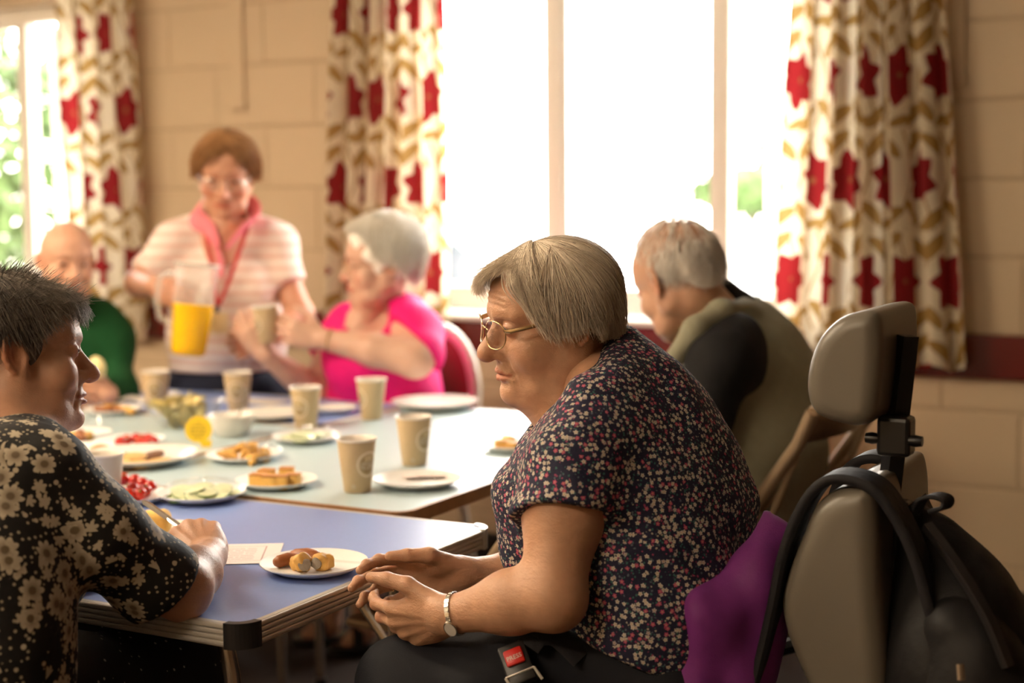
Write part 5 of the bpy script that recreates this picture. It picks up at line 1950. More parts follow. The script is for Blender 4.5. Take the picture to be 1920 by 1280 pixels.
    hemd = (el - sh) / np.linalg.norm(el - sh)
    hem = A3(at(1063, 968, 2.085))
    slv = chain([A3(at(1118, 792, 2.17)), A3(at(1078, 870, 2.11)), hem, hem + hemd * .05], [.080, .074, .070, .068], .03)
    hem2 = A3(at(1062, 985, 2.44))
    slv2 = chain([A3(at(1125, 800, 2.42)), hem2, hem2 + A3(at(1040, 1080, 2.42) - at(1120, 830, 2.46)) * .1], [.078, .068, .066], .03)
    cutp = PLANE(hem, hemd + np.array((.12, 0, .0), f32)); cut2 = PLANE(hem2, A3(at(1040, 1080, 2.42) - at(1120, 830, 2.46)))
    inner = chain([A3(at(1085, 880, 2.10)), hem + hemd * .08], [.050, .064], .02)
    s1 = SUB(ISECT(slv, cutp, .006), inner, .004)
    s2 = ISECT(slv2, cut2, .006)
    blo = U([tor, s1, s2], .028)
    blo = ISECT(blo, PLANE(A3(at(1086, 700, 2.28)), A3(-IR) * .72 + A3(IU) * .69), .03)
    blo = folds(blo, .0042, 34, 21, dirs=(.35, .2, .75))
    blo = folds(blo, .0022, 75, 22)
    # open neckline and bottom hem
    blo = SUB(blo, U([cone(H2W((0, -.01, -.02)), A3(at(1094, 700, 2.28)), .055, .050), cone(H2W((0, .07, -.10)), A3(at(1050, 775, 2.245)), .045, .052)], .02), .006)
    hemn = Vector((.35, 0, -1)).normalized()
    blo = ISECT(blo, PLANE(A3(at(1180, 1205, 2.25)), (A3(-IU) * .92 - A3(IR) * .36)), .01)
    b = sculpt_obj('blouse', blo, (-1.42, 1.72, .52), (-.60, 2.58, 1.19), .0042, M['ditsy'], pr, origin=org)
    # trousers
    tro = U([chain([hp + np.array((.03, 0, .0), f32), (hp + kn) / 2, kn], [.105, .094, .078], .05), chain([kn, an + np.array((0, 0, .03), f32)], [.076, .060], .03),
             chain([hp2 + np.array((.03, 0, .0), f32), (hp2 + kn2) / 2, kn2], [.105, .094, .078], .05), chain([kn2, an2 + np.array((0, 0, .03), f32)], [.076, .060], .03),
             ell((hp + hp2) / 2 + np.array((.0, 0, .03), f32), (.15, .19, .12))], .03)
    tro = folds(tro, .005, 38, 31)
    sculpt_obj('trousers', tro, (-1.5, 1.7, .08), (-.62, 2.6, .82), .008, M['navy_trousers'], pr, origin=org)
    for k in (an, an2):
        s_ = U([cone(k + np.array((.03, 0, -.045), f32), k + np.array((-.16, -.04, -.052), f32), .040, .032), ell(k + np.array((0, 0, -.01), f32), .045)], .02)
        lo = k - np.array((.26, .14, .12), f32)
        s_ = ISECT(s_, PLANE((0, 0, float(k[2]) - .088), (0, 0, -1)), .004)
        sculpt_obj('shoe', s_, lo, k + np.array((.12, .1, .08), f32), .008, M['blackcap'], pr, origin=org)
    # hair
    hc = np.array((0, -.012, .030), f32)
    hair = U([ell((0, -.018, .034), (.083, .104, .090)), ell((0, .040, .062), (.066, .060, .040)), ell((-.066, -.014, .008), (.020, .050, .056)), ell((.066, -.014, .008), (.020, .050, .056)),
              ell((0, -.082, .000), (.060, .030, .064)), ell((-.058, .026, .026), (.021, .032, .050)), ell((.058, .026, .026), (.021, .032, .050))], .012)
    hair = squash(hair, .87, .87)
    facecut = U([ell((-.040, .080, .030), (.040, .045, .040)), ell((0, .094, -.034), (.074, .075, .096)), ell((0, .062, -.085), (.09, .088, .075)), ell((-.088, -.004, -.046), (.030, .018, .022)), ell((.088, -.004, -.046), (.03, .017, .020))], .012)
    hair_s = SUB(hair, facecut, .010)
    hair_s = SUB(hair_s, U([ell((0, .114, .044), (.088, .060, .054)), ell((-.060, .070, .010), (.020, .028, .05)), ell((-.076, -.030, -.046), (.030, .032, .030)), ell((.076, -.030, -.046), (.030, .032, .030))], .01), .008)
    hair_s = OFF(ISECT(hair_s, PLANE((0, -.06, -.046), (0, .35, -1)), .01), -.0025)
    hw = XF(folds(hair_s, .0020, 160, 5, dirs=(.2, .9, .3)), hl, HR, HS)
    Vh, Qh = sculpt(hw, hl - .17, hl + .19, .0032)
    ch = np.full((len(Vh), 3), .55, f32)
    inhair = OFF(hair, -.001)

    def end_el(az):
        return np.interp(az, [-PI, -2.6, -2.2, -1.85, -1.6, -1.28, -1.02, -.88, -.72, -.40, -.12, .2, .58, .78, .95, 1.25, 1.6, 1.85, 2.2, 2.6, PI],
                         [-.88, -.88, -.84, -.56, -.42, -.56, -.28, .22, .58, .56, .34, .20, .22, .05, -.32, -.58, -.46, -.60, -.84, -.88, -.88])
    P1 = hair_strands(hair, hc, 6400, (.35, 1.28), end_el, lambda a: .10 * np.sin(a), 3, K=12, rad=.0007, lift=.0035, flick=.007, wob=.05)
    P2 = hair_strands(OFF(hair, .003), hc, 2200, (.6, 1.22), lambda a: np.interp(a, [-1.35, -1.05, -.9, -.72, -.35, -.1, .2, .75], [-.52, -.30, .15, .54, .50, .28, .12, .12]), lambda a: .12 + 0 * a, 4, K=12, lift=.004, flick=.010, wob=.08, az_rng=(-1.35, .75))
    P3 = hair_strands(OFF(hair, .002), hc, 1200, (-1.2, 1.1), lambda a: np.interp(a, [-2.9, -2.1, -1.7, -1.0], [-.84, -.76, -.44, -.48]), lambda a: -.05 + 0 * a, 8, K=12, lift=.005, flick=.006, wob=.08, az_rng=(-2.9, -.95))
    P = np.concatenate([P1, P2, P3])
    Pw = hl + (P * HS) @ HR.T
    Vs, Qs, cs = strands(Pw, .00062, seed=6)
    V, Q, C, MI = join_parts([(Vh, Qh, ch, 0), (Vs, Qs, cs, 0)])
    link('hair', mesh_np('hair', V - org, Q, [M['blonde']], MI, C), pr)
    eyeballs(pr, org, hl, HR, HS, eyes, look=(-.10, 1, -.22), iris='iris_blue')
    # spectacles: oval wire rims, bridge, arms, lenses
    def G(x, y, z): return Vector(H2W((x, y, z))) - Vector(org)
    gl = link('glasses', None, pr)
    gl.location = G(0, .1, -.004)
    gl.empty_display_size = .01
    O = gl.location

    for s in (-1, 1):
        ring = []
        for a in range(0, 360, 12):
            ca, sa = math.cos(math.radians(a)), math.sin(math.radians(a))
            x = .0335 + .0265 * math.copysign(abs(ca) ** .85, ca)
            ring.append(G(s * x, .104 - .013 * ((x - .010) / .05) ** 2 - .002 * sa, -.004 + .0190 * math.copysign(abs(sa) ** .85, sa) * (1 if sa > 0 else 1.08)) - O)
        MB().tube(ring, .0010, 6, closed=True).build('rim', M['gold'], gl)
        m = MB(); vs = [m.bm.verts.new(p) for p in ring]; m.bm.faces.new(vs)
        m.build('lens', M['lens'], gl, sm=False)
        MB().tube([G(s * .0600, .091, .003) - O, G(s * .068, .086, .003) - O, G(s * .077, .055, .006) - O, G(s * .080, .0, .010) - O, G(s * .080, -.025, -.004) - O], [.0018, .0024, .0021, .0016, .0014], 8, flat=((0, 0, 1), 1.5)).build('arm', M['gold'], gl)
    MB().tube([G(-.010, .1015, -.001) - O, G(-.004, .1050, .004) - O, G(.004, .1050, .004) - O, G(.010, .1015, -.001) - O], .0012, 8).build('bridge', M['gold'], gl)
    for s in (-1, 1):
        MB().sphere(G(s * .0095, .0975, -.012) - O, (.0018, .003, .005)).build('nose_pad', M['lens'], gl)
    # wrist watch
    ax = Vector(el - wr).normalized()
    wc_ = Vector(wr) + ax * .012 - Vector(org)
    u = (-IF - ax * (-IF).dot(ax)).normalized(); v = ax.cross(u)
    wt = link('wristwatch', None, pr, wc_)
    m = MB()
    K = 28
    r1, r2 = .0300, .0300
    for i in range(K):
        a = 2 * PI * i / K
        c = (u * math.cos(a) * r1 + v * math.sin(a) * r2)
        m.box((0, 0, 0), (.0075, .0068, .0022), Matrix.Translation(c) @ Matrix((ax, (-u * math.sin(a) + v * math.cos(a)), (u * math.cos(a) + v * math.sin(a)))).transposed().to_4x4(), bevel=.0006, seg=1)
    m.build('bracelet', M['silver'], wt)
    a = math.radians(-24 if v.z > 0 else 24)
    nrm = (u * math.cos(a) + v * math.sin(a)).normalized()
    Mt = Matrix.Translation(nrm * .0315) @ Matrix((ax, nrm.cross(ax), nrm)).transposed().to_4x4()
    MB().lathe([(0, 0), (.0105, 0), (.0115, .0015), (.0112, .0035), (.0098, .0045)], 24, Mt @ Matrix.Diagonal((.82, 1.15, 1, 1))).build('watch_case', M['silver'], wt)
    MB().lathe([(0, .0046), (.0096, .0044)], 24, Mt @ Matrix.Diagonal((.82, 1.15, 1, 1))).build('dial', M['china'], wt)
    # wedding ring on the far hand
    a, b = ring_bone[0], ring_bone[1]
    d = (b - a).normalized(); u = d.orthogonal().normalized(); v = d.cross(u)
    rc = a.lerp(b, .5) - Vector(org)
    MB().tube([rc + (u * math.cos(2 * PI * i / 24) + v * math.sin(2 * PI * i / 24)) * .0098 for i in range(24)], .0011, 6, closed=True).build('wedding_ring', M['gold'], pr)
    return pr


main_p = main_woman()
# ------------------------------------------------------------------ the other people
def make_person(label, org, head, hopt, tint, skin_m, body_fields, parts_hi=(), hs=.0032, bs=.008, neck=None, iris='iris_brown', look=(0, 1, -.1), sq=None):
    """head: (loc, R, s); body_fields: [(field, lo, hi, h, tips)] more skin pieces; all joined into one body mesh"""
    loc, R, s = head
    hd, lips, eyes = head_model(hopt)
    if sq: hd = squash(hd, *sq)
    fw = XF(hd, loc, R, s)
    lo, hi = loc - .165 * s, loc + .165 * s
    if neck is not None:
        fw = U([fw, neck[0]], .025)
        lo = np.minimum(lo, np.asarray(neck[1], f32)); hi = np.maximum(hi, np.asarray(neck[2], f32))
    V, Q = sculpt(fw, lo, hi, hs)
    pieces = [(V, Q, head_tint(((V - loc) @ R) / s, lips, tint), 0)]
    for f, lo, hi, h, tips in body_fields:
        V, Q = sculpt(f, lo, hi, h)
        c = np.ones((len(V), 3), f32)
        if tips: c = nail_tint(V, c, tips)
        pieces.append((V, Q, c, 0))
    V, Q, C, MI = join_parts(pieces)
    o = link('person', mesh_np('person', V - A3(org), Q, [skin_m], MI, C), None, Vector(org))
    tag(o, label, 'person')
    eyeballs(o, org, loc, R, s, eyes, look=look, iris=iris)
    return o, lambda p: loc + R @ (np.array(p, f32) * s)


def bounds(pts, m):
    p = np.stack([A3(q) for q in pts])
    return p.min(0) - m, p.max(0) + m


def add_hair(person, org, head, base, strands_list, mat, tint0, h=.0045, rad=.0009, tintf=None, seed=0, wave=None):
    loc, R, s = head
    Vh, Qh = sculpt(XF(base, loc, R, s), loc - .19, loc + .19, h)
    parts = [(Vh, Qh, np.full((len(Vh), 3), tint0, f32), 0)]
    for k, P in enumerate(strands_list):
        Pw = loc + (P * s) @ R.T
        tv = None
        if tintf is not None: tv = tintf(P)
        Vs, Qs, cs = strands(Pw, rad, seed=seed + k, tint=tv)
        parts.append((Vs, Qs, cs, 0))
    V, Q, C, MI = join_parts(parts)
    return link('hair', mesh_np('hair', V - A3(org), Q, [mat], MI, C), person)


# ---------------------------------------------------- woman in the black flowered blouse
def left_woman():
    org = (-1.68, 1.36, 0)
    hl = A3(at(32, 661, 2.2)); R = rotm(-39, -1, -8); S = 1.0
    M['skin_l'] = skin('tanned_skin', (.52, .28, .175), fine=.28, mottle=.18)
    sh = A3(at(112, 925, 2.02)); el = A3(at(340, 1104, 2.13)); wr = A3(at(389, 1046, 2.30))
    arm = U([chain([sh, el], [.036, .041], .02), chain([el, (el + wr) / 2, wr], [.042, .037, .027], .02)], .02)
    rh, tips, _ = hand_parts(wr, -IR * .42 + IU * .42 + IF * .80, -IR * .75 - IF * .35 - IU * .25, IU * .75 + IR * .45 - IF * .25, [(48, 62, 36), (50, 60, 34), (52, 58, 34), (54, 56, 34)], [(.35, .85, -.45), (.05, .9, -.45), (-.1, .85, -.5)], 1.0)
    nk0 = hl + R @ np.array((0, -.022, -.06), f32); nk1 = A3(at(14, 850, 2.12))
    neck = U([cone(nk0, nk1, .054, .060), cone(hl + R @ np.array((0, .03, -.095), f32), A3(at(48, 845, 2.12)), .03, .045)], .03)
    sp = [A3(at(0, 880, 2.13)), A3(at(-45, 960, 2.07)), A3(at(-75, 1100, 2.03)), A3(at(-85, 1270, 2.0))]
    lat = (.93, -.35, 0)
    tr = loft(sp, [.09, .14, .16, .16], [.04, .09, .11, .11], lat, .04)
    hp = A3(at(-60, 1335, 2.02)); kn = A3(at(315, 1296, 2.36)); hp2 = hp + np.array((-.17, .06, 0), f32); kn2 = kn + np.array((-.20, .04, 0), f32)
    an = kn + np.array((.02, .02, -.44), f32); an2 = kn2 + np.array((.02, .02, -.44), f32)
    el2 = A3(at(-120, 1090, 2.30)); sh2 = sp[0] + np.array((-.17, .06, -.04), f32)
    wr2 = el2 + np.array((.16, .20, .02), f32)
    lh, tips2, _ = hand_parts(wr2, (.55, .83, 0), (.83, -.55, 0), (0, 0, 1), [(20, 25, 15)] * 4, [(.6, .75, -.3), (.2, 1, -.1), (.1, 1, 0)])
    legs = U([chain([hp, kn, an], [.07, .055, .038], .03), chain([hp2, kn2, an2], [.07, .055, .038], .03)], .02)
    o, H = make_person('woman in a black flowered blouse with short spiky grey hair, holding a knife', org, (hl, R, S), dict(jowl=.25, nose=1.05, bulb=1.05, fold=1.1, lips=.85, open=.0058), dict(browc=(.35, .30, .28), browk=.6, lip=(.88, .58, .56)), M['skin_l'],
                       [(U([arm, rh], .016), *bounds([sh, el, wr], .15), .0026, tips), (U([chain([sh2, el2, wr2], [.055, .042, .027], .02), lh], .016), *bounds([sh2, el2, wr2], .15), .005, None),
                        (U([tr, legs], .03), (-2.4, 1.0, .08), (-1.1, 2.3, 1.12), .012, None)], hs=.0023, neck=(neck, nk1 - .075, nk0 + .02), look=(.05, 1, -.05), sq=(.95, .90))
    M['bold'] = bold_print()
    tor = loft([A3(at(-8, 878, 2.13)), A3(at(-44, 950, 2.08)), A3(at(-70, 1080, 2.04)), A3(at(-78, 1230, 2.02)), A3(at(-80, 1330, 2.0))], [.125, .170, .185, .19, .19], [.062, .115, .125, .13, .13], lat, .05)
    cuff = A3(at(296, 1092, 2.115)); upd = (el - sh) / np.linalg.norm(el - sh)
    slv = chain([A3(at(88, 902, 2.03)), A3(at(180, 1002, 2.05)), cuff, cuff + upd * .05], [.068, .064, .061, .060], .03)
    s1 = SUB(ISECT(slv, PLANE(cuff + upd * .018, upd), .005), chain([cuff - upd * .02, cuff + upd * .09], [.044, .054], .02), .004)
    s2 = chain([sh2, sh2 * .25 + el2 * .75], [.08, .062], .02)
    bl = U([tor, s1, s2, cone(A3(at(8, 862, 2.13)), A3(at(0, 900, 2.12)), .060, .09), ell(A3(at(60, 1040, 2.12)), (.085, .09, .11))], .03)
    bl = folds(bl, .0048, 36, 41, dirs=(.6, .3, .3))
    bl = SUB(bl, U([cone(hl + R @ np.array((0, -.02, -.05), f32), A3(at(14, 800, 2.13)), .060, .062), cone(hl + R @ np.array((0, .05, -.10), f32), A3(at(75, 800, 2.12)), .05, .03)], .02), .005)
    sculpt_obj('blouse', bl, (-2.3, 1.0, .55), (-1.2, 2.0, 1.2), .0046, M['bold'], o, origin=org)
    m = Mat('black_dotted_skirt_cloth')
    v = m.voronoi(m.coord(), 55, rand=.35)
    m.set(base=m.mix((v['Distance'] < .13), (.006, .005, .005), (.30, .27, .24)), rough=.8)
    M['dotted'] = m.mat
    sk = U([chain([hp, kn], [.115, .090], .04), chain([kn, an], [.085, .075], .04), chain([hp2, kn2], [.115, .090], .04), chain([kn2, an2], [.085, .075], .04), ell((hp + hp2) / 2, (.2, .15, .11))], .05)
    sculpt_obj('skirt', folds(sk, .005, 30, 44), (-2.5, 1.0, .10), (-1.05, 2.4, .84), .010, M['dotted'], o, origin=org)
    for k in (an, an2):
        f = ISECT(U([cone(k + np.array((0, -.04, -.05), f32), k + np.array((.05, .15, -.055), f32), .040, .032), ell(k, .045)], .02), PLANE((0, 0, .003), (0, 0, -1)), .004)
        sculpt_obj('shoe', f, k - .2, k + np.array((.2, .25, .08), f32), .009, M['blackcap'], o, origin=org)
    M['darkgrey_hair'] = hairmat('dark_grey_spiky_hair', (.030, .022, .018), (.44, .37, .30), .45)
    c = np.array((0, -.012, .030), f32)
    hb = U([ell((0, -.018, .036), (.083, .104, .090)), ell((0, .038, .066), (.064, .056, .038)), ell((-.062, -.02, .006), (.020, .045, .052)), ell((.062, -.02, .006), (.020, .045, .052)), ell((0, -.080, -.005), (.058, .030, .064))], .012)
    hb = squash(hb, .95, .90)
    cut = U([ell((0, .094, -.034), (.080, .072, .094)), ell((0, .062, -.088), (.09, .085, .075)), ell((.088, -.010, -.020), (.03, .026, .040)), ell((-.088, -.010, -.020), (.03, .026, .040))], .012)
    base = OFF(ISECT(SUB(hb, cut, .008), PLANE((0, -.06, -.060), (0, .2, -1)), .01), -.003)
    ee = lambda az: np.interp(np.abs(az), [0, .4, .75, 1.0, 1.25, 1.5, 1.8, 2.2, 2.7, PI], [.22, .24, .18, -.10, -.42, -.18, -.30, -.75, -.88, -.88])
    P1 = hair_strands(hb, c, 3600, (2.6, 1.25), ee, lambda a: 0 * a, 13, K=9, lift=.006, flick=.012, wob=.10, clump=26)
    P2 = hair_strands(OFF(hb, .002), c, 900, (2.8, 1.2), lambda a: np.interp(np.abs(a), [0, .6, 1.2], [.10, .12, -.25]), lambda a: .05 + 0 * a, 14, K=9, lift=.006, flick=.016, wob=.12, az_rng=(-.9, 1.25))
    # spikes standing up on the crown and front
    rnd = np.random.default_rng(3)
    n = 1500
    az = rnd.uniform(-PI, PI, n); elv = rnd.uniform(.35, 1.45, n)
    D = sph(az, elv); r0 = ray_hit(hb, c, D)
    t = np.linspace(0, 1, 7)[None, :, None]
    root = c + D * (r0[:, None] - .004)
    lean = np.array((.1, .75, .25), f32) + rnd.normal(0, .35, (n, 3))
    L = rnd.uniform(.010, .026, (n, 1, 1))
    P3 = root[:, None, :] + (D[:, None, :] * .75 * t + lean[:, None, :] * .75 * t * t) * L
    tf = lambda P: np.clip(rnd.uniform(0, .55, len(P)) + .75 * np.clip((P[:, -1, 1] - .01) / .07, 0, 1) * rnd.uniform(.3, 1, len(P)), 0, 1)
    add_hair(o, org, (hl, R, S), base, [P1, P2, np.asarray(P3, f32)], M['darkgrey_hair'], .12, .0036, .00075, tf, 50)
    # table knife in the hand
    a = Vector(at(268, 938, 2.50)); b = Vector(at(356, 1000, 2.44))
    t_ = thing('table_knife', 'steel table knife held over the cake plate', 'knife', a)
    d = (b - a)
    MB().tube([(0, 0, 0), d * .08, d * .55], [.003, .0085, .0080], 8, flat=((0, 0, 1), .22)).build('blade', M['steel'], t_)
    MB().tube([d * .54, d * .62, d * 1.15], [.004, .0065, .0075], 8, flat=((0, 0, 1), .6)).build('handle', M['steel'], t_)
    return o


left_woman()
frame_chair('burgundy upholstered chair with cream frame under the woman with the knife', (-1.78, 1.34, 0), math.radians(-8), M['burgundy'], 'upholstered chairs with cream frames')


# ---------------------------------------------------- standing woman with the jug
def standing_woman():
    org = (-2.98, 3.86, 0)
    hl = A3(at(424, 318, 4.56)); R = rotm(-147, -22, -4); S = 1.10
    M['skin_s'] = skin('ruddy_skin', (.60, .30, .19))
    nk1 = A3(at(424, 425, 4.64)); nk0 = hl + R @ np.array((0, -.02, -.06), f32)
    neck = cone(nk0, nk1, .055, .060)
    lat = tuple(IR)
    sp = [A3(at(424, 428, 4.66)), A3(at(424, 520, 4.68)), A3(at(426, 640, 4.72)), A3(at(425, 740, 4.76)), A3(at(425, 820, 4.78))]
    tr = loft(sp, [.13, .165, .155, .165, .16], [.07, .10, .10, .11, .11], lat, .04)
    chest = cone(A3(at(421, 430, 4.60)), A3(at(416, 490, 4.58)), .07, .05)
    shR = A3(at(332, 464, 4.64)); elR = A3(at(262, 530, 4.58)); wrR = A3(at(290, 535, 4.40))
    shL = A3(at(510, 462, 4.66)); elL = A3(at(562, 590, 4.60)); wrL = A3(at(500, 640, 4.45))
    armR = U([chain([shR, elR], [.05, .042], .02), chain([elR, wrR], [.042, .028], .02)], .02)
    hR, t1, _ = hand_parts(wrR, IR * .8 - IU * .35 - IF * .4, IU * .8 + IR * .4, -IF * .7 - IR * .5, [(60, 65, 35)] * 4, [(.5, .8, -.4), (.1, .9, -.5), (0, .8, -.6)], .98)
    armL = U([chain([shL, elL], [.05, .042], .02), chain([elL, wrL], [.042, .027], .02)], .02)
    hL, t2, _ = hand_parts(wrL, -IR * .8 - IU * .1 - IF * .5, IU * .9, IF * .4 + IR * .5, [(35, 40, 25)] * 4, [(.6, .75, -.3), (.2, .95, -.2), (.1, 1, -.2)], .98)
    ft = []
    legs = []
    for s in (-1, 1):
        h = sp[3] + A3(IR) * (.085 * s); k = h + np.array((0, 0, -.36), f32); a = np.array((k[0], k[1] + .03, .09), f32)
        legs.append(chain([h, k, a], [.075, .055, .04], .03)); ft.append(a)
    o, H = make_person('standing woman in a pale pink striped polo shirt pouring juice from a jug', org, (hl, R, S), dict(jowl=.2, nose=1.0, fold=1.2, lips=.7, width=.98), dict(browk=.4, cheekc=(1.0, .66, .6)), M['skin_s'],
                       [(U([armR, hR], .014), *bounds([shR, elR, wrR], .14), .0045, None), (U([armL, hL], .014), *bounds([shL, elL, wrL], .14), .0045, None),
                        (U([tr, chest] + legs, .03), *bounds(sp + ft, .25), .012, None)], hs=.0034, neck=(neck, nk1 - .07, nk0 + .02), look=(0, 1, -.3), sq=(.9, .86))
    M['stripe'] = stripe_print()
    M['pinkcollar'] = cloth('pink_collar', (.74, .20, .24))
    M['denim'] = cloth('dark_navy_jeans', (.012, .015, .032))
    M['auburn'] = hairmat('auburn_hair', (.20, .085, .03), (.58, .31, .13), .45)
    M['red_ribbon'] = cloth('red_lanyard_ribbon', (.50, .03, .04))
    M['badge'] = simple('cream_badge', (.74, .62, .40), .35)
    tor = loft([A3(at(424, 440, 4.66)), A3(at(425, 520, 4.68)), A3(at(426, 620, 4.71)), A3(at(428, 685, 4.73))], [.125, .180, .182, .186], [.085, .125, .125, .130], lat, .05)
    tor = U([tor, ell(A3(at(385, 545, 4.60)), (.09, .08, .09)), ell(A3(at(465, 545, 4.60)), (.09, .08, .09)), ell(A3(at(425, 630, 4.63)), (.15, .10, .10))], .05)

    def sleeve(a, b, e, f_):
        d = (e - a) / np.linalg.norm(e - a); c = a + (e - a) * f_
        return ISECT(chain([b, a, c + d * .03], [.072, .072, .064], .04), PLANE(c, d), .006)
    po = U([tor, sleeve(shR, A3(at(362, 446, 4.66)), elR, .80), sleeve(shL, A3(at(484, 446, 4.67)), elL, .58)], .03)
    po = folds(po, .004, 32, 61)
    po = SUB(po, U([cone(nk0, nk1, .060, .062), chain([A3(at(422, 420, 4.55)), A3(at(416, 462, 4.52)), A3(at(412, 492, 4.51))], [.060, .040, .012], .01)], .01), .004)
    po = ISECT(po, PLANE(A3(at(425, 694, 4.7)), (0, 0, -1)), .008)
    sculpt_obj('polo_shirt', po, *bounds([shR, shL, sp[0], sp[3]], .22), .0065, M['stripe'], o, origin=org)
    tq = U([ell(A3(at(425, 715, 4.74)), (.185, .14, .10))] + [chain([sp[3] + A3(IR) * (.09 * s), sp[3] + A3(IR) * (.095 * s) + np.array((0, 0, -.36), f32), ft[i] + np.array((0, 0, .02), f32)], [.115, .085, .07], .04) for i, s in enumerate((-1, 1))], .04)
    sculpt_obj('jeans', folds(tq, .004, 34, 66), *bounds([sp[2], sp[3]] + ft, .22), .009, M['denim'], o, origin=org)
    for k in ft:
        f = ISECT(U([cone(k + np.array((0, 0, -.045), f32), k + np.array((.05, -.14, -.055), f32), .042, .034), ell(k, .045)], .02), PLANE((0, 0, .003), (0, 0, -1)), .004)
        sculpt_obj('shoe', f, k - np.array((.15, .25, .12), f32), k + .15, .009, M['blackcap'], o, origin=org)
    for pts in (((378, 378), (366, 398), (372, 414), (392, 430), (408, 462)), ((466, 374), (478, 396), (474, 416), (452, 434), (424, 466))):
        ds = (4.64, 4.60, 4.55, 4.52, 4.505)
        band('collar', [at(x, y, d) for (x, y), d in zip(pts, ds)], [.045, .055, .06, .045, .02], .006, M['pinkcollar'], o, org, tuple(IR * .6 + IU * .8))
    band('placket', [at(402, 450, 4.515), at(412, 490, 4.50), at(414, 520, 4.495)], [.012, .022, .018], .006, M['pinkcollar'], o, org, tuple(IR))
    ly = link('lanyard', None, o)
    for pts in (((380, 418, 4.54), (392, 470, 4.50), (402, 530, 4.49), (407, 572, 4.475)), ((468, 418, 4.54), (446, 480, 4.50), (424, 540, 4.49), (410, 572, 4.475))):
        band('ribbon', [at(*p) for p in pts], [.012] * 4, .003, M['red_ribbon'], ly, org, tuple(IR))
    MB().box((0, 0, 0), (.014, .008, .022), bevel=.002).build('clip', M['blackcap'], ly, at(407, 580, 4.47) - Vector(org))
    MB().box((0, 0, 0), (.062, .004, .062), bevel=.002).build('badge_card', M['badge'], ly, at(409, 605, 4.465) - Vector(org), (0, 0, _y))
    c = np.array((0, -.012, .030), f32)
    hb = U([ell((0, -.016, .034), (.083, .102, .084)), ell((0, .030, .068), (.062, .050, .030)), ell((-.070, -.004, .010), (.020, .040, .052)), ell((.070, -.004, .010), (.020, .040, .052)), ell((0, -.085, .0), (.06, .03, .06))], .012)
    hb = squash(hb, .9, .86)
    cut = U([ell((0, .098, -.022), (.068, .078, .096)), ell((0, .062, -.090), (.088, .085, .075))], .012)
    base = folds(ISECT(SUB(hb, cut, .010), PLANE((0, 0, -.052), (0, 0, -1)), .01), .003, 120, 5)
    ee = lambda az: np.interp(np.abs(az), [0, .5, .8, 1.0, 1.4, 2.0, PI], [.62, .64, .4, -.35, -.52, -.65, -.6])
    P1 = hair_strands(hb, c, 2800, (.2, 1.3), ee, lambda a: 0 * a, 21, K=9, lift=.008, flick=.010, wob=.30)
    add_hair(o, org, (hl, R, S), base, [P1], M['auburn'], .45, .006, .0013, None, 70)
    gl = link('glasses', None, o)
    for s in (-1, 1):
        ring = [Vector(H((s * (.033 + .022 * math.cos(math.radians(a))), .101, -.004 + .015 * math.sin(math.radians(a))))) - Vector(org) for a in range(0, 360, 18)]
        MB().tube(ring, .0012, 6, closed=True).build('rim', M['silver'], gl)
        m = MB(); m.bm.faces.new([m.bm.verts.new(p) for p in ring]); m.build('lens', M['lens'], gl, sm=False)
        MB().tube([Vector(H((s * .055, .098, 0))) - Vector(org), Vector(H((s * .078, .04, .004))) - Vector(org), Vector(H((s * .08, -.02, .004))) - Vector(org)], .0014, 6).build('arm', M['silver'], gl)
    MB().tube([Vector(H((-.011, .101, 0))) - Vector(org), Vector(H((0, .104, .003))) - Vector(org), Vector(H((.011, .101, 0))) - Vector(org)], .0012, 6).build('bridge', M['silver'], gl)
    return o


standing_woman()

# jug of orange juice
jb = at(352, 668, 4.34)
jug = thing('juice_jug', 'clear plastic jug of orange juice held by the standing woman', 'jug', jb)
jug.rotation_euler = (math.radians(-4), math.radians(7), _y)
m_ = Mat('frosted_jug_plastic')
tr_ = m_.node('ShaderNodeBsdfTransparent'); tr_.inputs[0].default_value = (.97, .95, .93, 1)
df_ = m_.node('ShaderNodeBsdfDiffuse'); df_.inputs[0].default_value = (.80, .76, .72, 1)
gs_ = m_.node('ShaderNodeBsdfGlossy'); gs_.inputs['Roughness'].default_value = .15
mx1 = m_.node('ShaderNodeMixShader'); mx1.inputs[0].default_value = .30
mx2 = m_.node('ShaderNodeMixShader'); mx2.inputs[0].default_value = .07
m_.t.links.new(tr_.outputs[0], mx1.inputs[1]); m_.t.links.new(df_.outputs[0], mx1.inputs[2])
m_.t.links.new(mx1.outputs[0], mx2.inputs[1]); m_.t.links.new(gs_.outputs[0], mx2.inputs[2]); m_.t.links.new(mx2.outputs[0], m_.out.inputs[0])
m_.t.nodes.remove(m_.b)
M['jug'] = m_.mat
M['juice'] = simple('orange_juice', (.92, .52, .004), .22, var=.04, sss=.2, sss_r=(.02, .012, .002))
MB().lathe([(0, .004), (.040, .004), (.048, .012), (.050, .03), (.062, .262), (.066, .270), (.0645, .271), (.060, .262)], 40, sy=.92).build('jug_wall', M['jug'], jug)
MB().lathe([(0, .0030), (.0400, .0030), (.0490, .011), (.0512, .03), (.0578, .152), (0, .155)], 40, sy=.92).build('orange_juice', M['juice'], jug, angle=60)
MB().tube([(-.058, 0, .235), (-.085, 0, .238), (-.105, 0, .215), (-.106, 0, .15), (-.092, 0, .105), (-.055, 0, .085)], .0105, 10).build('handle', M['jug'], jug)
MB().tube([(.0645 * math.cos(a), .060 * math.sin(a), .2705) for a in [2 * PI * i / 40 for i in range(40)]], .003, 8, closed=True).build('rim', M['cup_in'], jug)
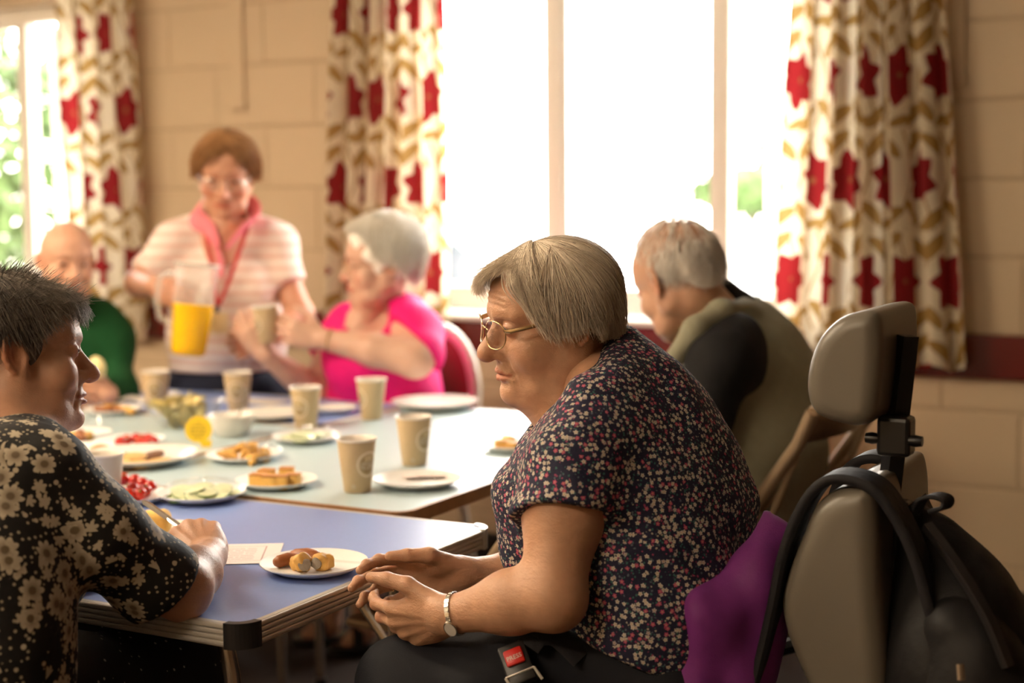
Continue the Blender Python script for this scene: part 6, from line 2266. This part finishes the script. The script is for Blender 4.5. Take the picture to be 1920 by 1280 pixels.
MB().lathe([(.050, .268), (.0655, .268), (.066, .272), (.050, .273)], 40, sy=.92, closed=True).build('lid_ring', M['napkin'], jug)


# ---------------------------------------------------- woman in magenta
def magenta_woman():
    org = (-2.30, 3.92, 0)
    hl = A3(at(712, 491, 4.42)); R = rotm(136, -3, -4); S = 1.06
    M['skin_m'] = skin('fair_pink_skin', (.66, .40, .29))
    nk1 = A3(at(712, 590, 4.50)); nk0 = hl + R @ np.array((0, -.02, -.06), f32)
    neck = U([cone(nk0, nk1, .055, .062), cone(hl + R @ np.array((0, .03, -.09), f32), A3(at(680, 610, 4.44)), .035, .05)], .03)
    lat = (.45, -.89, 0)
    lat = tuple((Vector(IR) * .55 - Vector(IF) * .83).normalized())
    sp = [A3(at(715, 590, 4.52)), A3(at(715, 660, 4.52)), A3(at(715, 760, 4.52)), A3(at(720, 850, 4.52))]
    tr = loft(sp, [.12, .16, .17, .17], [.07, .11, .12, .12], lat, .04)
    chest = cone(A3(at(685, 605, 4.46)), A3(at(672, 640, 4.42)), .06, .05)
    sh = A3(at(768, 625, 4.38)); el = A3(at(778, 672, 4.25)); wr = A3(at(606, 636, 4.28))
    arm = U([chain([sh, el], [.060, .054], .02), chain([el, el * .55 + wr * .45, wr], [.055, .048, .028], .02)], .02)
    h1, t1, _ = hand_parts(wr, -IR * .9 + IU * .25 - IF * .1, IU * .9 + IR * .3, -IF * .8 + IR * .2, [(30, 40, 25), (34, 42, 25), (36, 42, 25), (38, 42, 25)], [(.7, .7, -.3), (.35, .9, -.25), (.2, .9, -.3)], 1.0)
    sh2 = A3(at(640, 640, 4.60)); el2 = A3(at(590, 735, 4.50)); wr2 = A3(at(500, 665, 4.36))
    arm2 = U([chain([sh2, el2], [.058, .050], .02), chain([el2, wr2], [.050, .028], .02)], .02)
    h2, t2, _ = hand_parts(wr2, -IR * .55 + IU * .75 - IF * .2, IR * .7 + IU * .5, -IF * .7 - IR * .55, [(35, 40, 25)] * 4, [(.7, .6, -.4), (.5, .8, -.4), (.4, .8, -.5)], 1.0)
    kn = A3(at(640, 960, 4.28)); kn2 = A3(at(700, 960, 4.22)); hp = sp[3] + np.array((.05, .05, .02), f32)
    fa = A3(onz(684, 1165, .09)); fb = A3(onz(620, 1150, .09))
    toe = A3(onz(655, 1205, .03)); toe2 = A3(onz(580, 1190, .03))
    legs = U([chain([hp, kn2], [.08, .055], .03), chain([kn2, fa], [.055, .034], .03), cone(fa + np.array((0, 0, -.03), f32), toe, .034, .024), chain([hp, kn], [.08, .055], .03), chain([kn, fb], [.055, .034], .03), cone(fb + np.array((0, 0, -.03), f32), toe2, .034, .024)], .02)
    o, H = make_person('seated woman in a magenta top with short grey hair holding a paper cup', org, (hl, R, S), dict(jowl=.6, nose=1.0, fold=1.0, lips=.8, width=1.05), dict(browk=.3), M['skin_m'],
                       [(U([arm, h1], .014), *bounds([sh, el, wr], .15), .0042, None), (U([arm2, h2], .014), *bounds([sh2, el2, wr2], .15), .0042, None),
                        (U([tr, chest, legs], .03), *bounds(sp + [kn, fa, fb, toe, toe2], .2), .010, None)], hs=.0034, neck=(neck, nk1 - .07, nk0 + .02), look=(0, 1, -.35))
    M['magenta'] = cloth('magenta_jersey', (.80, .008, .19), .7, fold=11, bs=.3)
    M['palepink'] = cloth('pale_pink_trousers', (.52, .32, .34), .8)
    tor = loft([A3(at(716, 605, 4.52)), A3(at(718, 660, 4.52)), A3(at(716, 740, 4.51)), A3(at(718, 830, 4.50))], [.155, .190, .205, .21], [.085, .135, .155, .155], lat, .05)
    tor = U([tor, ell(A3(at(668, 680, 4.40)), (.10, .10, .10)), ell(A3(at(690, 680, 4.36)), (.10, .10, .10)), ell(A3(at(755, 600, 4.52)), (.09, .09, .08))], .05)
    d1 = A3(IR * .1 - IU * .9 - IF * .3)
    s1 = ISECT(chain([A3(at(752, 606, 4.45)), A3(at(772, 632, 4.36)), A3(at(786, 665, 4.28))], [.085, .082, .078], .04), PLANE(A3(at(768, 640, 4.34)), A3(-IR * .75 - IU * .55 - IF * .25)), .008)
    d2 = (el2 - sh2) / np.linalg.norm(el2 - sh2)
    s2 = ISECT(chain([A3(at(655, 615, 4.60)), sh2, sh2 + d2 * .12], [.08, .078, .07], .04), PLANE(sh2 + d2 * .075, d2), .008)
    tp = U([tor, s1, s2], .03)
    tp = folds(tp, .0055, 30, 71, dirs=(.3, .3, .6))
    tp = SUB(tp, U([cone(nk0, nk1, .060, .060), chain([A3(at(690, 590, 4.40)), A3(at(678, 625, 4.33)), A3(at(670, 655, 4.29))], [.068, .048, .012], .01)], .01), .004)
    sculpt_obj('magenta_top', tp, *bounds([A3(at(600, 560, 4.5)), A3(at(835, 850, 4.4)), A3(at(720, 700, 4.75)), A3(at(700, 700, 4.2))], .06), .0062, M['magenta'], o, origin=org)
    tq = U([chain([hp, kn2, kn2 * .35 + fa * .65], [.11, .08, .055], .04), chain([hp, kn, kn * .35 + fb * .65], [.11, .08, .055], .04), ell(hp, (.17, .15, .11))], .04)
    sculpt_obj('trousers', folds(tq, .004, 34, 76), *bounds([hp, kn, kn2, fa, fb], .2), .009, M['palepink'], o, origin=org)
    for a, b in ((fa, toe), (fb, toe2)):
        d = b - a; d[2] = 0; d /= np.linalg.norm(d)
        f = ISECT(U([cone(np.array((a[0], a[1], .02), f32) - d * .05, np.array((b[0], b[1], .02), f32) + d * .02, .043, .038)], .01), lambda P: np.abs(P[:, 2] - .014) - .013, .004)
        sculpt_obj('sandal', f, *bounds([a, b], .12), .007, M['blackcap'], o, origin=org)
        mid = (a + b) / 2
        sd = np.array((-d[1], d[0], 0), f32)
        band('sandal_strap', [Vector(mid + sd * .046 + (0, 0, -.04)), Vector(mid + sd * .03 + (0, 0, .012)), Vector(mid + (0, 0, .022)), Vector(mid - sd * .03 + (0, 0, .012)), Vector(mid - sd * .046 + (0, 0, -.04))], [.03] * 5, .005, M['blackcap'], o, org, tuple(d))
    M['silverhair'] = hairmat('silver_grey_hair', (.74, .67, .57), (1.0, .97, .90), .45)
    c = np.array((0, -.012, .030), f32)
    hb = U([ell((0, -.020, .038), (.088, .108, .092)), ell((0, .028, .070), (.066, .052, .036)), ell((-.064, -.02, .008), (.022, .045, .052)), ell((.064, -.02, .008), (.022, .045, .052)), ell((0, -.085, .0), (.06, .03, .06))], .014)
    cut = U([ell((0, .094, -.034), (.084, .080, .094)), ell((0, .062, -.088), (.09, .09, .075)), ell((-.088, -.010, -.030), (.03, .024, .032)), ell((.088, -.010, -.030), (.03, .024, .032))], .012)
    base = folds(ISECT(SUB(hb, cut, .010), PLANE((0, -.06, -.066), (0, .2, -1)), .01), .0045, 95, 6)
    ee = lambda az: np.interp(np.abs(az), [0, .5, .8, 1.05, 1.4, 1.7, 2.1, PI], [.55, .58, .45, -.10, -.30, -.35, -.78, -.85])
    P1 = hair_strands(hb, c, 3200, (2.5, 1.3), ee, lambda a: 0 * a, 31, K=9, lift=.016, flick=.012, wob=.30)
    add_hair(o, org, (hl, R, S), base, [P1], M['silverhair'], .85, .006, .0012, None, 80)
    ax = Vector(el - wr).normalized()
    ring = []
    u = ax.orthogonal().normalized(); v = ax.cross(u)
    cw = Vector(wr) + ax * .02 - Vector(org)
    MB().tube([cw + u * .034 * math.cos(2 * PI * i / 24) + v * .034 * math.sin(2 * PI * i / 24) for i in range(24)], .003, 6, closed=True).build('bangle', M['gold'], o)
    # fine spectacles
    gl = link('glasses', None, o)
    for s in (-1, 1):
        rg = [Vector(H((s * (.033 + .021 * math.cos(math.radians(a))), .100, -.006 + .015 * math.sin(math.radians(a))))) - Vector(org) for a in range(0, 360, 18)]
        MB().tube(rg, .0010, 6, closed=True).build('rim', M['gold'], gl)
        MB().tube([Vector(H((s * .054, .097, 0))) - Vector(org), Vector(H((s * .078, .04, .004))) - Vector(org), Vector(H((s * .08, -.02, .004))) - Vector(org)], .0012, 6).build('arm', M['gold'], gl)
    return o


magenta_woman()
hc_ = thing('paper_cup', 'paper cup raised in the hands of the woman in magenta', 'cup', at(503, 642, 4.32), math.radians(-100), 'kraft paper cups')
hc_.rotation_euler = (0, math.radians(4), math.radians(-120))
link('cup_body', cup_body, hc_); link('cup_lining', cup_lin, hc_)


# ---------------------------------------------------- bowed man in the olive waistcoat
def bowed_man():
    org = (-1.15, 3.08, 0)
    hl = A3(at(1268, 522, 3.36)); R = rotm(66, -24, -6); S = 1.06
    M['skin_b'] = skin('pale_weathered_skin', (.60, .34, .22))
    nk1 = A3(at(1345, 605, 3.40)); nk0 = hl + R @ np.array((0, -.03, -.05), f32)
    neck = cone(nk0, nk1, .060, .066)
    lat = (-.16, -.98, 0)
    sp = [A3(at(1358, 610, 3.42)), A3(at(1400, 720, 3.40)), A3(at(1405, 850, 3.38)), A3(at(1395, 1000, 3.36))]
    tr = loft(sp, [.13, .16, .16, .16], [.07, .10, .11, .11], lat, .04)
    sh = A3(at(1360, 680, 3.20)); el = A3(at(1290, 868, 3.14)); wr = A3(at(1120, 850, 3.25))
    sh2 = A3(at(1350, 660, 3.60)); el2 = A3(at(1270, 850, 3.62)); wr2 = A3(at(1130, 840, 3.50))
    h1, t1, _ = hand_parts(wr, (-.95, .25, -.1), (0, .6, .8), (.1, -.8, .6), [(35, 40, 25)] * 4, [(.6, .75, -.3), (.2, 1, -.1), (.1, 1, 0)])
    h2, t2, _ = hand_parts(wr2, (-.95, -.2, -.1), (0, -.6, .8), (.1, .8, .6), [(35, 40, 25)] * 4, [(.6, .75, -.3), (.2, 1, -.1), (.1, 1, 0)])
    hp = sp[3] + np.array((0, 0, -.02), f32)
    legs = []
    kns = []
    for dy in (-.10, .10):
        k = hp + np.array((-.40, dy, .0), f32); a = np.array((k[0], k[1], .08), f32); kns.append((k, a))
        legs.append(chain([hp + np.array((0, dy, 0), f32), k, a], [.075, .055, .04], .03))
    o, H = make_person('balding old man bowed over the table in black shirt and olive waistcoat', org, (hl, R, S), dict(jowl=.4, nose=1.1, fold=1.0, lips=.6, ear=1.15), dict(browk=.5, browc=(.8, .75, .7), beard=(.86, .84, .82)), M['skin_b'],
                       [(U([chain([sh, el, wr], [.055, .045, .028], .02), h1], .014), *bounds([sh, el, wr], .14), .005, None), (U([chain([sh2, el2, wr2], [.055, .045, .028], .02), h2], .014), *bounds([sh2, el2, wr2], .14), .006, None),
                        (U([tr] + legs, .03), *bounds(sp + [k for p in kns for k in p], .2), .012, None)], hs=.003, neck=(neck, nk1 - .08, nk0 + .03))
    M['blackshirt'] = cloth('black_shirt', (.010, .0095, .0105), .8, fold=14, bs=.5)
    M['olive'] = cloth('olive_waistcoat', (.30, .285, .20), .85, fold=13, bs=.45)
    M['greytrousers'] = cloth('charcoal_trousers', (.03, .028, .027))
    M['whitehair'] = hairmat('thin_white_hair', (.80, .72, .62), (1.0, .96, .90), .5)
    tor = loft([A3(at(1362, 618, 3.42)), A3(at(1398, 720, 3.40)), A3(at(1405, 850, 3.38)), A3(at(1398, 980, 3.36))], [.135, .185, .19, .19], [.075, .118, .125, .125], lat, .05)
    ch = ISECT(U([tor, chain([A3(at(1372, 648, 3.25)), sh, el], [.072, .070, .058], .04), chain([el, wr * .8 + el * .2], [.060, .042], .03), chain([A3(at(1358, 650, 3.56)), sh2, el2, wr2 * .8 + el2 * .2], [.085, .08, .062, .042], .04),
                  cone(A3(at(1338, 570, 3.42)), A3(at(1368, 625, 3.42)), .066, .085)], .03), PLANE((0, 0, .50), (0, 0, -1)), .01)
    ch = SUB(folds(ch, .0055, 34, 81), cone(nk0, A3(at(1336, 590, 3.40)), .062, .058), .005)
    sculpt_obj('shirt', ch, *bounds([sp[0], sp[3], sh, el, wr, sh2, wr2], .16), .007, M['blackshirt'], o, origin=org)
    vt = loft([A3(at(1375, 625, 3.42)), A3(at(1408, 720, 3.40)), A3(at(1413, 850, 3.38)), A3(at(1402, 975, 3.36))], [.165, .200, .205, .205], [.088, .133, .140, .140], lat, .05)
    vt = U([vt, ell(A3(at(1435, 700, 3.42)), (.085, .15, .13)), ell(A3(at(1440, 830, 3.40)), (.06, .14, .14))], .05)
    hole = U([chain([A3(at(1352, 640, 3.14)), A3(at(1345, 730, 3.10)), A3(at(1335, 800, 3.08))], [.105, .100, .085], .03)], .01)
    hole2 = chain([A3(at(1345, 640, 3.66)), A3(at(1335, 760, 3.68))], [.10, .10], .03)
    vt = SUB(SUB(folds(vt, .004, 30, 85), hole, .01), hole2, .01)
    vt = SUB(vt, cone(A3(at(1300, 540, 3.38)), A3(at(1345, 628, 3.40)), .09, .075), .008)
    vt = U([vt, chain([A3(at(1398, 590, 3.36)), A3(at(1352, 588, 3.26)), A3(at(1304, 618, 3.21)), A3(at(1268, 668, 3.22))], [.032, .030, .026, .022], .02)], .025)
    vt = ISECT(vt, PLANE(A3(at(1400, 1010, 3.36)), (0, 0, -1)), .01)
    sculpt_obj('waistcoat', vt, *bounds([sp[0], sp[3], A3(at(1500, 800, 3.4))], .24), .0062, M['olive'], o, origin=org)
    tq = U([ell(hp, (.15, .18, .11))] + [chain([hp + np.array((0, d, 0), f32), k, a + np.array((0, 0, .02), f32)], [.10, .08, .065], .04) for d, (k, a) in zip((-.1, .1), kns)], .04)
    sculpt_obj('trousers', folds(tq, .004, 34, 86), *bounds([hp] + [k for p in kns for k in p], .2), .01, M['greytrousers'], o, origin=org)
    for k, a in kns:
        f = ISECT(U([cone(a + np.array((.03, 0, -.04), f32), a + np.array((-.17, 0, -.045), f32), .042, .034), ell(a, .045)], .02), PLANE((0, 0, .003), (0, 0, -1)), .004)
        sculpt_obj('shoe', f, a - np.array((.28, .12, .12), f32), a + .12, .009, M['blackcap'], o, origin=org)
    c = np.array((0, -.012, .030), f32)
    hb = U([ell((0, -.015, .035), (.079, .101, .087)), ell((0, -.082, .0), (.058, .028, .055))], .01)
    keep = U([ell((0, -.082, -.024), (.074, .042, .036)), ell((-.07, -.044, -.006), (.03, .036, .022)), ell((.07, -.044, -.006), (.03, .036, .022))], .02)
    base = ISECT(hb, keep, .008)
    base = SUB(base, U([ell((-.088, -.010, -.024), (.03, .026, .036)), ell((.088, -.010, -.024), (.03, .026, .036))], .01), .006)
    P1 = hair_strands(hb, c, 600, (PI, .95), lambda az: np.interp(np.abs(az), [1.2, 1.6, 2.2, PI], [-.1, -.2, -.7, -.75]), lambda a: 0 * a, 41, us=.42, K=9, lift=.010, flick=.012, wob=.2, az_rng=(1.25, 5.03))
    P2 = hair_strands(hb, c, 220, (PI, 1.0), lambda az: np.interp(np.abs(az), [0, PI], [.7, -.5]), lambda a: 0 * a, 42, K=9, lift=.006, flick=.01, wob=.3)
    add_hair(o, org, (hl, R, S), base, [P1, P2], M['whitehair'], .6, .005, .0009, None, 90)
    return o


bowed_man()


# ---------------------------------------------------- bald man in the green jumper
def bald_man():
    org = (-3.30, 3.34, 0)
    hl = A3(at(126, 490, 4.42)); R = rotm(-122, -4, -3); S = .98
    M['skin_g'] = skin('pink_bald_skin', (.66, .37, .25))
    nk1 = A3(at(120, 585, 4.50)); nk0 = hl + R @ np.array((0, -.02, -.06), f32)
    neck = cone(nk0, nk1, .055, .06)
    lat = tuple((Vector(IR) * .85 + Vector(IF) * .5).normalized())
    sp = [A3(at(120, 590, 4.52)), A3(at(122, 680, 4.52)), A3(at(122, 780, 4.52)), A3(at(122, 860, 4.52))]
    tr = loft(sp, [.12, .15, .15, .15], [.07, .10, .11, .11], lat, .04)
    sh = A3(at(205, 635, 4.55)); el = A3(at(222, 725, 4.48)); wr = A3(at(200, 742, 4.34))
    h1, t1, _ = hand_parts(wr, -IR * .55 + IU * .65 - IF * .3, -IR * .6 - IU * .3 - IF * .5, -IF * .6 + IR * .7, [(40, 45, 30)] * 4, [(.6, .75, -.3), (.3, .9, -.3), (.2, .9, -.3)], 1.0)
    sh2 = A3(at(40, 635, 4.48)); el2 = A3(at(25, 745, 4.38)); wr2 = A3(at(90, 752, 4.25))
    h2, t2, _ = hand_parts(wr2, IR * .9 + IF * .2, IU * .8 + IF * .3, -IF * .8, [(35, 40, 25)] * 4, [(.6, .75, -.3), (.3, .9, -.3), (.2, .9, -.3)], 1.0)
    hp = sp[3] + np.array((0, 0, .03), f32)
    fw = Vector((.92, -.38, 0))
    kns = []
    legs = []
    for s in (-1, 1):
        k = hp + A3(fw) * .40 + np.array((.38, .92, 0), f32) * .09 * s; a = np.array((k[0], k[1], .08), f32); kns.append((k, a))
        legs.append(chain([hp, k, a], [.075, .055, .04], .03))
    o, H = make_person('bald man in a dark green jumper sitting at the far end of the tables', org, (hl, R, S), dict(jowl=.2, nose=1.05, fold=1.0, lips=.7), dict(browk=.6, browc=(.5, .4, .35)), M['skin_g'],
                       [(U([chain([sh, el, wr], [.05, .042, .028], .02), h1], .014), *bounds([sh, el, wr], .14), .005, None), (U([chain([sh2, el2, wr2], [.05, .042, .028], .02), h2], .014), *bounds([sh2, el2, wr2], .14), .006, None),
                        (U([tr] + legs, .03), *bounds(sp + [k for p in kns for k in p], .2), .012, None)], hs=.0034, neck=(neck, nk1 - .08, nk0 + .03), look=(.2, 1, 0))
    M['green'] = cloth('bottle_green_wool', (.010, .075, .022), .9)
    tor = loft([A3(at(122, 600, 4.52)), A3(at(124, 680, 4.52)), A3(at(124, 790, 4.52)), A3(at(124, 860, 4.52))], [.145, .175, .18, .18], [.08, .12, .125, .125], lat, .05)
    jp = U([tor, chain([A3(at(188, 612, 4.54)), sh, el, el * .3 + wr * .7], [.07, .068, .056, .042], .04), chain([A3(at(55, 612, 4.50)), sh2, el2, el2 * .3 + wr2 * .7], [.07, .068, .056, .042], .04), cone(nk1, sp[0], .066, .09)], .03)
    jp = SUB(folds(jp, .005, 34, 91), cone(nk0, nk1, .058, .056), .005)
    sculpt_obj('jumper', jp, *bounds([sp[0], sp[3], sh, el, wr, sh2, el2, wr2], .16), .0075, M['green'], o, origin=org)
    tq = U([ell(hp, (.15, .15, .11))] + [chain([hp, k, a + np.array((0, 0, .02), f32)], [.10, .08, .065], .04) for k, a in kns], .04)
    sculpt_obj('trousers', folds(tq, .004, 34, 96), *bounds([hp] + [k for p in kns for k in p], .2), .011, M['greytrousers'], o, origin=org)
    for k, a in kns:
        f = ISECT(U([cone(a + np.array((-.02, 0, -.04), f32), a + np.array((.17, -.06, -.045), f32), .042, .034), ell(a, .045)], .02), PLANE((0, 0, .003), (0, 0, -1)), .004)
        sculpt_obj('shoe', f, a - .15, a + np.array((.28, .12, .12), f32), .009, M['blackcap'], o, origin=org)
    hb = ell((0, -.015, .035), (.0785, .1005, .086))
    keep = U([ell((0, -.080, -.01), (.085, .05, .05)), ell((-.07, -.035, .0), (.03, .045, .034)), ell((.07, -.035, .0), (.03, .045, .034))], .02)
    base = SUB(ISECT(hb, keep, .008), U([ell((-.088, -.010, -.024), (.03, .026, .036)), ell((.088, -.010, -.024), (.03, .026, .036))], .01), .006)
    add_hair(o, org, (hl, R, S), base, [hair_strands(hb, np.array((0, -.012, .03), f32), 260, (PI, .4), lambda az: np.full_like(az, -.5), lambda a: 0 * a, 51, K=6, lift=.003, flick=.002, wob=.1, az_rng=(1.5, 4.78))], M['whitehair'], .4, .006, .0012, None, 95)
    q = at(182, 690, 4.30)
    item('sandwich_roll', MB().sphere((0, 0, 0), (.030, .022, .036)).jitter(.002, 9, 90).mesh('sandwich_roll', M['crisp']), q, (.2, .1, 0), 'pale bread roll raised in the hand of the bald man', 'food')
    return o


bald_man()
frame_chair('burgundy upholstered chair with cream frame under the bald man', (-3.42, 3.40, 0), math.radians(-112), M['burgundy'], 'upholstered chairs with cream frames')
# ------------------------------------------------------------------ lap belt buckle with its red PRESS button
bk = thing('belt_buckle', 'black lap belt buckle with a red PRESS button on the dark trousers', 'buckle', at(966, 1236, 2.06))
bx = (IR * .93 + IU * .38).normalized(); bn = (-IF * .8 + IU * .55); bn = (bn - bx * bn.dot(bx)).normalized(); by = bn.cross(bx)
Rb = Matrix((bx, by, bn)).transposed().to_4x4()
M['redbtn'] = simple('red_button_plastic', (.62, .018, .014), .35)
M['btntext'] = simple('pale_moulded_lettering', (.85, .70, .62), .5)
MB().box((0, -.004, -.010), (.040, .060, .018), Rb, bevel=.004).build('buckle_body', M['blackcap'], bk)
btn = MB().box((0, .004, .0015), (.027, .024, .006), Rb, bevel=.003).build('press_button', M['redbtn'], bk)
for txt, dy, sz in (('PRESS', -.0020, .0088),):
    cu = bpy.data.curves.new('lettering', 'FONT')
    cu.body = txt; cu.size = sz; cu.align_x = 'CENTER'; cu.align_y = 'CENTER'; cu.extrude = .0003
    tmp = bpy.data.objects.new('tmp', cu); COL.objects.link(tmp)
    dg = bpy.context.evaluated_depsgraph_get()
    me = bpy.data.meshes.new_from_object(tmp.evaluated_get(dg))
    bpy.data.objects.remove(tmp)
    me.materials.clear(); me.materials.append(M['btntext'])
    me.transform(Rb @ Matrix.Translation((0, .004 + dy, .0050)))
    link('lettering', me, btn)
MB().tube([Rb @ Vector((-.021, -.020, 0)), Rb @ Vector((.021, -.020, 0))], .0016, 6).build('buckle_bar', M['alu'], bk)
MB().tube([Rb @ Vector((-.021, -.020, 0)), Rb @ Vector((-.016, -.045, -.002))], .0022, 6).build('buckle_arm', M['alu'], bk)
MB().tube([Rb @ Vector((.021, -.020, 0)), Rb @ Vector((.026, -.040, -.002))], .0022, 6).build('buckle_arm', M['alu'], bk)
band('belt_webbing', [at(990, 1212, 2.07), at(1010, 1190, 2.08), at(1045, 1195, 2.09), at(1090, 1235, 2.08)], [.035] * 4, .003, M['strap'], bk, tuple(bk.location), tuple(by))
